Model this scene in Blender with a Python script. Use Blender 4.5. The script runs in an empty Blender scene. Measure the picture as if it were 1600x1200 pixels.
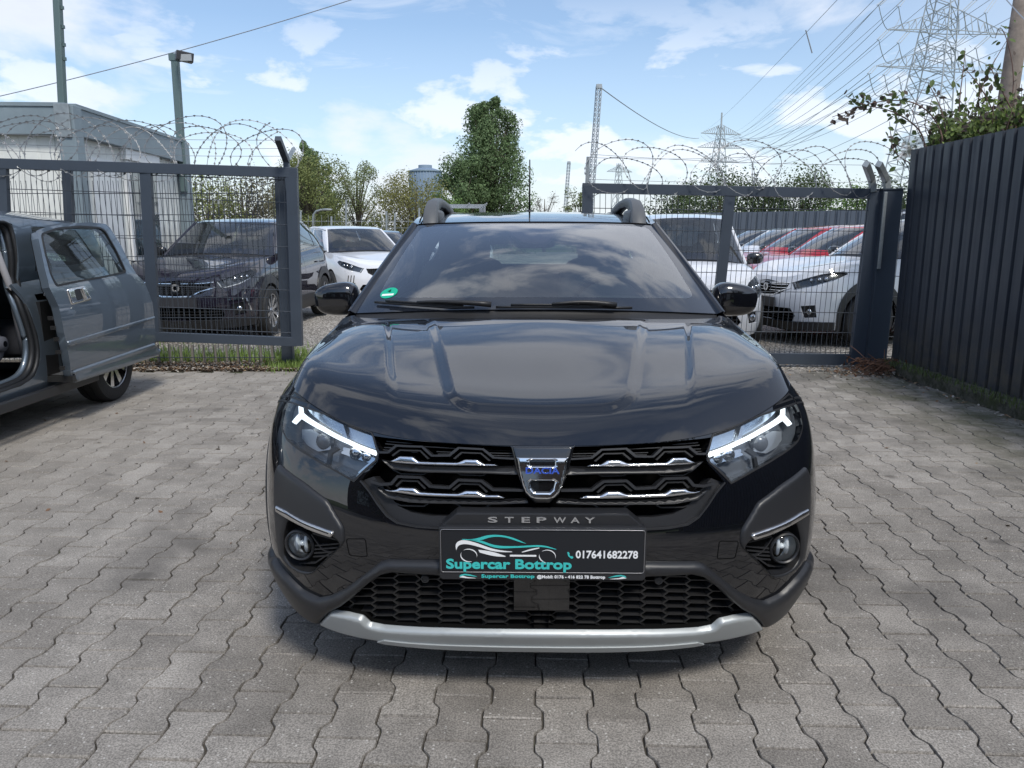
import bpy, bmesh, math, random
import numpy as np
from mathutils import Vector, Matrix
from mathutils.bvhtree import BVHTree
from mathutils.geometry import delaunay_2d_cdt
R = math.radians
S = bpy.context.scene
COL = S.collection
# ------------------------------------------------------------ camera
CAM_H = 1.29; PITCH = R(11.0); FPX = 1200.0
cd = bpy.data.cameras.new('camera'); cam = bpy.data.objects.new('camera', cd); COL.objects.link(cam)
cd.sensor_width = 36; cd.lens = 36*FPX/1600; cd.clip_start = .05; cd.clip_end = 4000
cam.location = (0, 0, CAM_H); cam.rotation_euler = (R(90)-PITCH, 0, 0)
S.camera = cam
S.render.resolution_x = 1024; S.render.resolution_y = 768
# ------------------------------------------------------------ sky and sun
SUN_EL = R(52); SUN_AZ = R(158)         # azimuth clockwise from +Y: right, a little behind the camera
wd = bpy.data.worlds.new('World'); S.world = wd; wd.use_nodes = True
nt = wd.node_tree; N = nt.nodes; Lk = nt.links
for n in list(N): N.remove(n)
def wn(t, **k):
    n = N.new(t)
    for a, b in k.items(): setattr(n, a, b)
    return n
out = wn('ShaderNodeOutputWorld'); bg = wn('ShaderNodeBackground'); bg.inputs[1].default_value = .080
sky = wn('ShaderNodeTexSky', sky_type='NISHITA'); sky.sun_disc = False
sky.sun_elevation = SUN_EL; sky.sun_rotation = SUN_AZ; sky.air_density = 1.0; sky.dust_density = 1.2; sky.ozone_density = 1.5
tc = wn('ShaderNodeTexCoord'); sep = wn('ShaderNodeSeparateXYZ'); Lk.new(tc.outputs['Generated'], sep.inputs[0])
def wm(op, a, b=None, c=None):
    n = wn('ShaderNodeMath', operation=op)
    for i, v in enumerate((a, b, c)):
        if v is None: continue
        if isinstance(v, (int, float)): n.inputs[i].default_value = v
        else: Lk.new(v, n.inputs[i])
    return n.outputs[0]
zc = wm('MAXIMUM', sep.outputs[2], 0.0); zd = wm('ADD', zc, .16)
cx = wm('DIVIDE', sep.outputs[0], zd); cy = wm('DIVIDE', sep.outputs[1], zd)
comb = wn('ShaderNodeCombineXYZ'); Lk.new(cx, comb.inputs[0]); Lk.new(cy, comb.inputs[1])
def cloud(scale, loc, det, rough, lo, hi, dist=.35, puffy=False):
    mp = wn('ShaderNodeMapping'); mp.inputs['Location'].default_value = loc; mp.inputs['Scale'].default_value = (scale, scale*(1 if puffy else 1.25), scale*2.3 if puffy else 1)
    Lk.new(tc.outputs['Generated'] if puffy else comb.outputs[0], mp.inputs[0])
    nz = wn('ShaderNodeTexNoise'); nz.inputs['Detail'].default_value = det; nz.inputs['Roughness'].default_value = rough; nz.inputs['Scale'].default_value = 1; nz.inputs['Distortion'].default_value = dist
    Lk.new(mp.outputs[0], nz.inputs[0])
    mr = wn('ShaderNodeMapRange', interpolation_type='SMOOTHSTEP'); mr.inputs[1].default_value = lo; mr.inputs[2].default_value = hi
    Lk.new(nz.outputs[0], mr.inputs[0]); return mr.outputs[0], nz.outputs[0]
c1, n1 = cloud(2.5, (5.9, 3.5, .5), 10, .56, .465, .63, .25, True)
c2, n2 = cloud(2.2, (1.3, 2.2, 0), 6, .62, .42, .74, .8)      # thin veil
veil = wm('MULTIPLY', c2, .42)
c3, n3 = cloud(6.5, (2.3, 4.1, .7), 8, .55, .50, .60, .2, True)
lowz = wn('ShaderNodeMapRange', interpolation_type='SMOOTHSTEP'); lowz.inputs[1].default_value = .12; lowz.inputs[2].default_value = .34; lowz.inputs[3].default_value = .9; lowz.inputs[4].default_value = 0
Lk.new(sep.outputs[2], lowz.inputs[0]); veil = wm('MAXIMUM', veil, wm('MULTIPLY', c3, lowz.outputs[0])); veil = wm('MAXIMUM', veil, wm('MULTIPLY', lowz.outputs[0], .27)); veil = wm('MAXIMUM', veil, .10)
mask = wm('MAXIMUM', c1, veil)
# whiter towards the horizon and towards the right, as in the photograph
side = wn('ShaderNodeMapRange', interpolation_type='SMOOTHSTEP'); side.inputs[1].default_value = .02; side.inputs[2].default_value = .75; side.inputs[3].default_value = 0; side.inputs[4].default_value = .45
Lk.new(sep.outputs[0], side.inputs[0])
hor = wn('ShaderNodeMapRange', interpolation_type='SMOOTHSTEP'); hor.inputs[1].default_value = .0; hor.inputs[2].default_value = .20; hor.inputs[3].default_value = .8; hor.inputs[4].default_value = 0
Lk.new(sep.outputs[2], hor.inputs[0])
mask = wm('MAXIMUM', mask, side.outputs[0]); mask = wm('MAXIMUM', mask, hor.outputs[0])
mask = wm('MULTIPLY', mask, .86)
ramp = wn('ShaderNodeValToRGB'); Lk.new(n1, ramp.inputs[0])
e = ramp.color_ramp.elements; e[0].position = .50; e[0].color = (7.6, 7.9, 8.5, 1); e[1].position = .72; e[1].color = (5.9, 6.15, 6.8, 1)
skyb = wn('ShaderNodeMix', data_type='RGBA', blend_type='MULTIPLY'); skyb.inputs[0].default_value = 1
Lk.new(sky.outputs[0], skyb.inputs[6]); skyb.inputs[7].default_value = (1.0, 1.12, 1.2, 1)
mx = wn('ShaderNodeMix', data_type='RGBA'); Lk.new(mask, mx.inputs[0]); Lk.new(skyb.outputs[2], mx.inputs[6]); Lk.new(ramp.outputs[0], mx.inputs[7])
Lk.new(mx.outputs[2], bg.inputs[0]); Lk.new(bg.outputs[0], out.inputs[0])
sl = bpy.data.lights.new('sun', 'SUN'); so = bpy.data.objects.new('sun', sl); COL.objects.link(so)
sl.energy = 1.5; sl.angle = R(12); sl.color = (1, .95, .87)
sdir = Vector((math.sin(SUN_AZ)*math.cos(SUN_EL), math.cos(SUN_AZ)*math.cos(SUN_EL), math.sin(SUN_EL)))
so.rotation_euler = sdir.to_track_quat('Z', 'Y').to_euler()
S.view_settings.view_transform = 'Standard'; S.view_settings.look = 'None'
S.view_settings.exposure = 0.82; S.view_settings.gamma = 1; S.view_settings.use_curve_mapping = False
S.render.engine = 'CYCLES'
S.cycles.max_bounces = 8; S.cycles.transparent_max_bounces = 24; S.cycles.caustics_reflective = False; S.cycles.caustics_refractive = False
# ------------------------------------------------------------ pixel helpers (used to compute true 3-D positions)
def raydir(px, py):
    c, s = math.cos(PITCH), math.sin(PITCH); a = (px-800)/FPX; b = -(py-600)/FPX
    return Vector((a, c+b*s, -s+b*c))
def at(px, py, Y):
    d = raydir(px, py); return Vector((0, 0, CAM_H))+d*(Y/d.y)
def gnd(px, py, z=0):
    d = raydir(px, py); return Vector((0, 0, CAM_H))+d*((z-CAM_H)/d.z)
# ------------------------------------------------------------ tags
def tag(o, label, cat, group=None, kind=None):
    o['label'] = label; o['category'] = cat
    if group: o['group'] = group
    if kind: o['kind'] = kind
    return o
def thing(name, label, cat, loc=(0, 0, 0), rz=0, group=None):
    o = bpy.data.objects.new(name, None); COL.objects.link(o); o.location = loc; o.rotation_euler = (0, 0, rz); o.empty_display_size = .1
    return tag(o, label, cat, group)
def copy_tree(o, parent=None):
    c = o.copy(); COL.objects.link(c); c.parent = parent
    for ch in list(KIDS.get(o.name, [])): copy_tree(ch, c)
    return c
KIDS = {}
def link(name, me, mat, parent=None):
    o = bpy.data.objects.new(name, me); COL.objects.link(o)
    if mat is not None:
        for m in (mat if isinstance(mat, (list, tuple)) else [mat]): me.materials.append(m)
    if parent is not None:
        o.parent = parent; KIDS.setdefault(parent.name, []).append(o)
    return o
# ------------------------------------------------------------ materials
MATS = {}
def mat(name, col=(.5, .5, .5), rough=.5, metal=0, coat=0, spec=.5, emit=None, es=1, coatr=.03, bump=0, bscale=50, var=0, vscale=5, alpha=1):
    if name in MATS: return MATS[name]
    m = bpy.data.materials.new(name); m.use_nodes = True; t = m.node_tree; b = t.nodes['Principled BSDF']
    b.inputs['Base Color'].default_value = (*col, 1); b.inputs['Roughness'].default_value = rough; b.inputs['Metallic'].default_value = metal
    b.inputs['Coat Weight'].default_value = coat; b.inputs['Coat Roughness'].default_value = coatr; b.inputs['Specular IOR Level'].default_value = spec
    if emit: b.inputs['Emission Color'].default_value = (*emit, 1); b.inputs['Emission Strength'].default_value = es
    if alpha < 1: b.inputs['Alpha'].default_value = alpha
    if bump or var:
        tcn = t.nodes.new('ShaderNodeTexCoord')
    if bump:
        nz = t.nodes.new('ShaderNodeTexNoise'); nz.inputs['Scale'].default_value = bscale; nz.inputs['Detail'].default_value = 4
        t.links.new(tcn.outputs['Object'], nz.inputs[0]); bp = t.nodes.new('ShaderNodeBump'); bp.inputs['Strength'].default_value = bump; bp.inputs['Distance'].default_value = .01
        t.links.new(nz.outputs[0], bp.inputs['Height']); t.links.new(bp.outputs[0], b.inputs['Normal'])
    if var:
        nz = t.nodes.new('ShaderNodeTexNoise'); nz.inputs['Scale'].default_value = vscale; nz.inputs['Detail'].default_value = 6; nz.inputs['Roughness'].default_value = .65
        t.links.new(tcn.outputs['Object'], nz.inputs[0])
        mr = t.nodes.new('ShaderNodeMapRange'); mr.inputs[1].default_value = .25; mr.inputs[2].default_value = .75; mr.inputs[3].default_value = 1-var; mr.inputs[4].default_value = 1+var
        t.links.new(nz.outputs[0], mr.inputs[0])
        mm = t.nodes.new('ShaderNodeMix'); mm.data_type = 'RGBA'; mm.blend_type = 'MULTIPLY'; mm.inputs[0].default_value = 1; mm.inputs[6].default_value = (*col, 1)
        t.links.new(mr.outputs[0], mm.inputs[7]); t.links.new(mm.outputs[2], b.inputs['Base Color'])
    MATS[name] = m; return m
def glass(name, tint=(.75, .85, .85), refl=1.0, ior=1.5, rough=0.0, dirt=0.0):
    if name in MATS: return MATS[name]
    m = bpy.data.materials.new(name); m.use_nodes = True; t = m.node_tree; t.nodes.clear()
    o = t.nodes.new('ShaderNodeOutputMaterial'); mx = t.nodes.new('ShaderNodeMixShader'); tr = t.nodes.new('ShaderNodeBsdfTransparent'); gl = t.nodes.new('ShaderNodeBsdfGlossy')
    tr.inputs[0].default_value = (*tint, 1); gl.inputs['Roughness'].default_value = rough; fr = t.nodes.new('ShaderNodeFresnel'); fr.inputs[0].default_value = ior
    mp = t.nodes.new('ShaderNodeMath'); mp.operation = 'MULTIPLY'; mp.inputs[1].default_value = refl; mp.use_clamp = True
    gl.inputs[0].default_value = (1, 1, 1, 1)
    t.links.new(fr.outputs[0], mp.inputs[0]); t.links.new(mp.outputs[0], mx.inputs[0]); t.links.new(tr.outputs[0], mx.inputs[1]); t.links.new(gl.outputs[0], mx.inputs[2])
    last = mx.outputs[0]
    if dirt:
        df = t.nodes.new('ShaderNodeBsdfDiffuse'); df.inputs[0].default_value = (.35, .38, .38, 1); m2 = t.nodes.new('ShaderNodeMixShader'); m2.inputs[0].default_value = dirt
        t.links.new(last, m2.inputs[1]); t.links.new(df.outputs[0], m2.inputs[2]); last = m2.outputs[0]
    t.links.new(last, o.inputs[0]); MATS[name] = m; return m
# ------------------------------------------------------------ plain mesh builder
class MB:
    def __init__(s): s.v = []; s.f = []
    def add(s, vs, fs):
        o = len(s.v); s.v += [tuple(p) for p in vs]; s.f += [tuple(i+o for i in f) for f in fs]; return s
    def box(s, c, d, rot=None, M=None):
        h = [x/2 for x in d]; vs = [Vector((sx*h[0], sy*h[1], sz*h[2])) for sx in (-1, 1) for sy in (-1, 1) for sz in (-1, 1)]
        if rot is not None: vs = [rot @ p for p in vs]
        vs = [p+Vector(c) for p in vs]
        return s.add(vs, [(0, 1, 3, 2), (4, 6, 7, 5), (0, 4, 5, 1), (2, 3, 7, 6), (0, 2, 6, 4), (1, 5, 7, 3)])
    def bar(s, p, q, w, h, up=(0, 0, 1)):
        p = Vector(p); q = Vector(q); d = (q-p).normalized(); u = Vector(up); a = d.cross(u)
        if a.length < 1e-4: a = d.cross(Vector((0, 1, 0)))
        a.normalize(); b = a.cross(d); vs = []
        for e in (p, q):
            for sa, sb in ((-1, -1), (1, -1), (1, 1), (-1, 1)): vs.append(e+a*sa*w/2+b*sb*h/2)
        return s.add(vs, [(3, 2, 1, 0), (4, 5, 6, 7), (0, 1, 5, 4), (1, 2, 6, 5), (2, 3, 7, 6), (3, 0, 4, 7)])
    def tube(s, pts, r, n=6, closed=False, caps=True):
        pts = [Vector(p) for p in pts]; L = len(pts); rr = r if isinstance(r, (list, tuple)) else [r]*L; vs = []; fs = []; prev = None
        for i, p in enumerate(pts):
            a = pts[(i-1) % L] if (closed or i > 0) else p; b = pts[(i+1) % L] if (closed or i < L-1) else p
            d = (b-a)
            if d.length < 1e-9: d = Vector((0, 0, 1))
            d.normalize()
            if prev is None:
                x = d.cross(Vector((0, 0, 1)))
                if x.length < .05: x = d.cross(Vector((0, 1, 0)))
            else:
                x = prev-d*prev.dot(d)
                if x.length < 1e-6: x = d.orthogonal()
            x.normalize(); prev = x; y = d.cross(x)
            for k in range(n):
                t = 2*math.pi*k/n; vs.append(p+x*math.cos(t)*rr[i]+y*math.sin(t)*rr[i])
        for i in range(L if closed else L-1):
            j = (i+1) % L
            for k in range(n): fs.append((i*n+k, i*n+(k+1) % n, j*n+(k+1) % n, j*n+k))
        if caps and not closed: fs.append(tuple(range(n-1, -1, -1))); fs.append(tuple((L-1)*n+k for k in range(n)))
        return s.add(vs, fs)
    def lathe(s, prof, n, c=(0, 0, 0), axis='x', close=False):
        """prof: list of (axial, radius)"""
        vs = []; fs = []; m = len(prof)
        for k in range(n):
            t = 2*math.pi*k/n
            for a, r in prof:
                p = (a, r*math.cos(t), r*math.sin(t)) if axis == 'x' else ((r*math.cos(t), a, r*math.sin(t)) if axis == 'y' else (r*math.cos(t), r*math.sin(t), a))
                vs.append((p[0]+c[0], p[1]+c[1], p[2]+c[2]))
        for k in range(n):
            k2 = (k+1) % n
            for i in range(m-1 if not close else m):
                j = (i+1) % m; fs.append((k*m+i, k2*m+i, k2*m+j, k*m+j))
        return s.add(vs, fs)
    def sq(s, c, d, e=.5, n=18, m=10, rot=None):
        """rounded box / ellipsoid (superquadric), e small = boxy"""
        vs = []; fs = []
        def pw(v): return math.copysign(abs(v)**e, v)
        for i in range(m+1):
            ph = -math.pi/2+math.pi*i/m
            for k in range(n):
                t = 2*math.pi*k/n
                p = Vector((d[0]/2*pw(math.cos(ph))*pw(math.cos(t)), d[1]/2*pw(math.cos(ph))*pw(math.sin(t)), d[2]/2*pw(math.sin(ph))))
                if rot is not None: p = rot @ p
                vs.append(p+Vector(c))
        for i in range(m):
            for k in range(n): fs.append((i*n+k, i*n+(k+1) % n, (i+1)*n+(k+1) % n, (i+1)*n+k))
        return s.add(vs, fs)
    def prism(s, poly, o, ex, ey, d):
        """polygon in plane (o, ex, ey) extruded by vector d"""
        o = Vector(o); ex = Vector(ex); ey = Vector(ey); d = Vector(d); n = len(poly)
        a = [o+ex*x+ey*y for x, y in poly]; b = [p+d for p in a]
        return s.add(a+b, [tuple(range(n-1, -1, -1)), tuple(range(n, 2*n))]+[(i, (i+1) % n, n+(i+1) % n, n+i) for i in range(n)])
    def build(s, name, m, parent=None, smooth=False, fix=False, bevel=0):
        me = bpy.data.meshes.new(name); me.from_pydata(s.v, [], s.f)
        if fix or bevel:
            b = bmesh.new(); b.from_mesh(me); bmesh.ops.remove_doubles(b, verts=b.verts, dist=1e-5)
            bmesh.ops.recalc_face_normals(b, faces=b.faces)
            if bevel:
                es = [e for e in b.edges if len(e.link_faces) == 2 and e.calc_face_angle() > .6]
                bmesh.ops.bevel(b, geom=es, offset=bevel, segments=2, affect='EDGES', profile=.6)
            b.to_mesh(me); b.free()
        if smooth:
            me.shade_smooth()
            if smooth is not True: me.set_sharp_from_angle(angle=R(smooth))
        return link(name, me, m, parent)
# ------------------------------------------------------------ smooth surfaces
def natspline(k):
    n = len(k); h = np.diff(k); A = np.zeros((n, n)); B = np.zeros((n, n)); A[0, 0] = A[-1, -1] = 1
    for i in range(1, n-1):
        A[i, i-1] = h[i-1]; A[i, i] = 2*(h[i-1]+h[i]); A[i, i+1] = h[i]
        B[i, i-1] += 6/h[i-1]; B[i, i] -= 6/h[i-1]+6/h[i]; B[i, i+1] += 6/h[i]
    return np.linalg.solve(A, B)
def weights(k, M, q):
    n = len(k); i = np.clip(np.searchsorted(k, q)-1, 0, n-2); h = k[i+1]-k[i]; a = (k[i+1]-q)/h; b = (q-k[i])/h
    W = ((a**3-a)[:, None]*M[i]+(b**3-b)[:, None]*M[i+1])*(h*h/6)[:, None]
    r = np.arange(len(q)); W[r, i] += a; W[r, i+1] += b; return W
class Surf:
    sign = 1; disp = None
    def base(s, q): raise NotImplementedError
    def _n(s, f, q, e=.002):
        du = f(q+np.array([e, 0]))-f(q-np.array([e, 0])); dv = f(q+np.array([0, e]))-f(q-np.array([0, e]))
        n = np.cross(du, dv); l = np.linalg.norm(n, axis=1, keepdims=True); l[l < 1e-12] = 1; return s.sign*n/l
    def pos(s, q):
        P = s.base(q)
        if s.disp is not None: P = P+s._n(s.base, q)*s.disp(q, P)[:, None]
        return P
    def nrm(s, q): return s._n(s.pos, q)
    def prep(s, nu=160, nv=70):
        u = np.linspace(s.dom[0], s.dom[1], nu); v = np.linspace(s.dom[2], s.dom[3], nv); g = np.stack(np.meshgrid(u, v, indexing='ij'), -1).reshape(-1, 2)
        P = s.base(g); s._g = g; fs = []
        for i in range(nu-1):
            for j in range(nv-1):
                a = i*nv+j; fs.append((a, a+nv, a+nv+1)); fs.append((a, a+nv+1, a+1))
        s._f = fs; s._P = P; s.bvh = BVHTree.FromPolygons([tuple(p) for p in P], fs)
        # orient outwards
        c = P.mean(0); m = len(g)//2; n = s._n(s.base, g[m:m+1])[0]
        return s
    def _refine(s, idx, loc):
        f = s._f[idx]; g = s._g[list(f)]; P = s._P[list(f)]; A = np.stack([P[1]-P[0], P[2]-P[0]], 1); w, *_ = np.linalg.lstsq(A, np.array(loc)-P[0], rcond=None)
        return g[0]+w[0]*(g[1]-g[0])+w[1]*(g[2]-g[0])
    def near(s, pts):
        o = []
        for p in pts:
            loc, n, i, d = s.bvh.find_nearest(Vector(p)); o.append(s._refine(i, loc))
        return np.array(o)
    def rays(s, rs):
        o = []
        for org, d in rs:
            loc, n, i, t = s.bvh.ray_cast(org, d)
            if loc is not None:
                g_ = s._refine(i, loc)
                if np.dot(s._n(s.base, g_[None])[0], np.array(d)) > 0: loc = None     # hit from inside: the ray passed over the edge
            if loc is None:
                # closest point of the ray to the surface
                best = None
                for k in range(160):
                    p = org+d*(1.2+k*.02)
                    l2, n2, i2, dd = s.bvh.find_nearest(p)
                    if best is None or dd < best[0]: best = (dd, l2, i2)
                loc, i = best[1], best[2]
            o.append(s._refine(i, loc))
        return np.array(o)
class Net(Surf):
    def __init__(s, P, mirror0=3, mirror1=3):
        P = np.array(P, float); s.rows, s.cols = P.shape[:2]
        du = np.linalg.norm(np.diff(P, axis=1), axis=2).mean(0); dv = np.linalg.norm(np.diff(P, axis=0), axis=2)
        dv = dv[:, :max(3, s.cols//2)].mean(1)
        U = np.concatenate([[0], np.cumsum(du)]); V = np.concatenate([[0], np.cumsum(dv)]); s.dom = (0, U[-1], 0, V[-1]); s.U0 = U; s.V = V
        if mirror0:
            Q = P[:, mirror0:0:-1].copy(); Q[..., 0] *= -1; P = np.concatenate([Q, P], 1); U = np.concatenate([-U[mirror0:0:-1], U])
        if mirror1:
            L = U[-1]; Q = P[:, -2:-2-mirror1:-1].copy(); Q[..., 0] *= -1; P = np.concatenate([P, Q], 1); U = np.concatenate([U, 2*L-U[-2:-2-mirror1:-1]])
        s.P = P; s.U = U; s.MU = natspline(U); s.MV = natspline(V)
    def base(s, q):
        q = np.asarray(q, float); u = np.clip(q[:, 0], s.U[0], s.U[-1]); v = np.clip(q[:, 1], s.V[0]-.05, s.V[-1]+.05)
        Wu = weights(s.U, s.MU, u); Wv = weights(s.V, s.MV, v); return np.einsum('ni,nj,ijk->nk', Wv, Wu, s.P)
class FS(Surf):
    """fn(a, b) with a, b arrays in 0..1; domain scaled to metres"""
    def __init__(s, fn, su, sv, a0=0, a1=1): s.fn = fn; s.su = su; s.sv = sv; s.dom = (a0*su, a1*su, 0, sv)
    def base(s, q): q = np.asarray(q, float); return s.fn(q[:, 0]/s.su, q[:, 1]/s.sv)
    def uv(s, pts): return np.array([(a*s.su, b*s.sv) for a, b in pts])
def pip(P, poly):
    x, y = P[:, 0], P[:, 1]; r = np.zeros(len(P), bool); n = len(poly); j = n-1
    for i in range(n):
        xi, yi = poly[i]; xj, yj = poly[j]
        if yi != yj:
            c = ((yi > y) != (yj > y)) & (x < (xj-xi)*(y-yi)/(yj-yi)+xi); r ^= c
        j = i
    return r
def dense(poly, h, closed=True):
    poly = [np.array(p, float) for p in poly]; o = []; n = len(poly)
    for i in range(n if closed else n-1):
        a = poly[i]; b = poly[(i+1) % n]; k = max(1, int(math.ceil(np.linalg.norm(b-a)/h)))
        for j in range(k): o.append(a+(b-a)*j/k)
    if not closed: o.append(poly[-1])
    return np.array(o)
def smooth_poly(pts, it=2, closed=True, keep=()):
    """Chaikin corner cutting in pixel or uv space"""
    pts = [np.array(p, float) for p in pts]
    for _ in range(it):
        o = []; n = len(pts)
        for i in range(n if closed else n-1):
            a = pts[i]; b = pts[(i+1) % n]; o += [a*.75+b*.25, a*.25+b*.75]
        if not closed: o = [pts[0]]+o+[pts[-1]]
        pts = o
    return pts
def rpoly(pts, r, k=4):
    """round polygon corners with radius-like distance r"""
    pts = [np.array(p, float) for p in pts]; n = len(pts); o = []
    for i in range(n):
        p0 = pts[i-1]; p = pts[i]; p1 = pts[(i+1) % n]; a = p0-p; b = p1-p; la = np.linalg.norm(a); lb = np.linalg.norm(b)
        ra = min(r, la*.45); rb = min(r, lb*.45); A = p+a/la*ra; B = p+b/lb*rb
        for j in range(k+1):
            t = j/k; o.append((1-t)**2*A+2*t*(1-t)*p+t*t*B)
    return o
def strip(pl, w, h=.03):
    """thin closed polygon around a polyline"""
    pl = dense(pl, h, closed=False); n = len(pl); L = []; Rr = []
    for i in range(n):
        d = pl[min(i+1, n-1)]-pl[max(i-1, 0)]; d = d/(np.linalg.norm(d)+1e-9); m = np.array([-d[1], d[0]])*w/2; L.append(pl[i]+m); Rr.append(pl[i]-m)
    return np.array(L+Rr[::-1])
class PM:
    """collects surface patches with analytic normals; ONE mesh"""
    def __init__(s): s.v = []; s.n = []; s.f = []
    def raw(s, v, n, f):
        o = len(s.v); s.v += [tuple(p) for p in v]; s.n += [tuple(p) for p in n]; s.f += [tuple(i+o for i in t) for t in f]
    def patch(s, sf, outer, cuts=(), h=.03, off=0., skirt=0., mirror=False, only=1, hb=None, edge=0., skirt_skip=None, ripple=None):
        """off: metres along the normal or fn(P)->array; edge: roll-off width at the boundary"""
        hb = hb or h; outer = dense(outer, hb); cuts = [dense(c, hb) for c in cuts]
        lo = outer.min(0); hi = outer.max(0); gx = np.arange(lo[0]+h/2, hi[0], h); gy = np.arange(lo[1]+h/2, hi[1], h)
        G = np.stack(np.meshgrid(gx, gy, indexing='ij'), -1).reshape(-1, 2)
        if len(G): G[:, 1] += (np.round((G[:, 0]-lo[0])/h) % 2)*h*.0
        if len(G): G = G[pip(G, outer)]
        lines = [outer]+cuts
        for c in cuts:
            if len(G): G = G[~pip(G, c)]
        B = np.concatenate(lines)
        nout = len(lines)
        if edge:
            rings = []
            for li, l in enumerate(lines):
                a_ = sum(l[i-1][0]*l[i][1]-l[i][0]*l[i-1][1] for i in range(len(l))); sg = 1 if a_ > 0 else -1
                if li > 0: sg = -sg
                for fr_ in (.10, .32, .62, 1.0):
                    o_ = []
                    for i in range(len(l)):
                        e1 = l[i]-l[i-1]; e2 = l[(i+1) % len(l)]-l[i]; e1 = e1/(np.linalg.norm(e1)+1e-12); e2 = e2/(np.linalg.norm(e2)+1e-12)
                        m1 = np.array([-e1[1], e1[0]])*sg; m2 = np.array([-e2[1], e2[0]])*sg; b_ = m1+m2; bl = np.linalg.norm(b_)
                        if bl < .3: continue
                        b_ /= bl; o_.append(l[i]+b_*edge*fr_/max(.5, float(b_ @ m1)))
                    o_ = np.array(o_)
                    if len(o_) > 2: rings.append((fr_, o_))
            bdp = np.concatenate([dense(l, edge*.4) for l in lines]); R2 = []
            for fr_, o_ in rings:
                ok = pip(o_, outer)
                for c in cuts: ok &= ~pip(o_, c)
                d_ = np.array([np.sqrt(((bdp-p)**2).sum(1).min()) for p in o_]); ok &= d_ > edge*fr_*.8
                R2.append(o_[ok])
            R2 = np.concatenate(R2) if R2 else np.zeros((0, 2))
            if len(G):
                dd = np.array([((bdp-p)**2).sum(1).min() for p in G]); G = G[dd > (edge*1.15)**2]
        B0 = B
        if len(G):
            keep = np.ones(len(G), bool)
            for i in range(0, len(G), 2000):
                d = ((G[i:i+2000, None]-B[None])**2).sum(-1).min(1); keep[i:i+2000] = d > (.45*h)**2
            G = G[keep]
        if edge and len(R2): G = np.concatenate([G, R2]) if len(G) else R2
        pts = [Vector(p) for p in B]+[Vector(p) for p in G]; ed = []; o = 0
        for l in lines:
            n = len(l); ed += [(o+i, o+(i+1) % n) for i in range(n)]; o += n
        vv, ee, ff, *_ = delaunay_2d_cdt(pts, ed, [], 0, 1e-6)
        Q = np.array([(p.x, p.y) for p in vv]); F = np.array([f for f in ff if len(f) == 3]); C = Q[F].mean(1)
        k = pip(C, outer)
        for c in cuts: k &= ~pip(C, c)
        F = F[k]; used = np.unique(F)
        if len(used) == 0: return
        mp = -np.ones(len(Q), int); mp[used] = np.arange(len(used)); F = mp[F]; Q = Q[used]
        P = sf.pos(Q); Nn = sf.nrm(Q)
        # boundary edges
        cnt = {}
        for t in F:
            for a, b in ((t[0], t[1]), (t[1], t[2]), (t[2], t[0])): cnt[(min(a, b), max(a, b))] = cnt.get((min(a, b), max(a, b)), 0)+1
        bd = [e for e, c in cnt.items() if c == 1]
        ofs = off(P) if callable(off) else np.full(len(P), float(off))
        if edge:
            ev = np.unique(np.array(bd)); ds = np.full(len(Q), 1e9)
            if skirt_skip is not None: ev = np.array([i for i in ev if not skirt_skip(P[i])])
            if skirt_skip is None: bq = bdp
            else:
                e2 = [(x_, y_) for x_, y_ in bd if not (skirt_skip(P[x_]) and skirt_skip(P[y_]))]; bq = []
                for x_, y_ in e2:
                    k_ = max(1, int(np.linalg.norm(Q[y_]-Q[x_])/(edge*.3)))
                    for j_ in range(k_+1): bq.append(Q[x_]+(Q[y_]-Q[x_])*j_/k_)
                bq = np.array(bq)
            for i in range(0, len(Q), 500): ds[i:i+500] = np.sqrt(((Q[i:i+500, None]-bq[None])**2).sum(-1)).min(1)
            ds[ds < edge*.02] = 0
            t = np.clip(ds/edge, 0, 1); ofs = ofs*np.sqrt(np.clip(1-(1-t)**2, 0, 1))
        P2 = P+Nn*ofs[:, None]
        # orientation
        a = P2[F[:, 0]]; b = P2[F[:, 1]]; c = P2[F[:, 2]]; fn = np.cross(b-a, c-a); fl = (fn*Nn[F[:, 0]]).sum(1) < 0
        F[fl] = F[fl][:, ::-1]
        if edge:   # recompute normals from geometry
            Nn = np.zeros_like(P2); fn = np.cross(P2[F[:, 1]]-P2[F[:, 0]], P2[F[:, 2]]-P2[F[:, 0]])
            for k3 in range(3): np.add.at(Nn, F[:, k3], fn)
            Nn /= np.linalg.norm(Nn, axis=1, keepdims=True)+1e-12
        cm = np.abs(P2[:, 0]) < 1e-3
        if skirt_skip is not None and cm.any(): Nn[cm, 0] = 0; Nn[cm] /= np.linalg.norm(Nn[cm], axis=1, keepdims=True)+1e-12
        V = list(P2); NN = list(Nn); FF = [tuple(f) for f in F]
        if skirt:
            dirs = set()
            for t in F:
                for x, y in ((t[0], t[1]), (t[1], t[2]), (t[2], t[0])): dirs.add((x, y))
            base_n = sf.nrm(Q)
            for x, y in bd:
                if (x, y) not in dirs: x, y = y, x
                if skirt_skip and skirt_skip(P[x]) and skirt_skip(P[y]): continue
                p, q = P2[x], P2[y]; n = np.cross(q-p, base_n[x]); n = n/(np.linalg.norm(n)+1e-12)
                o = len(V); V += [p, q, q-base_n[y]*skirt, p-base_n[x]*skirt]; NN += [n]*4; FF.append((o+1, o, o+3, o+2))
        V = np.array(V); NN = np.array(NN)
        if only == 1 or mirror: s.raw(V, NN, FF)
        if mirror or only == -1:
            m = np.array([-1, 1, 1]); s.raw(V*m, NN*m, [f[::-1] for f in FF])
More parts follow.
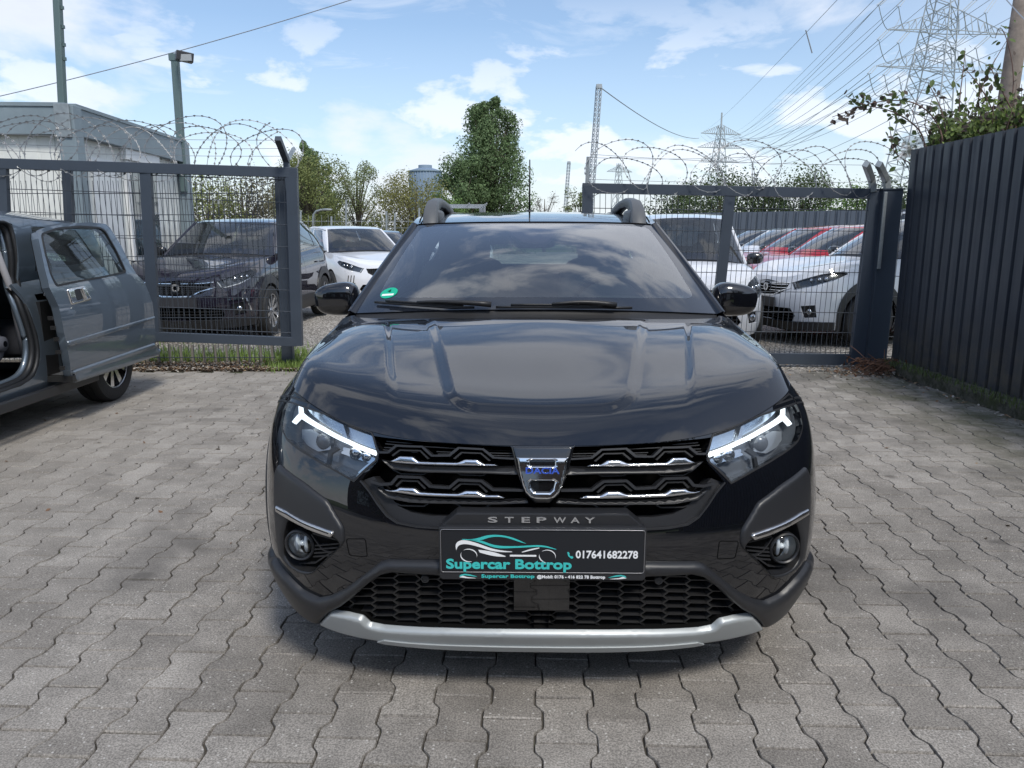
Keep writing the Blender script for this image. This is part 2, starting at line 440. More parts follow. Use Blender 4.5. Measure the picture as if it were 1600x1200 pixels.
    def grid(s, sf, nu, nv, off=0., mirror=True, skirt=.02):
        d = sf.dom; u = np.linspace(d[0], d[1], nu); v = np.linspace(d[2], d[3], nv); Q = np.stack(np.meshgrid(u, v, indexing='ij'), -1).reshape(-1, 2); P = sf.pos(Q); n = sf.nrm(Q); P = P+n*off
        if mirror: n[:nv, 0] = 0; n[:nv] /= np.linalg.norm(n[:nv], axis=1, keepdims=True)
        F = []
        a, b, c = P[0], P[nv], P[1]; fl = np.dot(np.cross(b-a, c-a), n[0]) < 0
        for i in range(nu-1):
            for j in range(nv-1):
                k = i*nv+j; f = (k, k+nv, k+nv+1, k+1); F.append(f[::-1] if fl else f)
        V = list(P); NN = list(n)
        def sk(idx):
            for x, y in zip(idx[:-1], idx[1:]):
                w = np.cross(P[y]-P[x], n[x]); w /= np.linalg.norm(w)+1e-12; o = len(V); V.extend([P[x], P[y], P[y]-n[y]*skirt, P[x]-n[x]*skirt]); NN.extend([w]*4); F.append((o, o+1, o+2, o+3))
        sk([i*nv for i in range(nu)]); sk([(nu-1)*nv+j for j in range(nv)]); sk([i*nv+nv-1 for i in range(nu)][::-1])
        V = np.array(V); NN = np.array(NN); s.raw(V, NN, F)
        if mirror: m = np.array([-1, 1, 1]); s.raw(V*m, NN*m, [f[::-1] for f in F])
    def build(s, name, m, parent=None):
        me = bpy.data.meshes.new(name); me.from_pydata(s.v, [], s.f); me.shade_smooth()
        me.normals_split_custom_set_from_vertices([Vector(n) for n in s.n]); return link(name, me, m, parent)
def text_mesh(txt, size, bold=0., extr=.001, shear=0., spacing=1., width=None):
    c = bpy.data.curves.new('t', 'FONT'); c.body = txt; c.size = size; c.offset = bold; c.extrude = extr; c.shear = shear; c.space_character = spacing; c.resolution_u = 3
    o = bpy.data.objects.new('t', c); COL.objects.link(o); dg = bpy.context.evaluated_depsgraph_get(); me = bpy.data.meshes.new_from_object(o.evaluated_get(dg))
    bpy.data.objects.remove(o); bpy.data.curves.remove(c)
    vs = [v.co.copy() for v in me.vertices]; fs = [tuple(p.vertices) for p in me.polygons]; bpy.data.meshes.remove(me)
    x0 = min(v.x for v in vs); x1 = max(v.x for v in vs)
    if width:
        k = width/(x1-x0)
        for v in vs: v.x = (v.x-x0)*k
    return vs, fs
# ------------------------------------------------------------ car materials
def paint(name, col, metal=.0, rough=.35, spec=.03):
    m = mat(name, col, rough=rough, metal=metal, coat=1, coatr=.012, spec=spec); m.node_tree.nodes['Principled BSDF'].inputs['Coat IOR'].default_value = 1.78; return m
BLACK = mat('black_plastic', (.018, .018, .019), rough=.42, bump=.08, bscale=500)
SATIN = mat('satin_black_plastic', (.020, .021, .024), rough=.40)
GLOSSB = mat('gloss_black', (.005, .005, .006), rough=.15, coat=1)
VOID = mat('cavity_black', (.004, .004, .004), rough=.9, spec=.1)
RUB = mat('tyre_rubber', (.02, .02, .02), rough=.75, bump=.3, bscale=60)
CHROME = mat('chrome', (.78, .79, .8), rough=.06, metal=1)
ALLOY = mat('alloy_rim', (.55, .56, .58), rough=.25, metal=.9)
ALLOYD = mat('dark_alloy', (.05, .05, .055), rough=.3, metal=.6)
SEATM = mat('seat_fabric', (.022, .024, .03), rough=.9, bump=.3, bscale=200)
DASH = mat('dash_plastic', (.05, .052, .055), rough=.6, bump=.1, bscale=300)
WGLASS = glass('windscreen_glass', (.66, .75, .74), refl=2.7, ior=1.6, dirt=.01)
SGLASS = glass('side_glass', (.55, .64, .62), refl=1.3, ior=1.55, dirt=.03)
LENS = glass('lamp_lens', (.9, .93, .95), refl=1.0, ior=1.5)
BGLASS = glass('bg_car_glass', (.42, .48, .5), refl=1.5, ior=1.6, dirt=.05)
CHAMB = mat('lamp_chamber', (.5, .52, .55), rough=.3, metal=.7)
REDL = mat('tail_lamp_red', (.35, .01, .01), rough=.15, coat=1)
def pm_wall(pm, sf, outline, d0, d1, h=.02, mirror=False):
    o = dense(outline, h); P = sf.pos(o); n = sf.nrm(o); a = P+n*d0; b = P+n*d1; m = len(o)
    c = P.mean(0)
    for i in range(m):
        j = (i+1) % m; t = P[j]-P[i]; w = np.cross(t, n[i]); w /= np.linalg.norm(w)+1e-12
        if np.dot(w, c-P[i]) < 0: w = -w
        V = np.array([a[i], a[j], b[j], b[i]]); F = (0, 1, 2, 3)
        if np.dot(np.cross(V[1]-V[0], V[2]-V[0]), w) < 0: F = (3, 2, 1, 0)
        pm.raw(V, [w]*4, [F])
        if mirror: k = np.array([-1, 1, 1]); pm.raw(V*k, [w*k]*4, [F[::-1]])
PM.wall = pm_wall
# lower body control net: half a hatchback, x >= 0, y back from the nose, z up
def base_net():
    c = []
    # columns front centre -> side -> rear centre ; every column: rows bottom -> shoulder
    zc = [.17, .27, .40, .53, .64, .71, .757]
    c.append([(0, y, z) for y, z in zip([.09, .03, 0, .005, .03, .045, .06], zc)])
    c.append([(.30, y, z) for y, z in zip([.10, .045, .015, .02, .045, .06, .075], zc)])
    c.append([(.56, y, z) for y, z in zip([.155, .105, .075, .08, .105, .13, .15], [.175, .275, .405, .535, .66, .74, .80])])
    c.append([(x, y, z) for x, y, z in zip([.70, .735, .745, .745, .738, .73, .72], [.245, .215, .19, .195, .225, .28, .33], [.185, .285, .41, .55, .68, .78, .852])])
    c.append([(x, y, z) for x, y, z in zip([.78, .815, .83, .83, .822, .805, .772], [.39, .365, .35, .355, .38, .43, .50], [.19, .285, .41, .55, .69, .79, .855])])
    c.append([(x, y, z) for x, y, z in zip([.825, .862, .872, .872, .862, .838, .785], [.57, .56, .555, .56, .58, .62, .68], [.19, .285, .41, .56, .69, .80, .882])])
    c.append([(x, .84, z) for x, z in zip([.835, .872, .884, .884, .872, .848, .792], [.19, .285, .41, .56, .69, .81, .915])])
    c.append([(x, 1.2, z) for x, z in zip([.835, .872, .886, .886, .874, .85, .785], [.2, .29, .42, .57, .71, .84, .95])])
    c.append([(x, 2.0, z) for x, z in zip([.83, .87, .882, .884, .876, .85, .79], [.2, .29, .42, .57, .72, .86, .965])])
    c.append([(x, 2.8, z) for x, z in zip([.83, .87, .885, .888, .878, .852, .79], [.2, .29, .42, .58, .74, .89, .995])])
    c.append([(x, 3.42, z) for x, z in zip([.84, .88, .892, .894, .885, .855, .79], [.2, .29, .43, .59, .76, .92, 1.03])])
    c.append([(x, 3.78, z) for x, z in zip([.80, .845, .87, .87, .85, .815, .75], [.22, .31, .45, .60, .77, .93, 1.04])])
    c.append([(x, y, z) for x, y, z in zip([.66, .70, .73, .73, .71, .68, .63], [3.94, 3.98, 4.0, 4.0, 3.99, 3.95, 3.9], [.25, .33, .46, .61, .78, .93, 1.04])])
    c.append([(.35, y, z) for y, z in zip([4.01, 4.06, 4.08, 4.08, 4.06, 4.02, 3.97], [.26, .34, .46, .61, .78, .93, 1.04])])
    c.append([(0, y, z) for y, z in zip([4.02, 4.07, 4.09, 4.09, 4.07, 4.03, 3.98], [.26, .34, .46, .61, .78, .93, 1.04])])
    return np.array(c).transpose(1, 0, 2)      # rows, cols, 3
HOOD_T = [0, .08, .28, .58, .82, 1.]
def hood_net(low, cowl, prof=None, g0=(0, .20, .43, .70, .885, 1), g1=(0, .34, .62, .86, .97, 1)):
    """low: rows,cols,3 ; cowl: list of 8 points for the rear edge"""
    top = low[-1, :8]; rows = []
    for k, t in enumerate(HOOD_T):
        r = []
        for c in range(8):
            a = top[c]; b = np.array(cowl[c]); w = min(1, c/3.); g = g0[k]*(1-w)+g1[k]*w
            p = a+(b-a)*t; p[2] = a[2]+(b[2]-a[2])*g; r.append(p)
        rows.append(r)
    return np.array(rows)
def tyre(mb, x, y, r, w, side):
    pr = [(-w/2, r-.10), (-w/2-.004, r-.05), (-w/2+.008, r-.012), (-w/2+.03, r), (-w/6, r+.002), (-w/6, r-.006), (-w/6+.008, r-.006), (-w/6+.008, r+.002), (w/6-.008, r+.002), (w/6-.008, r-.006), (w/6, r-.006), (w/6, r+.002), (w/2-.03, r), (w/2-.008, r-.012), (w/2+.004, r-.05), (w/2, r-.10), (w/2-.02, r-.11), (-w/2+.02, r-.11)]
    mb.lathe(pr, 48, (x, y, r), close=True)
def make_wheel(par, x, y, r, side, rm, dm, spokes=10, tw=.20, yaw=0):
    t = MB(); tyre(t, 0, 0, r, tw, side)
    t.v = [(a, b, c-r) for a, b, c in t.v]
    w = t.build('wheel', RUB, par, smooth=40, fix=True); w.location = (x, y, r); w.rotation_euler = (0, 0, yaw)
    rr = r-.10; d = MB(); o = side*(tw/2-.012)
    d.lathe([(o-side*.02, rr-.012), (o+side*.004, rr-.012), (o+side*.008, rr+.004), (o-side*.01, rr+.012), (o-side*.16, rr+.004), (o-side*.16, rr-.02)], 48, (0, 0, 0), close=True)
    d.lathe([(o+side*.000, .001), (o+side*.002, .03), (o-side*.006, .034), (o-side*.03, .065), (o-side*.05, .07)], 24)
    for k in range(spokes):
        a = 2*math.pi*k/spokes+.3; ca, sa = math.cos(a), math.sin(a); tx, tz = -sa, ca; w0, w1 = .016, .026 if spokes < 12 else .018
        P = [(o-side*.012, ca*.04+tx*w0, sa*.04+tz*w0), (o-side*.012, ca*.04-tx*w0, sa*.04-tz*w0), (o-side*.004, ca*(rr-.008)-tx*w1, sa*(rr-.008)-tz*w1), (o-side*.004, ca*(rr-.008)+tx*w1, sa*(rr-.008)+tz*w1)]
        Q = [(p[0]-side*.03, p[1]*1, p[2]) for p in P]; d.add(P+Q, [(0, 1, 2, 3), (7, 6, 5, 4), (0, 3, 7, 4), (1, 0, 4, 5), (2, 1, 5, 6), (3, 2, 6, 7)])
    d.build('rim', rm, w, smooth=35, fix=True)
    k = MB(); k.lathe([(o-side*.06, rr-.005), (o-side*.075, .02), (o-side*.09, .001)], 32); k.build('brake_disc', dm, w, smooth=40)
    return w
def seat(par, x, y, name='front_seat', z=.0):
    m = MB(); rot = Matrix.Rotation(R(-18), 3, 'X')
    m.sq((x, y, .50+z), (.50, .52, .18), .45); m.sq((x, y+.34, .86+z), (.48, .15, .66), .45, rot=rot); m.sq((x, y+.45, 1.245+z-.03), (.27, .11, .18), .5, rot=rot)
    m.tube([(x-.06, y+.44, 1.05+z), (x-.06, y+.45, 1.2+z)], .007); m.tube([(x+.06, y+.44, 1.05+z), (x+.06, y+.45, 1.2+z)], .007)
    return m.build(name, SEATM, par, smooth=True)
class Car:
    """geometry of one car; px tracing optional"""
    def __init__(s, root, W=1.84, L=4.09, sz=1., net_mod=None, cowl=None, G=None, g0=None, g1=None):
        s.root = root; P = base_net(); P[..., 0] *= W/1.84; P[..., 1] *= L/4.09; P[..., 2] = .17+(P[..., 2]-.17)*sz
        if net_mod: P = net_mod(P)
        s.W = W; s.L = L; s.low = Net(P); s.low.sign = 1; s.low.prep(260, 60)
        ky = L/4.09; kx = W/1.84
        if cowl is None: cowl = [(0, 1.08, .975), (.28, 1.09, .972), (.50, 1.12, .966), (.62, 1.17, .962), (.68, 1.205, .96), (.712, 1.235, .958), (.735, 1.265, .958), (.752, 1.30, .962)]
        cw = np.array(cowl); cw[:, 0] *= kx; cw[:, 1] *= ky; cw[:, 2] = .17+(cw[:, 2]-.17)*sz
        kw = {}
        if g0: kw['g0'] = g0
        if g1: kw['g1'] = g1
        s.hood = Net(hood_net(P, cw, **kw), mirror1=0); s.cw = cw
        s._fix(s.low, (0, 2, .5)); s.hood.prep(120, 60); s._fix(s.hood, (0, 2, 0))
        G = dict(G); s.G = G
        # greenhouse: base loop = top row of the lower net
        uu = np.linspace(0, s.low.dom[1], 600); vt = s.low.dom[3]; T = s.low.base(np.stack([uu, np.full(600, vt)], 1)); s.vt = vt
        k = int(np.argmax((T[:, 1] >= G['A0y']) & (uu > .9))); s.uA = uu[k]
        k = int(np.argmax((T[:, 1] >= G['C0y']) & (uu > 1.5))); s.uC = uu[k]; s.uE = s.low.dom[1]
        A0 = s.low.base(np.array([[s.uA, vt]]))[0]; A1 = np.array(G['A1']); C1 = np.array(G['C1']); M1 = np.array(G['M1'])
        def quad(a, m, b, t): t = t[:, None]; c = 2*m-.5*(a+b); return (1-t)**2*a+2*t*(1-t)*c+t*t*b
        def side(q, t):
            B = s.low.base(np.stack([s.uA+(s.uC-s.uA)*q, np.full(len(q), vt)], 1)); Tp = quad(A1, M1, C1, q); P = B+(Tp-B)*t[:, None]; P[:, 0] += G.get('bulge', .03)*4*t*(1-t)*np.clip(q*8, 0, 1)**.5; return P
        ls = C1[1]-A0[1]; s.side = FS(side, max(ls, 1), .45); s.side.prep(120, 30); s._fix(s.side, (0, 2, 1))
        yh, zh = G['head']; yr, zr = G['rear']; hx = A1[0]; rx = C1[0]
        def header(a): return np.stack([a*A1[0], yh+(A1[1]-yh)*np.abs(a)**2.4, zh+(A1[2]-zh)*np.abs(a)**2.6], 1)
        def rearh(a): return np.stack([a*C1[0], yr+(C1[1]-yr)*np.abs(a)**2.4, zr+(C1[2]-zr)*np.abs(a)**2.6], 1)
        yc, zcw = G['cowl']; Ai = A0+np.array([-.028, .0, .004]); s.Ai = Ai
        def wbase(a): return np.stack([a*Ai[0], yc+(Ai[1]-yc)*np.abs(a)**2.4, zcw+(Ai[2]-zcw)*np.abs(a)**2.2], 1)
        A1i = A1+np.array([-.03, -.004, .004])
        def whead(a): return np.stack([a*A1i[0], yh+(A1i[1]-yh)*np.abs(a)**2.4, zh+(A1i[2]-zh)*np.abs(a)**2.6], 1)
        def ws(a, b):
            P = wbase(a)+(whead(a)-wbase(a))*b[:, None]; k = 4*b*(1-b)*G.get('wb', .03)*(1-.5*a*a); P[:, 2] += k*.8; P[:, 1] -= k*.6; return P
        s.ws = FS(ws, Ai[0], .8, -1, 1); s.ws.prep(100, 40); s._fix(s.ws, (0, 4, 0)); s.wbase = wbase
        def pil(a, b):
            e0 = A0+(A1-A0)*b[:, None]; t = b; 
            w = np.full(len(b), 1.0); wp = ws(w, b); return wp+(e0-wp)*a[:, None]+np.array([.012, -.01, .014])*(4*a*(1-a))[:, None]
        s.pil = FS(pil, .05, .8); s.pil.prep(6, 30); s._fix(s.pil, (0, 3, 0))
        arch = G.get('arch', .07)
        def roof(a, b):
            H = header(a); Rr = rearh(a); P = H+(Rr-H)*b[:, None]; e = np.abs(a); q = quad(A1, M1, C1, b)
            P[:, 0] = a*(q[:, 0]); P[:, 2] += arch*4*b*(1-b)*(1-e**2.2)+(q[:, 2]-(A1[2]+(C1[2]-A1[2])*b))*e**2.2; return P
        s.roof = FS(roof, hx, yr-yh, -1, 1); s.roof.prep(60, 60); s._fix(s.roof, (0, 2.5, 0))
        def rear(a, b):
            B = s.low.base(np.stack([s.uC+(s.uE-s.uC)*a, np.full(len(a), vt)], 1)); Tp = rearh(1-a); P = B+(Tp-B)*b[:, None]; P[:, 1] += .05*4*b*(1-b); return P
        s.rear = FS(rear, .8, .45); s.rear.prep(60, 30); s._fix(s.rear, (0, 1.5, .5))
        def cowlp(a, b):
            q = s.cw; x = np.abs(a)*q[-1, 0]; y = np.interp(x, q[:, 0], q[:, 1]); z = np.interp(x, q[:, 0], q[:, 2]); C = np.stack([a*q[-1, 0], y, z-.004], 1); Wb = wbase(a); Wb[:, 2] -= .004
            P = C+(Wb-C)*b[:, None]; P[:, 2] -= .02*4*b*(1-b); return P
        s.cowlp = FS(cowlp, .75*kx, .15, -1, 1); s.cowlp.prep(60, 8); s._fix(s.cowlp, (0, 2, 0))
    def _fix(s, sf, c):
        m = len(sf._g)//2+7; q = sf._g[m:m+1]; n = sf._n(sf.base, q)[0]; P = sf._P[m]
        if np.dot(n, P-np.array(c)*np.array([1, s.L/4.09, 1])) < 0: sf.sign = -sf.sign
    # --- coordinate conversions
    def setpx(s, M):
        Mi = M.inverted(); s.po = Mi @ Vector((0, 0, CAM_H)); s.pr = Mi.to_3x3()
    def px(s, sf, pts):
        rs = []
        for x, y in pts:
            d = s.pr @ raydir(x, y); o = s.po.copy(); o.x = -o.x; d.x = -d.x; rs.append((o, d))   # traced on the picture's left side
        return sf.rays(rs)
    def pxf(s, sf, pts):                   # symmetric surfaces (windscreen, roof)
        return sf.rays([(s.po, s.pr @ raydir(x, y)) for x, y in pts])
    def arch(s, y, r, z0=None, n=28):
        z0 = r*.86 if z0 is None else z0; L = s.low; o = []
        for k in range(n+1):
            a = math.pi*k/n; yy = y-r*math.cos(a); zz = z0+r*math.sin(a); o.append(L.near([(s.W/2*.99, yy, zz)])[0])
        o = np.array(o); a = o[0].copy(); b = o[-1].copy(); a[1] = -.1; b[1] = -.1
        return np.concatenate([[a], o, [b]])
    def near(s, pts): return s.low.near(pts)
    def lowrect(s, e=0.0):
        d = s.low.dom; return [(0, e), (d[1], e), (d[1], d[3]), (0, d[3])]
def skipc(P): return abs(P[0]) < 1e-3
def car_common(c, body, glassm, arches, side_wins, h=.06, low_cuts=(), hood_cuts=(), rear_glass=True, wsin=None, only=None, seats=True, frit=.06, side_cuts=(), low_only=None):
    """shared panels: returns the painted body mesh builder"""
    b = PM(); ac = [c.arch(y, r) for y, r in arches]; L = c.low; d = L.dom
    if low_only is None:
        b.patch(L, c.lowrect(), list(ac)+list(low_cuts), h=h, mirror=True, skirt=.02, hb=.03, skirt_skip=skipc)
    else:
        b.patch(L, c.lowrect(), list(ac)+list(low_cuts)+list(low_only[1]), h=h, only=1, skirt=.02, hb=.03, skirt_skip=skipc)
        b.patch(L, c.lowrect(), list(ac)+list(low_cuts)+list(low_only[-1]), h=h, only=-1, skirt=.02, hb=.03, skirt_skip=skipc)
    S2 = c.side; rect = S2.uv([(0, 0), (1, 0), (1, 1), (0, 1)]); wc = [S2.uv(w) for w in side_wins]
    if not side_cuts: b.patch(S2, rect, wc, h=h, mirror=True, skirt=.012, hb=.04)
    else:
        b.patch(S2, rect, [S2.uv(w) for w in side_cuts], h=h, only=1, skirt=.012, hb=.04); b.patch(S2, rect, wc, h=h, only=-1, skirt=.012, hb=.04)
    b.patch(c.pil, c.pil.uv([(0, 0), (1, 0), (1, 1), (0, 1)]), h=.02, mirror=True, skirt=.01)
    Rr = c.rear; rg = Rr.uv([(.22, .10), (1.2, .10), (1.2, .9), (.30, .9)])
    b.patch(Rr, Rr.uv([(0, 0), (1, 0), (1, 1), (0, 1)]), [rg] if rear_glass else [], h=h, mirror=True, skirt=.012, skirt_skip=skipc)
    g = PM(); g.patch(Rr, Rr.uv([(.22, .10), (1, .10), (1, .9), (.30, .9)]), h=h, mirror=True, off=-.004)
    if rear_glass: g.build('rear_window', glassm, c.root)
    for i, w in enumerate(side_wins):
        for sd in (1, -1):
            if side_cuts and sd == 1 and i in c.skipwin: continue
            g = PM(); g.patch(S2, S2.uv(w), h=h, only=sd, off=-.004); g.build('side_window', glassm, c.root)
    return b
# ------------------------------------------------------------ the black crossover in front
HERO_PAINT = paint('black_metallic_paint', (.0035, .004, .006), metal=0, rough=.3)
def build_hero():
    root = thing('parked_car', 'black crossover hatchback facing the camera, lit headlights, dealer plate on its nose', 'car', (.078, 1.87, 0), -.016)
    G = dict(A0y=1.36, C0y=3.72, cowl=(1.17, 1.0), head=(1.90, 1.348), A1=(.605, 2.02, 1.335), M1=(.635, 2.8, 1.40), C1=(.57, 3.62, 1.36), rear=(3.70, 1.40), arch=.05, bulge=.028, wb=.03)
    Mi = (Matrix.Translation((.078, 1.87, 0)) @ Matrix.Rotation(-.016, 4, 'Z')).inverted()
    def mod(P):
        tgt = [(846.5, 697, .06), (668, 689.5, .078), (540, 660, .16), (461, 607, .33), (466, 583, .50), (484, 560, .68), (505, 536, .86)]
        for k, (x, y, d) in enumerate(tgt):
            o = Mi @ Vector((0, 0, CAM_H)); r = Mi.to_3x3() @ raydir(x, y); q = o+r*((d-o.y)/r.y); old = P[-1, k].copy(); new = np.array([abs(q.x) if k else 0, q.y, q.z]); P[-1, k] = new
            P[-2, k] += (new-old)*.55; P[-3, k] += (new-old)*.15
        return P
    c = Car(root, G=G, net_mod=mod); bpy.context.view_layer.update(); c.setpx(root.matrix_world.copy())
    L = c.low; px = lambda p: c.px(L, p)
    # hood relief: raised centre dome and side ridges
    H = c.hood
    def sm(x): x = np.clip(x, 0, 1); return x*x*(3-2*x)
    def hd(q, P):
        x = np.abs(P[:, 0]); y = P[:, 1]; xl = .262+(y-.17)*.19
        # rounded front end of the dome
        d1 = (xl-x); d2 = (y-.165); rr = .10; dx = rr-np.minimum(d1, rr); dy = rr-np.minimum(d2, rr); d = rr-np.sqrt(dx*dx+dy*dy)
        dome = .011*sm(d/.040)*sm((1.10-y)/.10)
        xr = .40+(y-.15)*.19; e = x-xr
        ridge = .009*sm((e+.014)/.032)*sm((y-.16)/.30)*np.exp(-(np.clip(e-.03, 0, 1)/.11)**2)*sm((1.06-y)/.14)
        return dome+ridge
    H.disp = hd
    # ---- outlines traced on the left half of the picture
    HL = px([(461, 613), (465, 616.5), (472, 622), (483, 630), (502, 639), (522, 651), (541, 661), (562, 669), (581, 676), (584, 684), (591, 709), (587, 720), (553, 752), (536, 742), (515, 730), (482, 711), (462, 698), (448, 685), (442, 672), (440, 660), (444, 640), (452, 622)])
    GR = px([(584, 681), (620, 685.5), (680, 691), (760, 696), (846.5, 698)])
    GR = np.concatenate([GR, [[0, GR[-1][1]], [-.02, GR[-1][1]], [-.02, px([(845, 827)])[0][1]]], px([(760, 827), (692, 826), (650, 823), (620, 817), (604, 806), (590, 788), (577, 768), (563, 751), (590, 722), (593, 706)])])
    LG = px([(677, 897), (615, 893), (597, 897), (575, 912), (555, 930), (537, 944), (522, 952), (545, 955), (570, 961), (580, 971), (600, 975), (700, 980), (800, 982)])
    v1 = px([(844, 982)])[0][1]; v0 = px([(844, 897)])[0][1]
    LG = np.concatenate([LG, [[0, v1], [-.02, v1], [-.02, v0], [0, v0]]])
    CLt = [(428, 868), (432, 872), (450, 896), (475, 921), (500, 933), (517, 930), (540, 919), (570, 897), (595, 877), (607, 873.5), (690, 874), (760, 874)]
    CL = px(CLt); vc = px([(844, 874)])[0][1]; dm = L.dom
    CL = np.concatenate([CL, [[0, vc], [-.02, vc], [-.02, -.1], [CL[0][0]+.12, -.1], [CL[0][0]+.12, CL[0][1]+.03]]])     # everything below: cladding, grille, skid
    PD = px(rpoly([(437, 724), (444, 731), (475, 753), (513, 782), (523, 800), (537, 823), (539, 835), (538, 850), (513, 873), (487, 898), (470, 896), (452, 884), (438, 866), (431, 800), (431, 740)], 6))
    a0 = .365; arches = [(.84, .385), (3.42, .385)]
    # painted shell
    b = car_common(c, None, SGLASS, arches, [[(.05, .10), (.44, .10), (.43, .90), (.10, .90)], [(.475, .10), (.83, .10), (.80, .90), (.465, .90)], [(.86, .12), (.965, .14), (.93, .80), (.83, .88)]], h=.035, low_cuts=[HL, GR, CL, PD, strip(c.near([(.92, 1.42, .34), (.9, 1.40, .6), (.84, 1.36, .88), (.8, 1.33, .95)]), .006), strip(c.near([(.92, 2.45, .34), (.9, 2.47, .6), (.87, 2.46, .9), (.8, 2.45, 1)]), .006)])
    b.build('body', HERO_PAINT, root)
    hp = PM(); hp.grid(H, 190, 190, off=.001); hp.build('hood', HERO_PAINT, root)
    rp = PM(); rp.patch(c.roof, c.roof.uv([(-1, 0), (1, 0), (1, 1), (-1, 1)]), h=.03, skirt=.02); ro = rp.build('roof', HERO_PAINT, root)
    # black liner behind every panel gap
    ln = PM(); ac = [c.arch(y, r) for y, r in arches]; ln.patch(L, c.lowrect(), ac+[GR, HL, LG], h=.08, off=-.022, mirror=True); ln.build('inner_shell', VOID, root)
    u = MB(); u.box((0, 2.1, .25), (1.25, 3.6, .06)); u.box((0, .75, .52), (1.1, .9, .45)); u.box((0, 3.5, .5), (1.1, .8, .4)); u.build('underbody', VOID, root)
    # wheel arch cladding and sill
    for y, r in arches:
        for e in (1, -1): cl = PM(); o = c.arch(y, r+.055); i = c.arch(y, r); cl.patch(L, o, [i], h=.03, off=.012, skirt=.05, only=e, edge=.02); cl.build('wheel_arch_cladding', SATIN, root)
    ua = c.near([(.92, .84+.40, .3), (.92, 3.42-.40, .3)]); vs = c.near([(.92, 2.1, .36)])[0][1]
    for e in (1, -1): cl = PM(); cl.patch(L, [(ua[0][0], 0), (ua[1][0], 0), (ua[1][0], vs), (ua[0][0], vs)], h=.05, off=.01, skirt=.03, only=e); cl.build('sill_cladding', SATIN, root)
    for x in (-1, 1):
        for y in (.84, 3.42): make_wheel(root, x*.80, y, .325, x, ALLOY, ALLOYD, 10)
    # ---- lower bumper cladding
    CLo = px(CLt); Cin = px([(700, 899), (677, 897), (615, 893), (597, 897), (575, 912), (555, 930), (537, 944), (521, 952)]); Cs = px([(501, 973)]); Cl2 = px([(480, 960), (455, 938), (438, 912), (432, 895)])
    pl = np.concatenate([CLo[:-1], px([(700, 874)]), Cin, Cs]); ub = CLo[0][0]
    below = np.concatenate([[[Cs[0][0], -.0]], [[ub+.14, 0], [ub+.14, CLo[0][1]-.02], [ub+.05, CLo[0][1]-.0]]])
    for e in (1, -1): p = PM(); p.patch(L, np.concatenate([pl, below]), [c.arch(.84, .385)], h=.012, off=.022, skirt=.05, only=e, edge=.024); p.build('lower_bumper_trim', SATIN, root)
    # ---- lower grille: cavity + honeycomb
    p = PM(); p.patch(L, LG, h=.04, off=-.05, mirror=True); p.wall(L, LG, .0, -.05, mirror=True); g = p.build('lower_grille', VOID, root)
    p = PM(); mask_poly = LG
    def hexlines():
        W2 = 35.; Hh = 6.05; segs = []
        for r in range(-1, 16):
            y = 893+r*Hh
            for k in range(-1, 11):
                x0 = 844-17.5-k*W2; y = 893+r*Hh-max(0, (760-x0))*.028
                if (k+r) % 2 == 0:
                    segs.append([(x0+4, y), (x0+W2-4, y)])
                    segs.append([(x0+4, y), (x0-4, y+Hh)]); segs.append([(x0+4, y), (x0-4, y-Hh)])
                    segs.append([(x0+W2-4, y), (x0+W2+4, y+Hh)]); segs.append([(x0+W2-4, y), (x0+W2+4, y-Hh)])
        return segs
    LGpx = [(846, 897), (677, 896), (615, 892), (597, 896), (575, 911), (555, 929), (537, 943), (520, 953), (545, 957), (570, 963), (580, 973), (600, 978), (700, 983), (846, 985)]
    LA = np.array(LGpx, float); done = set()
    for sgm in hexlines():
        s2 = np.array(sgm); key = tuple(np.round(np.concatenate([s2.min(0), s2.max(0), [s2[1][1]-s2[0][1]]]), 1))
        if key in done: continue
        done.add(key)
        t = np.linspace(0, 1, 12)[:, None]; q = s2[0]+(s2[1]-s2[0])*t; ins = pip(q, LA) & (q[:, 0] <= 845.9)
        q = q[ins]
        if len(q) < 2 or (q[0][0] > 803 and q[0][1] > 905 and q[0][1] < 957): continue
        uvq = px([tuple(q[0]), tuple(q[-1])])
        if np.linalg.norm(uvq[1]-uvq[0]) < .004: continue
        p.patch(L, strip(uvq, .0030, .05), h=.2, hb=.05, off=-.010, skirt=.03, mirror=True)
    p.build('honeycomb_mesh', BLACK, g)
    def prm(name, mt, pts, par, h=.012, off=.0, skirt=.02, edge=0, mirror=True, cuts=(), only=1):
        p = PM(); o = np.array(pts) if not isinstance(pts[0][0], str) else pts
        p.patch(L, o, cuts, h=h, off=off, skirt=skirt, edge=edge, mirror=mirror, only=only, skirt_skip=skipc if mirror else None); return p.build(name, mt, par)
    def full(P):             # points running from the centre top round the left to the centre bottom -> whole symmetric outline
        P = np.array(P); a = np.concatenate([[[0, P[0][1]]], P, [[0, P[-1][1]]]]); m = P[::-1]*np.array([-1, 1]); return np.concatenate([a, m])
    def sym(pts_left):       # closed outline crossing the centre line: add centre points
        a = px(pts_left); return np.concatenate([[[0, a[0][1]]], a, [[0, a[-1][1]]]])
    prm('radar_panel', GLOSSB, sym([(803, 905), (803, 955)]), g, off=-.004, skirt=.03)
    for e in (-1, 1):
        q = px([(664, 905)])[0]; P = L.pos(np.array([q])); n = L.nrm(np.array([q])); P = P[0]+n[0]*-.004; m = MB(); m.lathe([(-.012, .011), (.0, .011), (.002, .009), (.002, .0075), (-.001, .0072), (-.001, .001)], 20, (0, 0, 0), 'y')
        m.v = [(x*e if False else x-e*abs(P[0]), -y+P[1]-.004, z+P[2]) for x, y, z in m.v]; m.build('parking_sensor', SATIN, root, smooth=30, fix=True)
    # ---- skid plate
    SK = mat('silver_skid_paint', (.42, .45, .46), rough=.42, metal=.35)
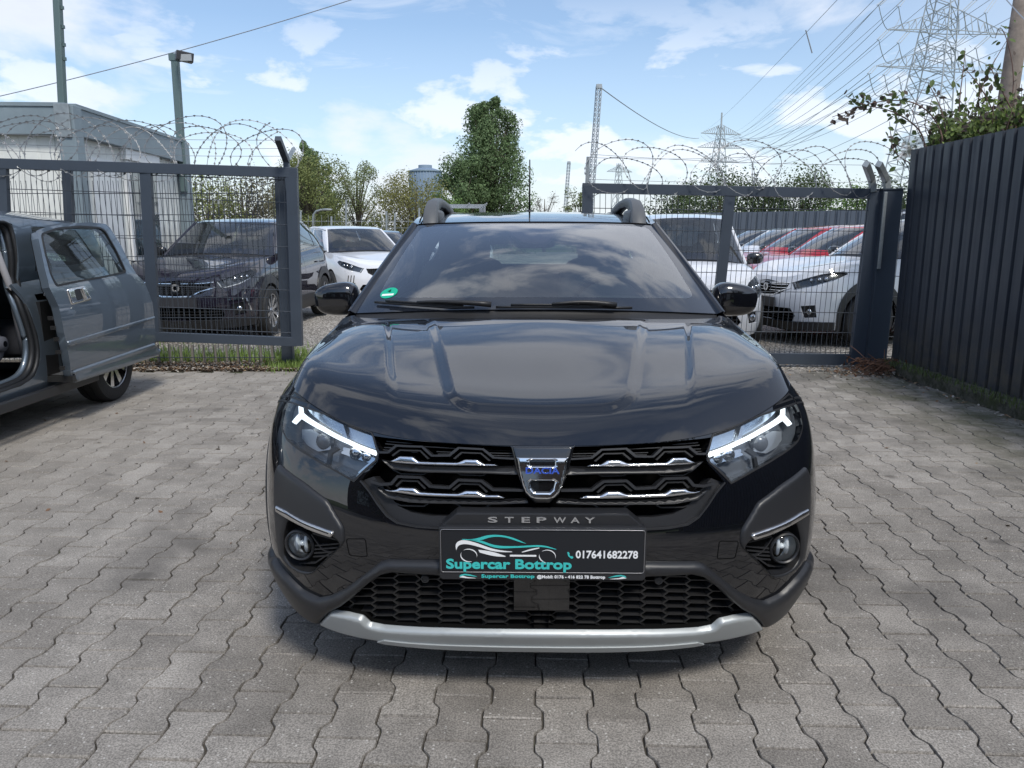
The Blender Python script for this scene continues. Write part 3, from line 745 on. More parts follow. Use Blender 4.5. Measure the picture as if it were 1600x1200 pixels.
    top = [(520, 952), (545, 955.5), (568, 961), (580, 971.5), (600, 976), (700, 981), (780, 982.5)]; bot = [(720, 1004), (650, 1001), (600, 996), (560, 990), (515, 983), (501, 973)]
    a = px(top); bb = px(bot); o = full(np.concatenate([a[::-1], bb[::-1]]))
    sk = prm('skid_plate', SK, o, root, off=.019, skirt=.05, edge=.010, mirror=False)
    lt = px([(844, 1000), (740, 998.5), (640, 993.5), (604, 989.5), (594, 992)]); prm('skid_lip', SK, full(np.concatenate([lt, [[px([(608, 1000)])[0][0], .002]]])), sk, off=.023, skirt=.045, edge=0, mirror=False)
    # ---- main grille
    p = PM(); p.patch(L, GR, h=.05, off=-.085, mirror=True); p.wall(L, GR, .0, -.085, mirror=True); gr = p.build('front_grille', VOID, root)
    def pstrip(name, mt, lines, w, off, skirt, par, edge=0):
        if 'slats' not in name:
            for l in lines:
                for e in (1, -1): p = PM(); p.patch(L, strip(px(l), w, .02), h=.05, hb=.02, off=off, skirt=skirt, only=e, edge=edge); p.build(name, mt, par)
            return
        p = PM()
        for l in lines: p.patch(L, strip(px(l), w, .02), h=.05, hb=.02, off=off, skirt=skirt, mirror=True, edge=edge)
        return p.build(name, mt, par)
    rowA = [(594, 707), (607, 707), (620, 696.5), (660, 698), (675, 712), (702, 712), (717, 700), (755, 702), (771, 715), (806, 717)]
    rowB = [(580, 752), (596, 757), (612, 756), (622, 744.5), (657, 746), (672, 760), (702, 762), (716, 750), (752, 751.5), (770, 765), (818, 766)]
    pstrip('grille_frame', SATIN, [rowA, rowB], .0085, .004, .03, gr)
    pstrip('grille_frame', BLACK, [[(612, 712), (624, 703), (656, 704), (669, 717)], [(709, 717), (721, 707), (751, 708), (765, 720)], [(618, 760), (627, 751), (652, 752), (664, 764)], [(707, 766), (720, 756), (748, 757), (761, 769)]], .006, -.004, .03, gr)
    pstrip('grille_slats', BLACK, [[(610, 734), (624, 741), (660, 742), (673, 732), (705, 734), (718, 743), (754, 744), (768, 735), (812, 736)], [(604, 783), (624, 791), (660, 792), (674, 783), (706, 785), (720, 794), (756, 795), (770, 786), (822, 787)], [(600, 688), (650, 692), (700, 695), (800, 699)], [(598, 692), (650, 696), (700, 699), (800, 703)], [(640, 706), (650, 706)], [(680, 705), (706, 706)], [(682, 709), (703, 709)], [(764, 707), (806, 708)], [(765, 711), (806, 712)], [(596, 698), (615, 699)], [(595, 702), (610, 703)]], .004, -.016, .03, gr)
    p = PM()
    for o in ([(596, 718), (612, 722), (650, 727), (700, 728.5), (775, 729.5), (806, 728), (810, 742), (760, 740), (700, 739), (640, 737), (612, 733)], [(588, 762), (606, 768), (650, 777), (710, 780), (790, 781), (822, 779), (826, 786), (780, 788), (700, 787), (640, 785), (604, 778)]):
        p.patch(L, px(o), h=.03, off=-.006, skirt=.03, mirror=True, edge=.01)
    p.build('grille_bar', SATIN, gr)
    b1 = [(609, 720.5), (617, 717), (626, 712), (647, 712.8), (656, 720), (715, 722), (727, 717), (747, 717.5), (757, 724), (774, 724.5), (780, 728.5), (700, 727.5), (650, 726), (618, 723.5)]
    b2 = [(600, 764.5), (617, 765), (626, 760), (649, 761), (658, 767.5), (716, 770), (728, 765), (747, 765.5), (758, 772), (780, 772), (790, 777.5), (786, 779), (710, 777), (650, 774.5), (608, 768)]
    CHB = mat('blade_chrome', (.85, .86, .88), rough=.16, metal=1)
    for bb_ in (b1, b2):
        for e in (1, -1): prm('chrome_blade', CHB, px(bb_), gr, h=.006, off=.013, skirt=.02, edge=.0085, mirror=False, only=e)
    # satin trough under the grille and thin bright edge
    Tr = px([(563, 751), (577, 768), (590, 788), (604, 806), (620, 817), (650, 823), (692, 826), (760, 827), (820, 827)]); Ti = px([(820, 806), (720, 808), (670, 807), (640, 802), (620, 792), (606, 776), (594, 760), (580, 745)])
    q0 = px([(844, 827), (844, 806)]); o = np.concatenate([Tr, [[0, q0[0][1]], [0, q0[1][1]]], Ti]); prm('grille_sill', SATIN, o, gr, off=-.016, skirt=.04, h=.015)
    pstrip('grille_edge_trim', SATIN, [[(563, 751), (577, 768), (590, 788), (604, 806), (620, 817), (650, 823), (692, 826)]], .0045, .002, .012, gr)
    # ---- badge
    sh = full(px([(797, 697), (806, 735), (812, 752), (820, 772), (836, 786)])); bd = prm('badge_surround', GLOSSB, sh, gr, off=.008, skirt=.04, edge=.010, h=.008, mirror=False)
    q = px([(797, 698.5), (802, 705), (806, 713)]); 
    out_ = full(px([(806, 714), (811, 741), (815, 757), (819.5, 769), (828, 778), (838, 781)])); inn = px([(829.8, 751), (832, 762), (836, 767)]); c1 = full(inn)
    nt_ = px([(830, 719.5), (830, 727)]); c2 = full(nt_)
    p = PM(); p.patch(L, out_, [c1, c2], h=.004, off=.020, skirt=.012, edge=.006); p.build('badge', CHROME, bd)
    # ---- headlights
    DRL = mat('daytime_light', (1, 1, 1), emit=(.86, .95, 1), es=.95); CHD = mat('lamp_reflector', (.6, .62, .65), rough=.12, metal=1); HK = mat('headlamp_housing', (.13, .14, .16), rough=.22, coat=1)
    up = mat('headlamp_upper_reflector', (.50, .58, .68), rough=.18, metal=.8)
    FOGR = mat('fog_reflector_silver', (.72, .75, .78), rough=.3, metal=.25); FOGW = mat('fog_glass_white', (.85, .88, .9), rough=.15, coat=1)
    def hx(pts): return px(pts)
    for e in (1, -1):
        p = PM(); p.patch(L, HL, h=.02, off=-.06, only=e); 
        k = np.array([1, 1, 1]); o = HL
        # walls for one side
        w = PM(); w.wall(L, HL, .0, -.06); 
        if e == -1: w.v = [(-x, y, z) for x, y, z in w.v]; w.n = [(-x, y, z) for x, y, z in w.n]; w.f = [f[::-1] for f in w.f]
        p.raw(w.v, w.n, w.f); hl = p.build('headlight', HK, root)
        def hpart(name, mt, pts, off, skirt=.004, edge=0, h=.01):
            p = PM(); p.patch(L, hx(pts), h=h, off=off, skirt=skirt, edge=edge, only=e); return p.build(name, mt, hl)
        hpart('upper_reflector', up, [(471, 620), (500, 641), (540, 663), (578, 678), (586, 702), (520, 672), (475, 643), (467, 634)], -.034)
        hpart('side_reflector', CHAMB, [(457, 619), (460, 620), (460, 641), (449, 652), (445, 655), (447, 640), (452, 626)], -.026)
        hpart('reflector_divider', CHD, [(524, 654), (528, 656), (537, 683), (529, 679)], -.02, skirt=.012)
        hpart('daytime_strip', DRL, [(460.5, 624), (465.5, 627), (467, 642), (474, 648), (500, 664), (540, 685), (586, 704), (589, 711), (585, 712), (540, 692.5), (500, 672), (470, 655), (464, 651), (455, 660), (450, 657), (461.5, 644)], -.013, skirt=.006, h=.006)
        hpart('lamp_blade', SATIN, [(504, 700), (516, 694), (520, 698), (508, 706), (505, 728), (500, 724)], -.028, skirt=.01)
        hpart('lower_reflector', CHAMB, [(452, 664), (470, 664), (500, 680), (500, 697), (480, 700), (462, 690), (452, 678)], -.045)
        hpart('lower_reflector', CHD, [(524, 694), (545, 699), (575, 714), (583, 720), (556, 744), (548, 738), (566, 722), (540, 712), (520, 704)], -.04, skirt=.01)
        hpart('chrome_corner', CHD, [(584, 716), (588, 719), (554, 749), (550, 745)], -.02)
        for (cx_, cy_, rr_) in ((545, 704, .022), (562, 711, .017), (492, 683, .026)):
            q = px([(cx_, cy_)]); P = L.pos(q)[0]+L.nrm(q)[0]*-.045; m = MB(); m.sq((P[0]*e, P[1], P[2]), (rr_*2, rr_*1.6, rr_*2), 1.0); m.build('projector', CHD if cx_ > 500 else HK, hl, smooth=True)
        p = PM(); p.patch(L, HL, h=.02, off=.001, only=e); p.build('lens', LENS, hl)
    # black gasket around lamps
    for e in (1, -1): p = PM(); p.patch(L, strip(np.concatenate([HL, HL[:1]]), .006, .02), h=.05, hb=.02, off=.0012, only=e); p.build('lamp_gasket', BLACK, root)
    # ---- corner pods with blade and fog lamp
    FG = px(rpoly([(445, 838), (452, 812), (500, 830), (527, 842), (533, 852), (512, 870), (488, 893), (470, 890), (456, 882), (446, 866)], 5))
    for e in (1, -1):
        p = PM(); p.patch(L, PD, [FG], h=.012, off=.010, skirt=.03, edge=.014, only=e); pod = p.build('bumper_pod', SATIN, root)
        p = PM(); p.patch(L, FG, h=.03, off=-.09, only=e); w = PM(); w.wall(L, FG, .004, -.09)
        if e == -1: w.v = [(-x, y, z) for x, y, z in w.v]; w.n = [(-x, y, z) for x, y, z in w.n]; w.f = [f[::-1] for f in w.f]
        p.raw(w.v, w.n, w.f); p.build('fog_recess', BLACK, pod)
        p = PM()
        for l in ([(486, 856), (530, 852)], [(485, 862), (523, 859)], [(484, 868), (516, 866)], [(483, 874), (509, 872)], [(480, 838), (497, 862), (516, 870)], [(452, 884), (486, 884), (510, 868)], [(482, 836), (528, 848)]): p.patch(L, strip(px(l), .004, .03), h=.1, hb=.03, off=-.016, skirt=.03, only=e)
        p.build('fog_slats', SATIN, pod)
        p = PM(); blo = [(437.5, 788), (450, 794), (478, 810), (500, 818.5), (524, 827), (527, 832.5), (522, 839), (500, 832), (478, 822.5), (455, 810), (438, 799)]
        p.patch(L, px(blo), h=.008, off=.018, skirt=.012, edge=.006, only=e); bl = p.build('bumper_blade', mat('satin_chrome', (.62, .61, .6), rough=.22, metal=1), pod)
        p = PM(); p.patch(L, strip(px([(441, 794), (455, 801), (478, 814.5), (500, 824), (519, 831)]), .004, .02), h=.05, hb=.02, off=.0185, skirt=.001, only=e); p.build('blade_groove', BLACK, bl)
        q = px([(466, 853)]); P = L.pos(q)[0]; n = Vector(L.nrm(q)[0]); fwd = (n*.5+Vector((0, -1, 0))*.8).normalized(); rot = fwd.to_track_quat('Z', 'Y').to_matrix()
        m = MB(); m.lathe([(-.034, .001), (-.032, .018), (-.024, .031), (-.006, .0385)], 28, axis='z'); cv = [Vector(v) for v in m.v]; base = Vector(P)+n*-.004
        def xf(v): w_ = rot @ Vector(v)+base; return (w_.x*e, w_.y, w_.z)
        m.v = [xf(v) for v in m.v]; m.build('fog_reflector', FOGR, pod, smooth=True)
        m = MB(); m.lathe([(-.016, .046), (.0, .045), (.004, .0415), (.001, .038), (-.02, .0375)], 28, axis='z'); m.v = [xf(v) for v in m.v]; m.build('fog_bezel', SATIN, pod, smooth=30)
        m = MB()
        for xx in (-.013, .013):
            m.sq((xx, 0, -.018), (.012, .052, .02), .8)
        m.sq((0, 0, -.022), (.018, .018, .024), 1.)
        m.v = [xf(v) for v in m.v]; m.build('fog_bulb', FOGW, pod, smooth=True)
        m = MB(); m.lathe([(-.008, .0385), (.002, .030), (.006, .016), (.0075, .0005)], 28, axis='z'); m.v = [xf(v) for v in m.v]; out2 = []
        for f in m.f:
            a_, b_, c_ = [Vector(m.v[i]) for i in f[:3]]; nn_ = (b_-a_).cross(c_-a_); out2.append(f if nn_.dot(Vector((fwd.x*e, fwd.y, fwd.z))) > 0 else f[::-1])
        m.f = out2; m.build('fog_lens', LENS, pod, smooth=True)
    # tow hook cover seam
    pstrip('tow_cover_seam', VOID, [rpoly([(541, 842), (571, 842), (574, 870), (546, 868)], 4)+[(541.5, 846)]], .0022, .0006, .001, root)
    # ---- windscreen
    W = c.ws; wp = lambda p: c.pxf(W, p); sx = W.su; sv = W.sv
    def inner(m0, m1, mt, mb):
        o = []
        for a, b2 in ((-1+m0, mb), (-.5, mb*.8), (0, mb*.75), (.5, mb*.8), (1-m0, mb), (1-m1, 1-mt), (.5, 1-mt*.75), (0, 1-mt*.7), (-.5, 1-mt*.75), (-1+m1, 1-mt)): o.append((a*sx, b2*sv))
        return rpoly(o, .05)
    IN = inner(.085, .05, .045, .13)
    p = PM(); p.patch(W, W.uv([(-1, .0), (1, .0), (1, 1), (-1, 1)]), [IN], h=.025, skirt=.008); wsf = p.build('windscreen_border', mat('glass_frit', (.012, .015, .022), rough=.08, coat=1), root)
    p = PM(); p.patch(W, IN, h=.025); p.build('windscreen', WGLASS, root)
    # sensor housing, sticker
    p = PM(); p.patch(W, wp([(790, 347), (872, 347), (872, 350), (866, 364), (852, 376), (836, 379), (818, 376), (800, 364), (791, 351)]), h=.02, off=-.008, skirt=.02); p.build('sensor_housing', mat('sensor_black', (.05, .03, .045), rough=.4), root)
    p = PM(); ce = wp([(608, 458)])[0]; el = [(ce[0]+.040*math.cos(t), ce[1]+.040*math.sin(t)) for t in np.linspace(0, 2*math.pi, 33)[:-1]]; p.patch(W, el, h=.02, off=.0015); st = p.build('emission_sticker', mat('sticker_green', (.0, .42, .25), rough=.5), root)
    p = PM(); p.patch(W, [(ce[0]-.028, ce[1]-.022), (ce[0]+.028, ce[1]-.022), (ce[0]+.028, ce[1]-.008), (ce[0]-.028, ce[1]-.008)], h=.02, off=.0025); p.build('sticker_band', mat('sticker_white', (.85, .9, .88), rough=.5), st)
    vs, fs = text_mesh('4', .034, bold=.0, extr=0); p = MB(); q = np.array([(ce[0]-.010+v.x, ce[1]+.002+v.y) for v in vs]); P = W.pos(q)+W.nrm(q)*.0028; p.add(P, fs); p.build('sticker_digit', VOID, st)
    # cowl, wipers
    p = PM(); p.patch(c.cowlp, c.cowlp.uv([(-1, 0), (1, 0), (1, 1), (-1, 1)]), h=.03, off=-.004); p.build('cowl', BLACK, root)
    def wiper(blade, arm):
        m = MB()
        def wpt(x, y, o): q = wp([(x, y)]); return tuple(W.pos(q)[0]+W.nrm(q)[0]*o)
        n = 10; pts = [wpt(blade[0][0]+(blade[1][0]-blade[0][0])*t, blade[0][1]+(blade[1][1]-blade[0][1])*t, .012) for t in np.linspace(0, 1, n)]
        m.tube(pts, .006, 6); m.tube([tuple(np.array(p)+np.array([0, -.006, .010])) for p in pts[1:-1]], .0045, 6)
        w = m.build('wiper', BLACK, root, smooth=True); m = MB()
        pa = [wpt(arm[0][0]+(arm[1][0]-arm[0][0])*t, arm[0][1]+(arm[1][1]-arm[0][1])*t, .026+.012*math.sin(math.pi*t)) for t in np.linspace(0, 1, 8)]
        m.tube(pa, [.006, .007, .008, .009, .010, .011, .012, .013], 6); m.build('wiper_arm', BLACK, w, smooth=True)
    wiper([(588, 475.5), (742, 487)], [(655, 480), (768, 488)]); wiper([(775, 486.5), (985, 488)], [(862, 483), (960, 489)])
    # ---- mirrors
    for e in (1, -1):
        m = MB(); m.sq((0, 0, 0), (.20, .14, .15), .62, 26, 16)
        def df(v):
            x, y, z = v; t = (x+.1)/.2; zz = z*(1.02-.26*t*t)-.008*t*(1 if z < 0 else .6)+(.010*(1-t)); return (x+.01*math.sin(z*12), y*(1-.25*t)-.03*(1-t)*0, zz)
        m.v = [df(v) for v in m.v]; cy, cz = 1.60, 1.003
        top = MB(); bot = MB(); vs = m.v
        ft = [f for f in m.f if sum(vs[i][2] for i in f)/4 > -.026+.03*(sum(vs[i][0] for i in f)/4+.1)/.2*0]; fb = [f for f in m.f if f not in set(ft)]
        def fin(fs_, name, mt, par):
            o = MB(); o.add([(e*(.892+x), cy+y, cz+z) for x, y, z in vs], fs_); return o.build(name, mt, par, smooth=True, fix=True)
        mi = fin(ft, 'side_mirror', HERO_PAINT, root); fin(fb, 'mirror_base_cover', GLOSSB, mi)
        k = MB(); k.sq((e*.79, cy+.0, .965), (.14, .06, .05), .6); k.build('mirror_foot', BLACK, mi, smooth=True)
        k = MB(); k.sq((e*.895, cy+.066, 1.02), (.165, .01, .10), .5); k.build('mirror_glass', CHROME, mi, smooth=True)
    # ---- roof rails and antenna
    RM = mat('grey_rail_plastic', (.09, .095, .10), rough=.5)
    for e in (-1, 1):
        m = MB(); xs = lambda y: .518-.03*max(0, (y-3.0))+.02*min(1, (y-2.05)/.6)
        path = [(2.02, 1.350, .038, .03), (2.05, 1.376, .038, .045), (2.11, 1.412, .035, .052), (2.20, 1.448, .031, .046), (2.33, 1.474, .026, .030), (2.5, 1.492, .030, .026), (2.8, 1.492, .026, .024), (3.0, 1.478, .028, .028), (3.16, 1.450, .030, .032), (3.24, 1.41, .030, .034)]
        V = []; n = 12
        for i, (y, z, w, h) in enumerate(path):
            j0 = max(i-1, 0); j1 = min(i+1, len(path)-1); t = Vector((0, path[j1][0]-path[j0][0], path[j1][1]-path[j0][1])).normalized(); u_ = Vector((0, -t.z, t.y))
            for k_ in range(n):
                a = 2*math.pi*k_/n; ca = math.copysign(abs(math.cos(a))**.4, math.cos(a)); sa = math.copysign(abs(math.sin(a))**.4, math.sin(a)); pp = Vector((e*xs(y), y, z-.028))+Vector((1, 0, 0))*ca*w+u_*sa*h; V.append(pp)
        F = [(i*n+k_, i*n+(k_+1) % n, (i+1)*n+(k_+1) % n, (i+1)*n+k_) for i in range(len(path)-1) for k_ in range(n)]+[tuple(range(n)), tuple(range((len(path)-1)*n, len(path)*n))]
        m.add(V, F); m.sq((e*.50, 2.22, 1.375), (.05, .30, .08), .5); m.sq((e*.50, 3.15, 1.40), (.05, .2, .06), .5); m.build('roof_rail', RM, root, smooth=45, fix=True)
    m = MB(); m.sq((-.015, 3.40, 1.44), (.05, .10, .03), .8); m.tube([(-.015, 3.39, 1.45), (-.015, 3.37, 1.775)], [.0065, .004], 6); m.build('roof_antenna', BLACK, root, smooth=True)
    # black seal strips along the pillars and roof ditch
    m = MB(); t = np.linspace(0, 1, 24)
    for e in (-1, 1):
        P = c.side.pos(c.side.uv([(0.004, b_) for b_ in t])); m.tube([(e*(p[0]-.004), p[1]-.004, p[2]+.003) for p in P], .0035, 5)
        P = c.side.pos(c.side.uv([(b_, 1) for b_ in t])); m.tube([(e*(p[0]-.035), p[1]+.01, p[2]+.016) for p in P], .004, 5)
    a = np.linspace(-1, 1, 40); P = c.ws.fn(a, np.ones(40)); m.tube([(p[0], p[1]+.002, p[2]+.002) for p in P], .003, 5)
    m.build('window_seals', VOID, root, smooth=True)
    # ---- interior
    for x in (-.36, .36): seat(root, x, 1.72)
    m = MB(); m.sq((0, 3.0, .55), (1.25, .5, .25), .4); m.sq((0, 3.28, .80), (1.25, .14, .5), .4)
    for x in (-.42, .42): m.sq((x, 3.32, 1.10), (.24, .09, .10), .5)
    m.build('rear_bench', SEATM, root, smooth=True)
    m = MB(); m.sq((0, 1.50, .86), (1.36, .62, .22), .35); m.sq((.36, 1.66, .965), (.42, .22, .10), .7); m.sq((0, 1.78, .6), (.25, .8, .4), .4); m.build('dashboard', DASH, root, smooth=True)
    m = MB(); cc = Vector((.36, 1.86, .93)); ax = Vector((0, 1, .45)).normalized(); uu = Vector((1, 0, 0)); vv = ax.cross(uu)
    m.tube([cc+uu*.18*math.cos(a)+vv*.18*math.sin(a) for a in np.linspace(0, 2*math.pi, 33)[:-1]], .015, 8, closed=True); m.bar(cc-uu*.17, cc+uu*.17, .03, .05); m.sq(cc, (.14, .05, .12), .6); m.build('steering_wheel', SATIN, root, smooth=40)
    m = MB(); m.sq((0, 2.02, 1.255), (.21, .03, .065), .5); m.tube([(0, 2.0, 1.29), (0, 1.96, 1.325)], .008); m.build('interior_mirror', SATIN, root, smooth=True)
    m = MB(); m.box((0, 2.6, .30), (1.45, 2.6, .02));
    for e in (-1, 1):
        m.box((e*.80, 2.5, .62), (.04, 2.3, .60))
        m.sq((e*.665, 2.66, 1.14), (.05, .10, .42), .5)
    m.build('cabin_trim', DASH, root)
    m = PM(); m.patch(c.roof, c.roof.uv([(-.96, .02), (.96, .02), (.96, .98), (-.96, .98)]), h=.1, off=-.03); m.build('headliner', mat('headliner', (.30, .31, .31), rough=.9), root)
    # ---- STEPWAY panel and plate
    s0 = .527/317.
    def plane_pt(x, y, d=0.): return Vector(((x-848)*s0, -.045-d, 0))
    zc0 = .492
    def fr(x, y): return ((x-848)*s0, zc0-(y-858)*s0*1.10)
    def pprism(name, mt, poly, y0, dep, par, bevel=0, out=None):
        m = MB(); m.prism([fr(*p) for p in poly], (0, y0, 0), (1, 0, 0), (0, 0, 1), (0, dep, 0)); return m.build(name, mt, par, fix=True, bevel=bevel)
    bp = pprism('badge_panel', SATIN, [(692, 822), (716, 803), (980, 803), (1004, 822), (1004, 830), (692, 830)], -.012, .05, root, bevel=.004)
    def word(txt, x0, x1, ybase, capx, mt, name, par, y0, bold=0., spacing=1., mono=False, bar=.0016):
        h = capx*s0*1.10; size = h/.70; wd = (x1-x0)*s0; vs, fs = text_mesh(txt, size, bold=bold, extr=bar/2, spacing=spacing, width=wd); X, Z = fr(x0, ybase)
        m = MB(); m.add([(X+v.x, y0-v.z, Z+v.y) for v in vs], fs); return m.build(name, mt, par, fix=True)
    LT = mat('letter_chrome', (.75, .76, .78), rough=.2, metal=.9)
    xs_ = [(764, 779), (790, 804), (816, 829), (839, 854), (865, 884), (891, 905), (913, 928)]
    m = MB()
    for ch, (xa, xb) in zip('STEPWAY', xs_):
        h = 8*s0*1.1; vs, fs = text_mesh(ch, h/.70, bold=.0004, extr=.0012, width=(xb-xa)*s0); X, Z = fr(xa, 816); m.add([(X+v.x, -.0135-v.z, Z+v.y) for v in vs], fs)
    m.build('model_lettering', LT, bp, fix=True)
    TE = mat('print_teal', (.05, .52, .50), rough=.45); WH = mat('print_white', (.82, .84, .86), rough=.45); PB = mat('plate_black', (.012, .014, .018), rough=.3)
    ph = pprism('plate_holder', SATIN, [(691, 820), (1005, 820), (1007, 822), (1007, 894), (1003, 898), (693, 898), (689, 894), (689, 822)], -.030, .035, root, bevel=.003)
    pf = pprism('number_plate', PB, [(696, 825), (1000, 825), (1002, 827), (1002, 884), (694, 884), (694, 827)], -.0325, .004, ph)
    m = MB(); ring = rpoly([(692, 823), (1004, 823), (1004, 886), (692, 886)], 4); m.tube([(fr(*q)[0], -.0318, fr(*q)[1]) for q in ring], .0013, 5, closed=True); m.build('plate_rim', mat('rim_grey', (.25, .25, .26), rough=.3, metal=.6), ph, smooth=True)
    y0 = -.0332
    word('Supercar Bottrop', 700, 893, 880, 13.6, TE, 'plate_lettering', pf, y0, bold=.0011)
    word('017641682278', 899, 994, 863.5, 10.6, WH, 'plate_number_lettering', pf, y0, bold=.0006)
    word('Supercar Bottrop', 754, 836, 894.3, 4.6, TE, 'holder_lettering', ph, -.0308, bold=.0003)
    word('@Mobil: 0176 - 416 822 78 Bottrop', 840, 945, 894.6, 4.2, WH, 'holder_lettering', ph, -.0308, bold=.0003)
    def blade(pts, mt, name, par, yy=y0):
        m = MB(); m.prism([fr(*p) for p in pts], (0, yy-.0008, 0), (1, 0, 0), (0, 0, 1), (0, .0014, 0)); m.build(name, mt, par, fix=True)
    def K(x, y): return (680+x/4.444, 660+y/4.444)
    def crv(top, bot): return [K(*p) for p in top]+[K(*p) for p in bot[::-1]]
    def sp(pts, n=8):
        P = np.array(pts, float); k = np.concatenate([[0], np.cumsum(np.linalg.norm(np.diff(P, axis=0), axis=1))]); M = natspline(k); q = np.linspace(0, k[-1], n*(len(pts)-1)); return [tuple(x) for x in weights(k, M, q) @ P]
    blade(crv(sp([(240, 788), (300, 780), (360, 763), (440, 757), (520, 768), (590, 792), (635, 812)]), sp([(260, 792), (330, 790), (380, 775), (440, 768), (510, 776), (575, 796), (635, 812)])), TE, 'car_logo', pf)
    blade(crv(sp([(200, 786), (280, 788), (330, 795), (400, 818), (500, 830), (640, 826), (760, 826), (840, 848)]), sp([(200, 788), (280, 796), (340, 812), (420, 838), (520, 842), (640, 836), (750, 834), (840, 850)])), TE, 'car_logo', pf)
    blade(crv(sp([(160, 858), (160, 815), (190, 795), (250, 798), (320, 818), (400, 845), (540, 866)]), sp([(160, 860), (172, 832), (205, 818), (260, 822), (330, 840), (400, 860), (540, 868)])), WH, 'car_logo', pf)
    blade(crv(sp([(310, 855), (370, 862), (430, 875), (495, 895)]), sp([(320, 872), (370, 885), (430, 896), (495, 899)])), WH, 'car_logo', pf)
    blade(crv([(525, 887), (705, 887)], [(525, 897), (705, 897)]), WH, 'car_logo', pf)
    blade(crv(sp([(605, 868), (660, 850), (725, 838)]), sp([(612, 870), (665, 857), (725, 842)])), WH, 'car_logo', pf)
    def arc(cx, cy, r, a0, a1, w):
        A = [math.radians(a) for a in np.linspace(a0, a1, 20)]; o = [(cx+r*math.cos(a), cy-r*math.sin(a)*.75) for a in A]; i = [(cx+(r-w*math.sin(math.pi*k/19))*math.cos(a), cy-(r-w*math.sin(math.pi*k/19))*math.sin(a)*.75) for k, a in enumerate(A)]; return [K(*p) for p in o+i[::-1]]
    blade(arc(245, 892, 57, -20, 130, 7), WH, 'car_logo', pf); blade(arc(245, 892, 57, 150, 290, 7), WH, 'car_logo', pf); blade(arc(780, 895, 57, -20, 130, 6), WH, 'car_logo', pf); blade(arc(780, 895, 57, 160, 260, 7), WH, 'car_logo', pf)
    blade([K(*p) for p in [(915, 868), (925, 866), (932, 878), (928, 884), (940, 896), (948, 892), (957, 900), (952, 908), (942, 908), (922, 892)]], TE, 'phone_icon', pf)
    for dx, fl in ((0, 1), (1010, -1)):
        f2 = lambda pts: [K((p[0] if fl == 1 else 490-p[0])+dx, p[1]) for p in pts]
        blade(f2([(178, 1036), (185, 1025), (215, 1018), (250, 1022), (300, 1036), (250, 1030), (215, 1026)]), TE, 'small_car_logo', ph, -.0305); blade(f2([(178, 1040), (200, 1030), (230, 1040), (290, 1046), (235, 1046)]), WH, 'small_car_logo', ph, -.0305)
    # badge lettering
    q = px([(820.5, 737), (846.5, 737)]); Pq = L.pos(q); z0 = Pq[1][2]; h = 9.2*s0; vs, fs = text_mesh('DACIA', h/.70, bold=.0005, extr=.0006, width=52*s0); yb = L.pos(px([(844, 737)]))[0][1]
    m = MB(); m.add([(-26*s0+v.x, yb-.029-v.z+(v.y)*.12, z0+v.y+.004) for v in vs], fs); m.build('badge_lettering', mat('badge_blue', (.03, .09, .50), rough=.3, coat=1), bd, fix=True)
    # tail lamps, rear handle: seen from the side only
    p = PM(); tl = c.near([(.80, 3.80, .95), (.70, 3.93, .97), (.66, 3.98, .80), (.78, 3.88, .78)]); p.patch(L, tl, h=.04, off=.006, skirt=.01, mirror=True); p.build('tail_light', REDL, root)
    for e in (-1, 1):
        for y in (2.25, 3.05):
            m = MB(); m.sq((e*.905, y, .84), (.03, .18, .025), .6); m.build('door_handle', HERO_PAINT, root, smooth=True)
    return root
rnd = random.Random(7)
# ------------------------------------------------------------ ground
def noise_mat(name, fn):
    m = bpy.data.materials.new(name); m.use_nodes = True; t = m.node_tree; b = t.nodes['Principled BSDF']
    class K:
        def n(s, ty, **k):
            x = t.nodes.new(ty)
            for a, v in k.items():
                if a in x.inputs: x.inputs[a].default_value = v
                else: setattr(x, a, v)
            return x
        def l(s, a, b2): t.links.new(a, b2)
        def math(s, op, a, b2=None, clamp=False):
            x = t.nodes.new('ShaderNodeMath'); x.operation = op; x.use_clamp = clamp
            for i, v in enumerate((a, b2)):
                if v is None: continue
                if isinstance(v, (int, float)): x.inputs[i].default_value = v
                else: t.links.new(v, x.inputs[i])
            return x.outputs[0]
        def noise(s, vec, scale, det=4, rough=.6, dist=0):
            x = t.nodes.new('ShaderNodeTexNoise'); x.inputs['Scale'].default_value = scale; x.inputs['Detail'].default_value = det; x.inputs['Roughness'].default_value = rough; x.inputs['Distortion'].default_value = dist; t.links.new(vec, x.inputs[0]); return x.outputs[0]
        def rng(s, v, a, b2, c, d, smooth=True):
            x = t.nodes.new('ShaderNodeMapRange'); x.interpolation_type = 'SMOOTHSTEP' if smooth else 'LINEAR'
            for i, q in enumerate((a, b2, c, d)): x.inputs[i+1].default_value = q
            t.links.new(v, x.inputs[0]); return x.outputs[0]
        def mix(s, f, a, b2, mode='MIX'):
            x = t.nodes.new('ShaderNodeMix'); x.data_type = 'RGBA'; x.blend_type = mode
            for i, v in ((0, f), (6, a), (7, b2)):
                if isinstance(v, (int, float)): x.inputs[i].default_value = v
                elif isinstance(v, tuple): x.inputs[i].default_value = (*v, 1)
                else: t.links.new(v, x.inputs[i])
            return x.outputs[2]
    k = K(); k.b = b; k.tc = t.nodes.new('ShaderNodeTexCoord').outputs['Object']; k.geo = t.nodes.new('ShaderNodeNewGeometry')
    fn(k); return m
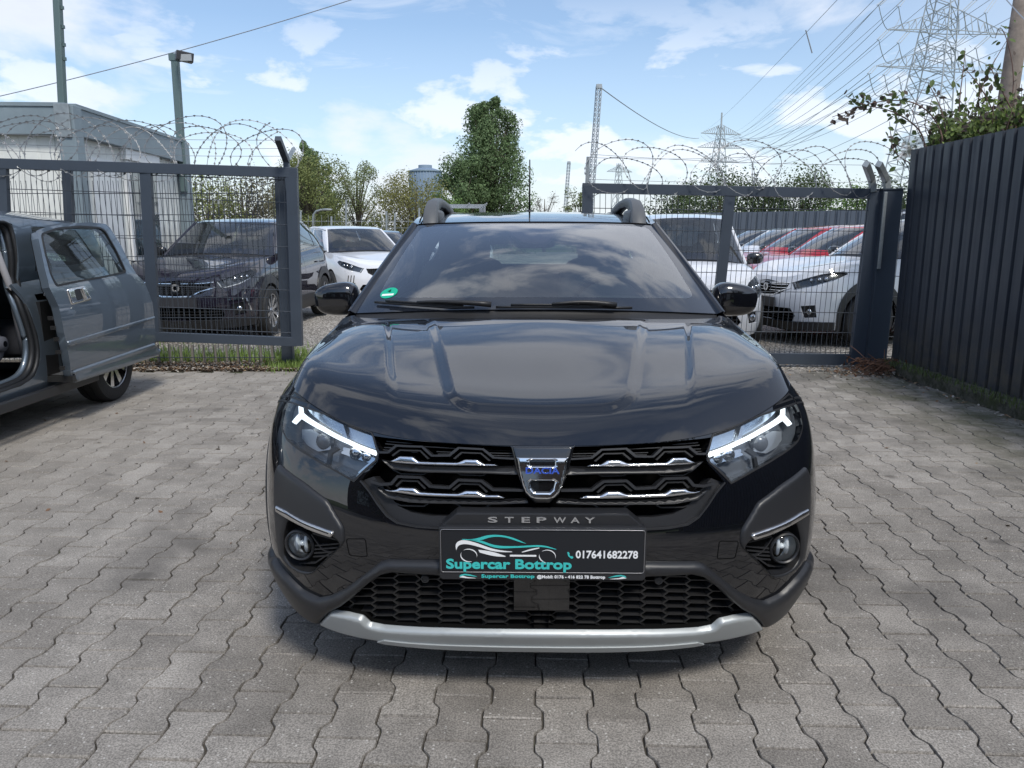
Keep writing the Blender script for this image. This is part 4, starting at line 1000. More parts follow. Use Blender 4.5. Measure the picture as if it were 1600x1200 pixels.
def _pav(k):
    P = k.tc; isl = k.geo.outputs['Random Per Island']; sp = k.n('ShaderNodeSeparateXYZ'); k.l(P, sp.inputs[0])
    base = k.mix(isl, (.222, .204, .182), (.305, .283, .255))
    big = k.rng(k.noise(P, .55, 5, .6), .3, .7, .80, 1.14); c = k.mix(1., base, big, 'MULTIPLY')
    med = k.rng(k.noise(P, 5, 6, .7), .3, .7, .80, 1.18); c = k.mix(1., c, med, 'MULTIPLY')
    fine = k.rng(k.noise(P, 190, 3, .7), .32, .68, .58, 1.45); c = k.mix(1., c, fine, 'MULTIPLY')
    v = k.n('ShaderNodeTexVoronoi', Scale=85.); k.l(P, v.inputs['Vector']); sel = k.n('ShaderNodeSeparateColor'); k.l(v.outputs['Color'], sel.inputs[0])
    spk = k.math('MULTIPLY', k.rng(v.outputs['Distance'], .14, .34, 1, 0), k.rng(sel.outputs[0], .84, .87, 0, 1)); c = k.mix(k.math('MULTIPLY', spk, .75), c, (.62, .60, .56))
    spd = k.math('MULTIPLY', k.rng(v.outputs['Distance'], .12, .26, 1, 0), k.rng(sel.outputs[1], .80, .84, 0, 1)); c = k.mix(k.math('MULTIPLY', spd, .6), c, (.07, .065, .06))
    st = k.math('MULTIPLY', k.rng(k.noise(P, 1.15, 3, .55, .6), .57, .68, 0, 1), .5); c = k.mix(st, c, (.085, .08, .075))
    st2 = k.rng(k.noise(P, 3.1, 2, .5, .3), .68, .74, 0, .55); c = k.mix(st2, c, (.07, .065, .06))
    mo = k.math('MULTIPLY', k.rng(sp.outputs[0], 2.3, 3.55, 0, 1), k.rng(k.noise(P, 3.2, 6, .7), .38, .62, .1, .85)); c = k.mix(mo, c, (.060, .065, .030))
    sun_tone = k.rng(sp.outputs[0], -.6, -3.0, 0, .25); c = k.mix(sun_tone, c, (.33, .30, .26))  # sunlit tone painted in: lighter and warmer towards the left
    k.l(c, k.b.inputs['Base Color']); k.b.inputs['Roughness'].default_value = .85; k.b.inputs['Specular IOR Level'].default_value = .3
    bp = k.n('ShaderNodeBump', Strength=.45, Distance=.003); hh = k.math('ADD', k.noise(P, 260, 3, .7), k.math('MULTIPLY', k.noise(P, 30, 3, .6), .8)); k.l(hh, bp.inputs['Height']); k.l(bp.outputs[0], k.b.inputs['Normal'])
PAV = noise_mat('concrete_paver', _pav)
def _joint(k):
    P = k.tc; c = k.mix(k.rng(k.noise(P, 8, 5, .7), .35, .65, 0, 1), (.035, .030, .025), (.085, .075, .06)); c = k.mix(k.rng(k.noise(P, 2.2, 5, .7), .55, .68, 0, .8), c, (.07, .085, .025)); k.l(c, k.b.inputs['Base Color']); k.b.inputs['Roughness'].default_value = .95
JOINT = noise_mat('joint_sand', _joint)
def _grav(k):
    P = k.tc; v = k.n('ShaderNodeTexVoronoi', Scale=38.); k.l(P, v.inputs['Vector']); sc = k.n('ShaderNodeSeparateColor'); k.l(v.outputs['Color'], sc.inputs[0])
    r = k.n('ShaderNodeValToRGB'); e = r.color_ramp.elements; e[0].color = (.24, .22, .19, 1); e[1].color = (.74, .69, .62, 1); k.l(sc.outputs[0], r.inputs[0])
    c = k.mix(k.rng(v.outputs['Distance'], .35, .62, 0, .85), r.outputs[0], (.07, .06, .05)); big = k.rng(k.noise(P, .5, 5, .6), .3, .7, .8, 1.15); c = k.mix(1., c, big, 'MULTIPLY')
    k.l(c, k.b.inputs['Base Color']); k.b.inputs['Roughness'].default_value = .9; bp = k.n('ShaderNodeBump', Strength=.8, Distance=.02); k.l(k.math('SUBTRACT', 1, v.outputs['Distance']), bp.inputs['Height']); k.l(bp.outputs[0], k.b.inputs['Normal'])
GRAV = noise_mat('gravel', _grav)
def _soil(k):
    P = k.tc; c = k.mix(k.rng(k.noise(P, 25, 6, .8), .35, .65, 0, 1), (.045, .036, .026), (.20, .165, .12)); k.l(c, k.b.inputs['Base Color']); k.b.inputs['Roughness'].default_value = .95
    bp = k.n('ShaderNodeBump', Strength=1., Distance=.03); k.l(k.noise(P, 30, 5, .7), bp.inputs['Height']); k.l(bp.outputs[0], k.b.inputs['Normal'])
SOIL = noise_mat('soil', _soil)
def _kerb(k):
    P = k.tc; c = k.mix(k.rng(k.noise(P, 14, 6, .75), .35, .65, 0, 1), (.035, .038, .020), (.115, .11, .09)); c = k.mix(k.rng(k.noise(P, 4, 4, .6), .5, .65, 0, .8), c, (.05, .062, .02)); k.l(c, k.b.inputs['Base Color']); k.b.inputs['Roughness'].default_value = .95
    bp = k.n('ShaderNodeBump', Strength=.9, Distance=.01); k.l(k.noise(P, 60, 5, .7), bp.inputs['Height']); k.l(bp.outputs[0], k.b.inputs['Normal'])
KERB = noise_mat('mossy_concrete', _kerb)
LAWN = mat('far_grass', (.09, .12, .045), rough=.95, var=.4, vscale=.3)
def struct(o): o['kind'] = 'structure'; return o
def quad(name, x0, x1, y0, y1, z, m, n=1):
    v = [(x0+(x1-x0)*i/n, y0+(y1-y0)*j/n, z) for i in range(n+1) for j in range(n+1)]; f = [(i*(n+1)+j, (i+1)*(n+1)+j, (i+1)*(n+1)+j+1, i*(n+1)+j+1) for i in range(n) for j in range(n)]
    me = bpy.data.meshes.new(name); me.from_pydata(v, [], f); return struct(link(name, me, m))
quad('ground', -1500, 1500, -60, 2600, -.10, LAWN)
quad('gravel_lot', -30, 40, 7.30, 60, -.016, GRAV)
quad('joint_bed', -12, 3.9, -25, 7.36, -.0095, JOINT)
def pavers():
    yaw = R(-2.2); c, s = math.cos(yaw), math.sin(yaw); pw = .1425; L = .2; A = .0105; g = .0019; V = []; F = []
    prof = [(0, .95), (.06, 1), (.15, 1), (.19, .8), (.30, -.8), (.35, -1), (.65, -1), (.70, -.8), (.81, .8), (.85, 1), (.94, 1), (1, .95)]       # half profile: wide ends, narrow waist
    for i in range(-95, 45):
        for j in range(-2, 46):
            x0 = i*pw; y0 = j*L+(.5*L if i % 2 else 0)-.055+.03
            wx = x0+.07; wy = y0+.1; X = wx*c-wy*s; Y = wx*s+wy*c
            if Y < -.1 or Y > 7.28 or X > 3.60 or X < -12: continue
            if Y < 1.2 and abs(X) > 2.6: pass
            jx, jy, jr = rnd.gauss(0, .0007), rnd.gauss(0, .0007), rnd.gauss(0, .004); dz = rnd.gauss(0, .0007); tx, ty = rnd.gauss(0, .003), rnd.gauss(0, .003)
            R_ = [((pw/2+A*e-g), L*t) for t, e in prof]; pts = []
            right = [(x0+pw/2+x, y0+min(max(y, g*2.0), L-g*2.0)) for x, y in R_]; left = [(x0+pw/2-x, y0+min(max(y, g*2.0), L-g*2.0)) for x, y in R_][::-1]; pts = right+left
            cx, cy = x0+pw/2, y0+L/2; o = len(V); n = len(pts)
            for ins, z in ((0, -.011), (.0, -.0045), (.0027, 0)):
                for x, y in pts:
                    dx, dy = x-cx, y-cy; k = math.hypot(dx, dy); dx -= dx/k*ins; dy -= dy/k*ins; dx, dy = dx-dy*jr+rnd.gauss(0, .0004), dy+dx*jr+rnd.gauss(0, .0004); px_, py_ = cx+dx+jx, cy+dy+jy; V.append((px_*c-py_*s, px_*s+py_*c, z+dz+dx*tx+dy*ty))
            for q in (0, 1):
                for k in range(n): F.append((o+q*n+k, o+q*n+(k+1) % n, o+(q+1)*n+(k+1) % n, o+(q+1)*n+k))
            F.append(tuple(o+2*n+k for k in range(n)))
    me = bpy.data.meshes.new('paving'); me.from_pydata(V, [], F); me.shade_smooth(); me.set_sharp_from_angle(angle=R(25)); return struct(link('paving', me, PAV))
pavers()
quad('yard_rear', -12, 3.9, -25, -.05, -.004, PAV)
quad('soil_strip', -9, 1.5, 7.27, 8.0, -.002, SOIL)
quad('far_path', -9, 3.6, 7.05, 7.30, -.006, KERB)
m = MB(); m.box((3.70, 1.2, .03), (.20, 12.6, .13)); k_ = m.build('kerb', KERB, bevel=.015); struct(k_)
# ------------------------------------------------------------ scatter stuff
def scatter(name, label, cat, pts, mats, size, flat=True, rs=3):
    r = random.Random(rs); V = []; F = []; MI = []
    for (x, y, z) in pts:
        s = size*r.uniform(.5, 1.3); a = r.uniform(0, 6.28); t = r.uniform(-.5, .5) if flat else r.uniform(-1.5, 1.5); t2 = r.uniform(-.5, .5); o = len(V)
        M = Matrix.Rotation(a, 3, 'Z') @ Matrix.Rotation(t, 3, 'X') @ Matrix.Rotation(t2, 3, 'Y')
        for p in ((-.5, 0, 0), (-.1, -.3, .06), (.5, 0, .02), (.05, .3, .08)): V.append(tuple(Vector((x, y, z))+M @ Vector(p)*s))
        F.append((o, o+1, o+2, o+3)); MI.append(r.randrange(len(mats)))
    me = bpy.data.meshes.new(name); me.from_pydata(V, [], F)
    for mm in mats: me.materials.append(mm)
    me.polygons.foreach_set('material_index', MI); ob = bpy.data.objects.new(name, me); COL.objects.link(ob); return tag(ob, label, cat, kind='stuff')
LB = [mat('dead_leaf_brown', (.16, .09, .05), rough=.8), mat('dead_leaf_tan', (.30, .22, .14), rough=.8), mat('dead_leaf_dark', (.06, .045, .03), rough=.8), mat('pebble_grey', (.38, .35, .31), rough=.8)]
pts = []
for i in range(9000):
    x = rnd.uniform(-4.6, -1.9); y = 7.26+abs(rnd.gauss(0, .28)); pts.append((x, y, rnd.uniform(.0, .03)))
for i in range(900): pts.append((rnd.gauss(3.45, .30), rnd.gauss(7.15, .16), rnd.uniform(0, .03)))
for i in range(200): pts.append((rnd.uniform(-5, 3.5), rnd.uniform(3, 7.2), .003))
for i in range(260): pts.append((3.56+rnd.gauss(0, .05), rnd.uniform(4, 7.2), .004))
scatter('leaf_litter', 'dry leaves and grit lying along the foot of the gates and kerb', 'leaf litter', pts, LB, .030)
def grass(name, label, pts, h, col, rs=1):
    r = random.Random(rs); V = []; F = []
    for x, y, z in pts:
        a = r.uniform(0, 6.28); hh = h*r.uniform(.4, 1.2); l = r.uniform(.1, .6)*hh; w = .004; o = len(V); ca, sa = math.cos(a), math.sin(a)
        V += [(x-sa*w, y+ca*w, z), (x+sa*w, y-ca*w, z), (x+ca*l*.4+sa*w*.7, y+sa*l*.4-ca*w*.7, z+hh*.6), (x+ca*l*.4-sa*w*.7, y+sa*l*.4+ca*w*.7, z+hh*.6), (x+ca*l, y+sa*l, z+hh)]
        F += [(o, o+1, o+2, o+3), (o+3, o+2, o+4)]
    me = bpy.data.meshes.new(name); me.from_pydata(V, [], F); return tag(link(name, me, mat(name+'_mat', col, rough=.7, var=.4, vscale=3)), label, 'grass', kind='stuff')
g = [(rnd.gauss(-2.12, .16), rnd.gauss(7.5, .12), 0) for _ in range(1500)]+[(rnd.uniform(-4.6, -2.0), 7.75+abs(rnd.gauss(0, .45)), 0) for _ in range(3200)]
grass('grass_tufts', 'short green grass at the foot of the left gate post and fence', g, .085, (.16, .24, .05))
g = [(3.62+rnd.gauss(0, .05), rnd.uniform(3.2, 7.3), .09) for _ in range(900)]
grass('moss_grass', 'sparse grass and moss growing on the kerb under the dark fence', g, .05, (.08, .11, .03), 4)
# ------------------------------------------------------------ gates and mesh fences
ANTH = mat('anthracite_steel', (.045, .058, .078), rough=.42, var=.12, vscale=3)
WIRE = mat('anthracite_wire', (.040, .050, .065), rough=.5)
GALV = mat('galvanised_steel', (.30, .33, .34), rough=.45, metal=.5, var=.25, vscale=12)
def mesh_panel(name, P00, P10, P01, P11, par, sx=.05, sz=.2, r=.0028, mt=None, z_first=.06, double=True):
    """welded wire mesh between four world corners"""
    P00, P10, P01, P11 = map(Vector, (P00, P10, P01, P11)); n = max(2, int((P10-P00).length/sx)); m = MB(); nm = (P10-P00).cross(P01-P00).normalized()
    for i in range(n+1):
        t = i/n; m.tube([P00.lerp(P10, t), P01.lerp(P11, t)], r, 4, caps=False)
    H = (P01-P00).length; k = int((H-z_first)/sz)+1
    for j in range(k):
        t = (z_first+j*sz)/H; a = P00.lerp(P01, t); b = P10.lerp(P11, t)
        for o in ((-1, 1) if double else (1,)): m.tube([a+nm*.006*o, b+nm*.006*o], r*1.15, 4, caps=False)
    return m.build(name, mt or WIRE, par)
# left gate (opened leaf standing in front of the fixed fence)
gl = thing('swing_gate', 'dark grey wire mesh gate leaf on the left, razor wire above it', 'gate', at(300, 540, 7.3))
gl.location.z = 0; bpy.context.view_layer.update()
def loc(par, v): return Vector(v)-par.location
def gbar(name, par, p, q, w, h, up=(0, 0, 1), mt=None, bev=.003): m = MB(); m.bar(loc(par, p), loc(par, q), w, h, up); return m.build(name, mt or ANTH, par, fix=True, bevel=bev)
def Yl(x): return 7.35-.12*(457-x)/457*2.0
def al(x, y): return at(x, y, Yl(x))
gbar('gate_frame', gl, al(-120, 252), al(465, 270), .06, .09)
gbar('gate_frame', gl, al(448, 269), al(457, 534), .0, .0) if False else None
gbar('gate_frame', gl, al(456, 263.5), al(465, 540), .10, .065, (0, 1, 0))
gbar('gate_frame', gl, al(228, 266), al(242, 524), .10, .052, (0, 1, 0)); gbar('gate_frame', gl, al(3, 262), al(14, 510), .10, .052, (0, 1, 0))
gbar('gate_frame', gl, al(-120, 512), al(464, 534), .06, .085)
mesh_panel('gate_mesh', loc(gl, al(236, 522)), loc(gl, al(460, 530)), loc(gl, al(226, 262)), loc(gl, al(452, 270)), gl)
mesh_panel('gate_mesh', loc(gl, al(12, 512)), loc(gl, al(238, 522)), loc(gl, al(2, 256)), loc(gl, al(224, 262)), gl)
mesh_panel('gate_mesh', loc(gl, al(-120, 510)), loc(gl, al(10, 512)), loc(gl, al(-120, 255)), loc(gl, al(2, 256)), gl)
# fixed fence behind the left gate
fl = thing('mesh_fence', 'low dark wire fence standing behind the open left gate', 'fence', (-3.2, 7.62, 0)); bpy.context.view_layer.update()
gbar('fence_post', fl, at(451, 575, 7.58), at(439, 268, 7.58), .11, .08, (0, 1, 0))
for xx in (100,): gbar('fence_post', fl, at(xx+20, 590, 7.62), at(xx+5, 262, 7.62), .08, .06, (0, 1, 0))
mesh_panel('fence_mesh', (-3.0, 0, .02), (.82, 0, .02), (-3.0, 0, 1.80), (.74, 0, 1.80), fl)
m = MB()
for k in range(14): m.box((-.6+k*.115, .05, .10), (.02, .02, .2))
m.build('sleeper_pegs', mat('weathered_peg', (.25, .23, .2), rough=.9), fl)
arm = thing('fence_bracket', 'dark angled bracket arm on top of the left gate post holding razor wire', 'bracket', al(452, 290)); bpy.context.view_layer.update()
gbar('bracket_post', arm, al(452, 298), al(447, 250), .05, .05, (0, 1, 0)); gbar('bracket_arm', arm, al(448, 252), at(434, 216, 7.1), .055, .05, (0, 1, 0)); gbar('bracket_arm', arm, al(448, 252), at(459, 232, 7.8), .03, .03, (0, 1, 0), GALV)
# right gate
gr_ = thing('swing_gate', 'dark grey wire mesh gate leaf on the right, closed in front of white cars', 'gate', (2.2, 7.62, 0)); bpy.context.view_layer.update()
ar = lambda x, y: at(x, y, 7.62)
gbar('gate_frame', gr_, ar(910, 294), ar(1372, 303), .06, .095); gbar('gate_frame', gr_, ar(918, 289), ar(917, 564), .10, .066, (0, 1, 0)); gbar('gate_frame', gr_, ar(1141, 300), ar(1112, 566), .10, .05, (0, 1, 0))
gbar('gate_frame', gr_, ar(1369, 299), ar(1337, 567), .13, .068, (0, 1, 0)); gbar('gate_frame', gr_, ar(912, 556), ar(1345, 562), .06, .11)
mesh_panel('gate_mesh', loc(gr_, ar(920, 558)), loc(gr_, ar(1118, 560)), loc(gr_, ar(920, 296)), loc(gr_, ar(1140, 300)), gr_); mesh_panel('gate_mesh', loc(gr_, ar(1122, 558)), loc(gr_, ar(1336, 560)), loc(gr_, ar(1146, 296)), loc(gr_, ar(1366, 300)), gr_)
gp = thing('gate_post', 'thick dark steel post between the right gate and the sheet metal fence', 'post', (3.5, 7.66, 0)); bpy.context.view_layer.update()
gbar('post_body', gp, at(1364, 572, 7.6), at(1391, 297, 7.6), .19, .14, (0, 1, 0)); gbar('post_strip', gp, at(1373, 420, 7.5), at(1384, 300, 7.5), .03, .02, (0, 1, 0), GALV)
m = MB(); a_ = loc(gp, at(1391, 297, 7.6)); m.box((a_.x, a_.y, a_.z+.006), (.21, .16, .012)); m.build('post_cap', ANTH, gp)
for nm, xs, lab in (('l', (1353, 1362, 1364, 1366), 'grey angled bracket on the right gate corner, left one of the pair'), ('r', (1373, 1385, 1387, 1388), 'grey angled bracket on the right gate post, right one of the pair')):
    b_ = thing('fence_bracket', lab, 'bracket', at(xs[3], 300, 7.55), group=None); bpy.context.view_layer.update()
    gbar('bracket_arm', b_, at(xs[1], 281, 7.6), at(xs[0], 256, 7.3), .055, .05, (0, 1, 0), GALV); gbar('bracket_post', b_, at(xs[2], 300, 7.6), at(xs[1], 280, 7.6), .055, .05, (0, 1, 0), GALV)
sp_ = thing('mesh_fence', 'narrow wire fence bay between the gate post and the sheet metal fence', 'fence', (3.72, 7.62, 0)); bpy.context.view_layer.update()
mesh_panel('fence_mesh', loc(sp_, at(1374, 566, 7.62)), loc(sp_, at(1404, 566, 7.62)), loc(sp_, at(1398, 300, 7.62)), loc(sp_, at(1444, 302, 7.62)), sp_)
# ------------------------------------------------------------ razor wire
RZ = mat('razor_wire_steel', (.26, .27, .28), rough=.5, metal=.5)
def razor(name, label, A, B, rad, loops, seed, zc=.0, squash=1.):
    r = random.Random(seed); A = Vector(A); B = Vector(B); d = (B-A); n = int(loops*36); m = MB(); pts = []; ph = r.uniform(0, 6)
    side_ = Vector((0, 1, 0))
    for i in range(n+1):
        t = i/n; a = ph+2*math.pi*loops*t; rr = rad*(1+.16*math.sin(3.1*t*loops+ph)+.12*math.sin(7.7*t*loops)); lean = .45*math.sin(a*.5+1.3*t*9)
        p = A+d*t+Vector((rr*math.sin(a)*1.05+lean*rad*math.cos(a), 0, 0))+side_*(rr*.42*math.sin(a+.9))+Vector((0, 0, rr*math.cos(a)*squash)); pts.append(p)
    m.tube(pts, .0032, 4, caps=False)
    # barbs
    acc = 0
    for i in range(1, len(pts)):
        acc += (pts[i]-pts[i-1]).length
        if acc > .048:
            acc = 0; t = (pts[i]-pts[i-1]).normalized(); u = t.orthogonal().normalized(); w = t.cross(u); p = pts[i]; s = .018
            for u2 in (u, w):
                m.add([p-t*s, p+u2*s*.62, p+t*s, p-u2*s*.62], [(0, 1, 2, 3)])
    o = m.build(name, RZ); return tag(o, label, 'razor wire')
razor('razor_wire', 'coiled razor wire running along the top of the left gate', al(-60, 226)-Vector((0, -.05, 0)), al(452, 236)+Vector((0, .1, 0)), .25, 11.5, 11)
razor('razor_wire', 'looser razor wire coil on the fence behind the left gate', at(-60, 236, 7.8), at(446, 240, 7.8), .27, 8.3, 5)
razor('razor_wire', 'coiled razor wire running along the top of the right gate', ar(918, 262), ar(1392, 268), .235, 9.5, 23)
razor('razor_wire', 'second looser razor wire coil tangled above the right gate', ar(925, 268)+Vector((0, .1, 0)), ar(1385, 272)+Vector((0, .1, 0)), .20, 5.2, 41)
def wires(name, labels, segs, r=.002, mt=None, cat='wire'):
    for (A, B), label in zip(segs, labels):
        m = MB(); m.tube([Vector(A).lerp(Vector(B), t)-Vector((0, 0, 4*.02*t*(1-t))) for t in np.linspace(0, 1, 9)], r, 4, caps=False); tag(m.build(name, mt or RZ), label, cat, 'tension wires through the razor wire')
wires('tension_wire', ['highest straight wire above the left gate, reaching the bracket tip', 'lowest straight wire through the coils above the left gate', 'middle straight wire through the coils above the left gate', 'long upper straight wire above the right gate', 'low straight wire just over the top rail of the right gate', 'short upper wire over the left half of the right gate'], [(al(-60, 206), al(436, 219)), (al(-60, 232), al(446, 244)), (al(-60, 222), al(440, 232)), (ar(922, 241), ar(1355, 258)), (ar(922, 280), ar(1365, 284)), (ar(918, 246), ar(1200, 244))])
# small post with insulator where the right gate starts
m = MB(); m.bar(ar(917, 286), ar(919, 245), .03, .03, (0, 1, 0)); tag(m.build('latch_post', GALV), 'short galvanised stub post on the free end of the right gate', 'post')
# ------------------------------------------------------------ sheet metal fence on the right
def _sheet(k):
    mp = k.n('ShaderNodeMapping'); mp.inputs['Scale'].default_value = (9, 9, .5); k.l(k.tc, mp.inputs[0]); st = k.rng(k.noise(mp.outputs[0], 1.6, 5, .7), .35, .7, 0, 1)
    c = k.mix(k.rng(k.noise(k.tc, 2.5, 6, .7), .3, .7, 0, 1), (.021, .027, .040), (.032, .040, .055)); c = k.mix(k.math('MULTIPLY', st, .35), c, (.055, .06, .068)); sp = k.n('ShaderNodeSeparateXYZ'); k.l(k.tc, sp.inputs[0])
    d = k.math('MULTIPLY', k.rng(sp.outputs[2], .1, .75, 1, 0), k.rng(k.noise(k.tc, 6, 6, .7), .35, .65, .1, .8)); c = k.mix(d, c, (.085, .078, .062)); k.l(c, k.b.inputs['Base Color']); k.l(k.rng(st, 0, 1, .36, .6), k.b.inputs['Roughness'])
SHEET = noise_mat('anthracite_sheet', _sheet)
def sheet_fence(name, label, p0, p1, z0, z1, period=.14, depth=.022, mt=None, side=1):
    p0 = Vector((*p0, 0)); p1 = Vector((*p1, 0)); d = (p1-p0); L_ = d.length; d.normalize(); nrm = Vector((-d.y, d.x, 0))*side; prof = []; x = 0
    while x < L_:
        for a, b in ((0, 0), (.098, 0), (.106, -depth), (.132, -depth)): prof.append((x+a*period/.14, b))
        x += period
    root = thing(name, label, 'fence', (p0.x, p0.y, 0)); V = []; F = []
    for a, b in prof: q = d*a+nrm*b; V += [(q.x, q.y, z0), (q.x, q.y, z1)]
    F = [(2*i, 2*i+2, 2*i+3, 2*i+1) for i in range(len(prof)-1)]; me = bpy.data.meshes.new('sheet_panel'); me.from_pydata(V, [], F); link('sheet_panel', me, mt or SHEET, root)
    return root, d, nrm, L_
sf_, d_, n_, L_ = sheet_fence('sheet_fence', 'tall anthracite ribbed sheet metal fence along the right side', (3.74, 7.48), (3.80, -4.0), .06, 2.07, side=-1)
m = MB()
for k in range(7): q = d_*(.1+k*1.8)-n_*.09; m.box((q.x, q.y, 1.0), (.06, .06, 2.0))
m.build('fence_rails', ANTH, sf_); m = MB()
for z in (.4, 1.2, 1.9): m.bar(d_*.0-n_*.05+Vector((0, 0, z)), d_*L_-n_*.05+Vector((0, 0, z)), .04, .04)
m.build('fence_rails', ANTH, sf_)
m = MB()
r2 = random.Random(4)
for k in range(int(L_/.14)):
    for z in (.42, 1.22, 1.92):
        q = d_*(k*.14+.119)+n_*(-.022+.004); m.lathe([(0, .006), (.004, .005), (.006, .001)], 6, (q.x, q.y, z), 'x') if k % 2 == 0 else None
m.build('fence_screws', ANTH, sf_)
sheet_fence('sheet_fence', 'distant dark sheet fence at the back of the car lot', (4.9, 27), (13.5, 20.5), 0, 2.0, period=.3, depth=.04, side=-1, mt=mat('far_sheet_lit', (.10, .12, .15), rough=.5))  # lighter than the near sheet: being lit is put into the colour
# ------------------------------------------------------------ container office
PANW = noise_mat('white_panel', lambda k: (k.l(k.mix(k.rng(k.noise(k.tc, 1.6, 5, .7), .3, .75, 0, 1), (.78, .79, .75), (.64, .65, .62)), k.b.inputs['Base Color']), setattr(k.b.inputs['Roughness'], 'default_value', .5)))
FRG = mat('container_frame_grey', (.20, .25, .28), rough=.45, var=.15, vscale=4)
def office():
    c0 = at(131, 400, 9.0); c0.z = 0; c1 = at(296, 400, 12.4); c1.z = 0; d = (c1-c0).normalized(); L1 = (c1-c0).length; n = Vector((-d.y, d.x, 0)); ht = 2.70
    r = thing('office_container', 'white panelled office container with grey frame behind the left gate', 'building', c0); e = n*1; Wd = 6.0
    def pt(a, b, z): q = d*a+e*b; return Vector((q.x, q.y, z))
    def wall(nm, a0, b0, a1, b1, inset):
        A = pt(a0, b0, 0); B = pt(a1, b1, 0); dd = (B-A).normalized(); nn = Vector((dd.y, -dd.x, 0)); L_ = (B-A).length; V = []; F = []; x = .14; prof = []
        while x < L_-.14:
            for s, b in ((0, 0), (.16, 0), (.166, -.006), (.19, -.006)): prof.append((x+s, b))
            x += .196
        for a, b in prof: q = A+dd*a-nn*(inset-b); V += [(q.x, q.y, .16), (q.x, q.y, ht-.3)]
        F = [(2*i, 2*i+2, 2*i+3, 2*i+1) for i in range(len(prof)-1)]; me = bpy.data.meshes.new('wall_panel'); me.from_pydata(V, [], F); return link('wall_panel', me, PANW, r), A, dd, nn
    w1 = wall('side', 0, 0, L1, 0, .04); wall('front', 0, Wd, 0, 0, .04); wall('rear', L1, 0, L1, Wd, .04)
    for a, b in ((0, 0), (L1, 0), (0, Wd), (L1, Wd)): m = MB(); q = pt(a, b, 0); m.box((q.x, q.y, ht/2), (.19, .19, ht), rot=Matrix.Rotation(math.atan2(d.y, d.x), 3, 'Z')); m.build('corner_post', FRG, r, fix=True, bevel=.01)
    for (a, b, a2, b2) in ((0, 0, L1, 0), (0, 0, 0, Wd), (L1, 0, L1, Wd), (0, Wd, L1, Wd)):
        m = MB(); m.bar(pt(a, b, ht-.16), pt(a2, b2, ht-.16), .14, .30); m.bar(pt(a, b, ht+.005), pt(a2, b2, ht+.005), .17, .04); m.build('roof_beam', FRG, r)
        m = MB(); m.bar(pt(a, b, .08), pt(a2, b2, .08), .14, .16); m.build('base_beam', FRG, r)
    m = MB(); cc = pt(L1/2, Wd/2, ht-.02); m.box(cc, (L1*.98, Wd*.98, .05), rot=Matrix.Rotation(math.atan2(d.y, d.x), 3, 'Z')); m.build('roof', FRG, r)
    # window with roller shutter box and a door on the side wall
    A, dd, nn = w1[1], w1[2], w1[3]
    def panel(nm, x0, x1, z0, z1, o, mt, th=.03, par=r): m = MB(); q = A+dd*(x0+x1)/2+nn*(o-.04); m.box((q.x, q.y, (z0+z1)/2), (x1-x0, th, z1-z0), rot=Matrix.Rotation(math.atan2(dd.y, dd.x), 3, 'Z')); return m.build(nm, mt, par)
    wf = panel('window', 1.35, 2.35, .95, 2.25, .0, mat('window_white', (.75, .76, .76), rough=.4), .09); panel('shutter_box', 1.3, 2.4, 2.25, 2.45, .02, mat('window_white', (.75, .76, .76)), .12, wf); panel('pane', 1.45, 1.85, 1.02, 2.2, .03, mat('dark_pane', (.02, .035, .045), rough=.06, coat=1), .06, wf); panel('pane', 1.9, 2.27, 1.02, 2.2, .03, mat('dark_pane', (.02, .035, .045), rough=.06, coat=1), .06, wf)
    panel('door', .45, 1.15, .2, 2.2, .0, mat('window_white', (.75, .76, .76)), .05)
    m = MB(); q = pt(0, 0, ht-.17); m.box((q.x-.02, q.y-.10, q.z+.0), (.17, .03, .36)); m.build('corner_casting', GALV, r, fix=True, bevel=.008)
    # poles fixed to the corners
    POLE = mat('pole_green_grey', (.12, .17, .17), rough=.5, metal=.3)
    p = thing('mast_pole', 'tall grey green pole rising from the near corner of the office container', 'pole', pt(0, 0, ht)+c0); bpy.context.view_layer.update()
    top = at(84, -120, 9.0); b0 = at(98, 165, 9.0); m = MB(); m.bar(loc(p, b0), loc(p, top), .075, .075, (0, 1, 0)); m.build('pole_tube', POLE, p, fix=True, bevel=.012)
    m = MB()
    for y in (12, 42, 70, 92, -20, -50):
        q = loc(p, at(84+14*(y+120)/285+6.5, y, 9.0)); m.box(q, (.03, .03, .035))
    m.build('pole_clips', POLE, p)
    p = thing('flood_light', 'floodlight on a leaning post at the far corner of the office container', 'lamp', at(288, 215, 12.3)); bpy.context.view_layer.update()
    m = MB(); m.bar(loc(p, at(288, 300, 12.3)), loc(p, at(273, 84, 12.3)), .10, .10, (0, 1, 0)); m.build('lamp_post', POLE, p, fix=True, bevel=.012)
    m = MB(); q = loc(p, at(288, 89, 12.1)); m.box(q, (.24, .20, .13), rot=Matrix.Rotation(.15, 3, 'Y') @ Matrix.Rotation(.5, 3, 'Z')); m.build('lamp_head', mat('lamp_black', (.03, .03, .035), rough=.4), p, fix=True, bevel=.01)
    m = MB(); m.box(q+Vector((.06, -.10, -.03)), (.16, .03, .09)); m.build('lamp_lens', mat('lamp_glass_dull', (.35, .36, .36), rough=.2), p)
    m = MB(); q = loc(p, at(273, 90, 12.3)); m.box(q, (.14, .12, .10)); m.build('lamp_clamp', POLE, p)
office()
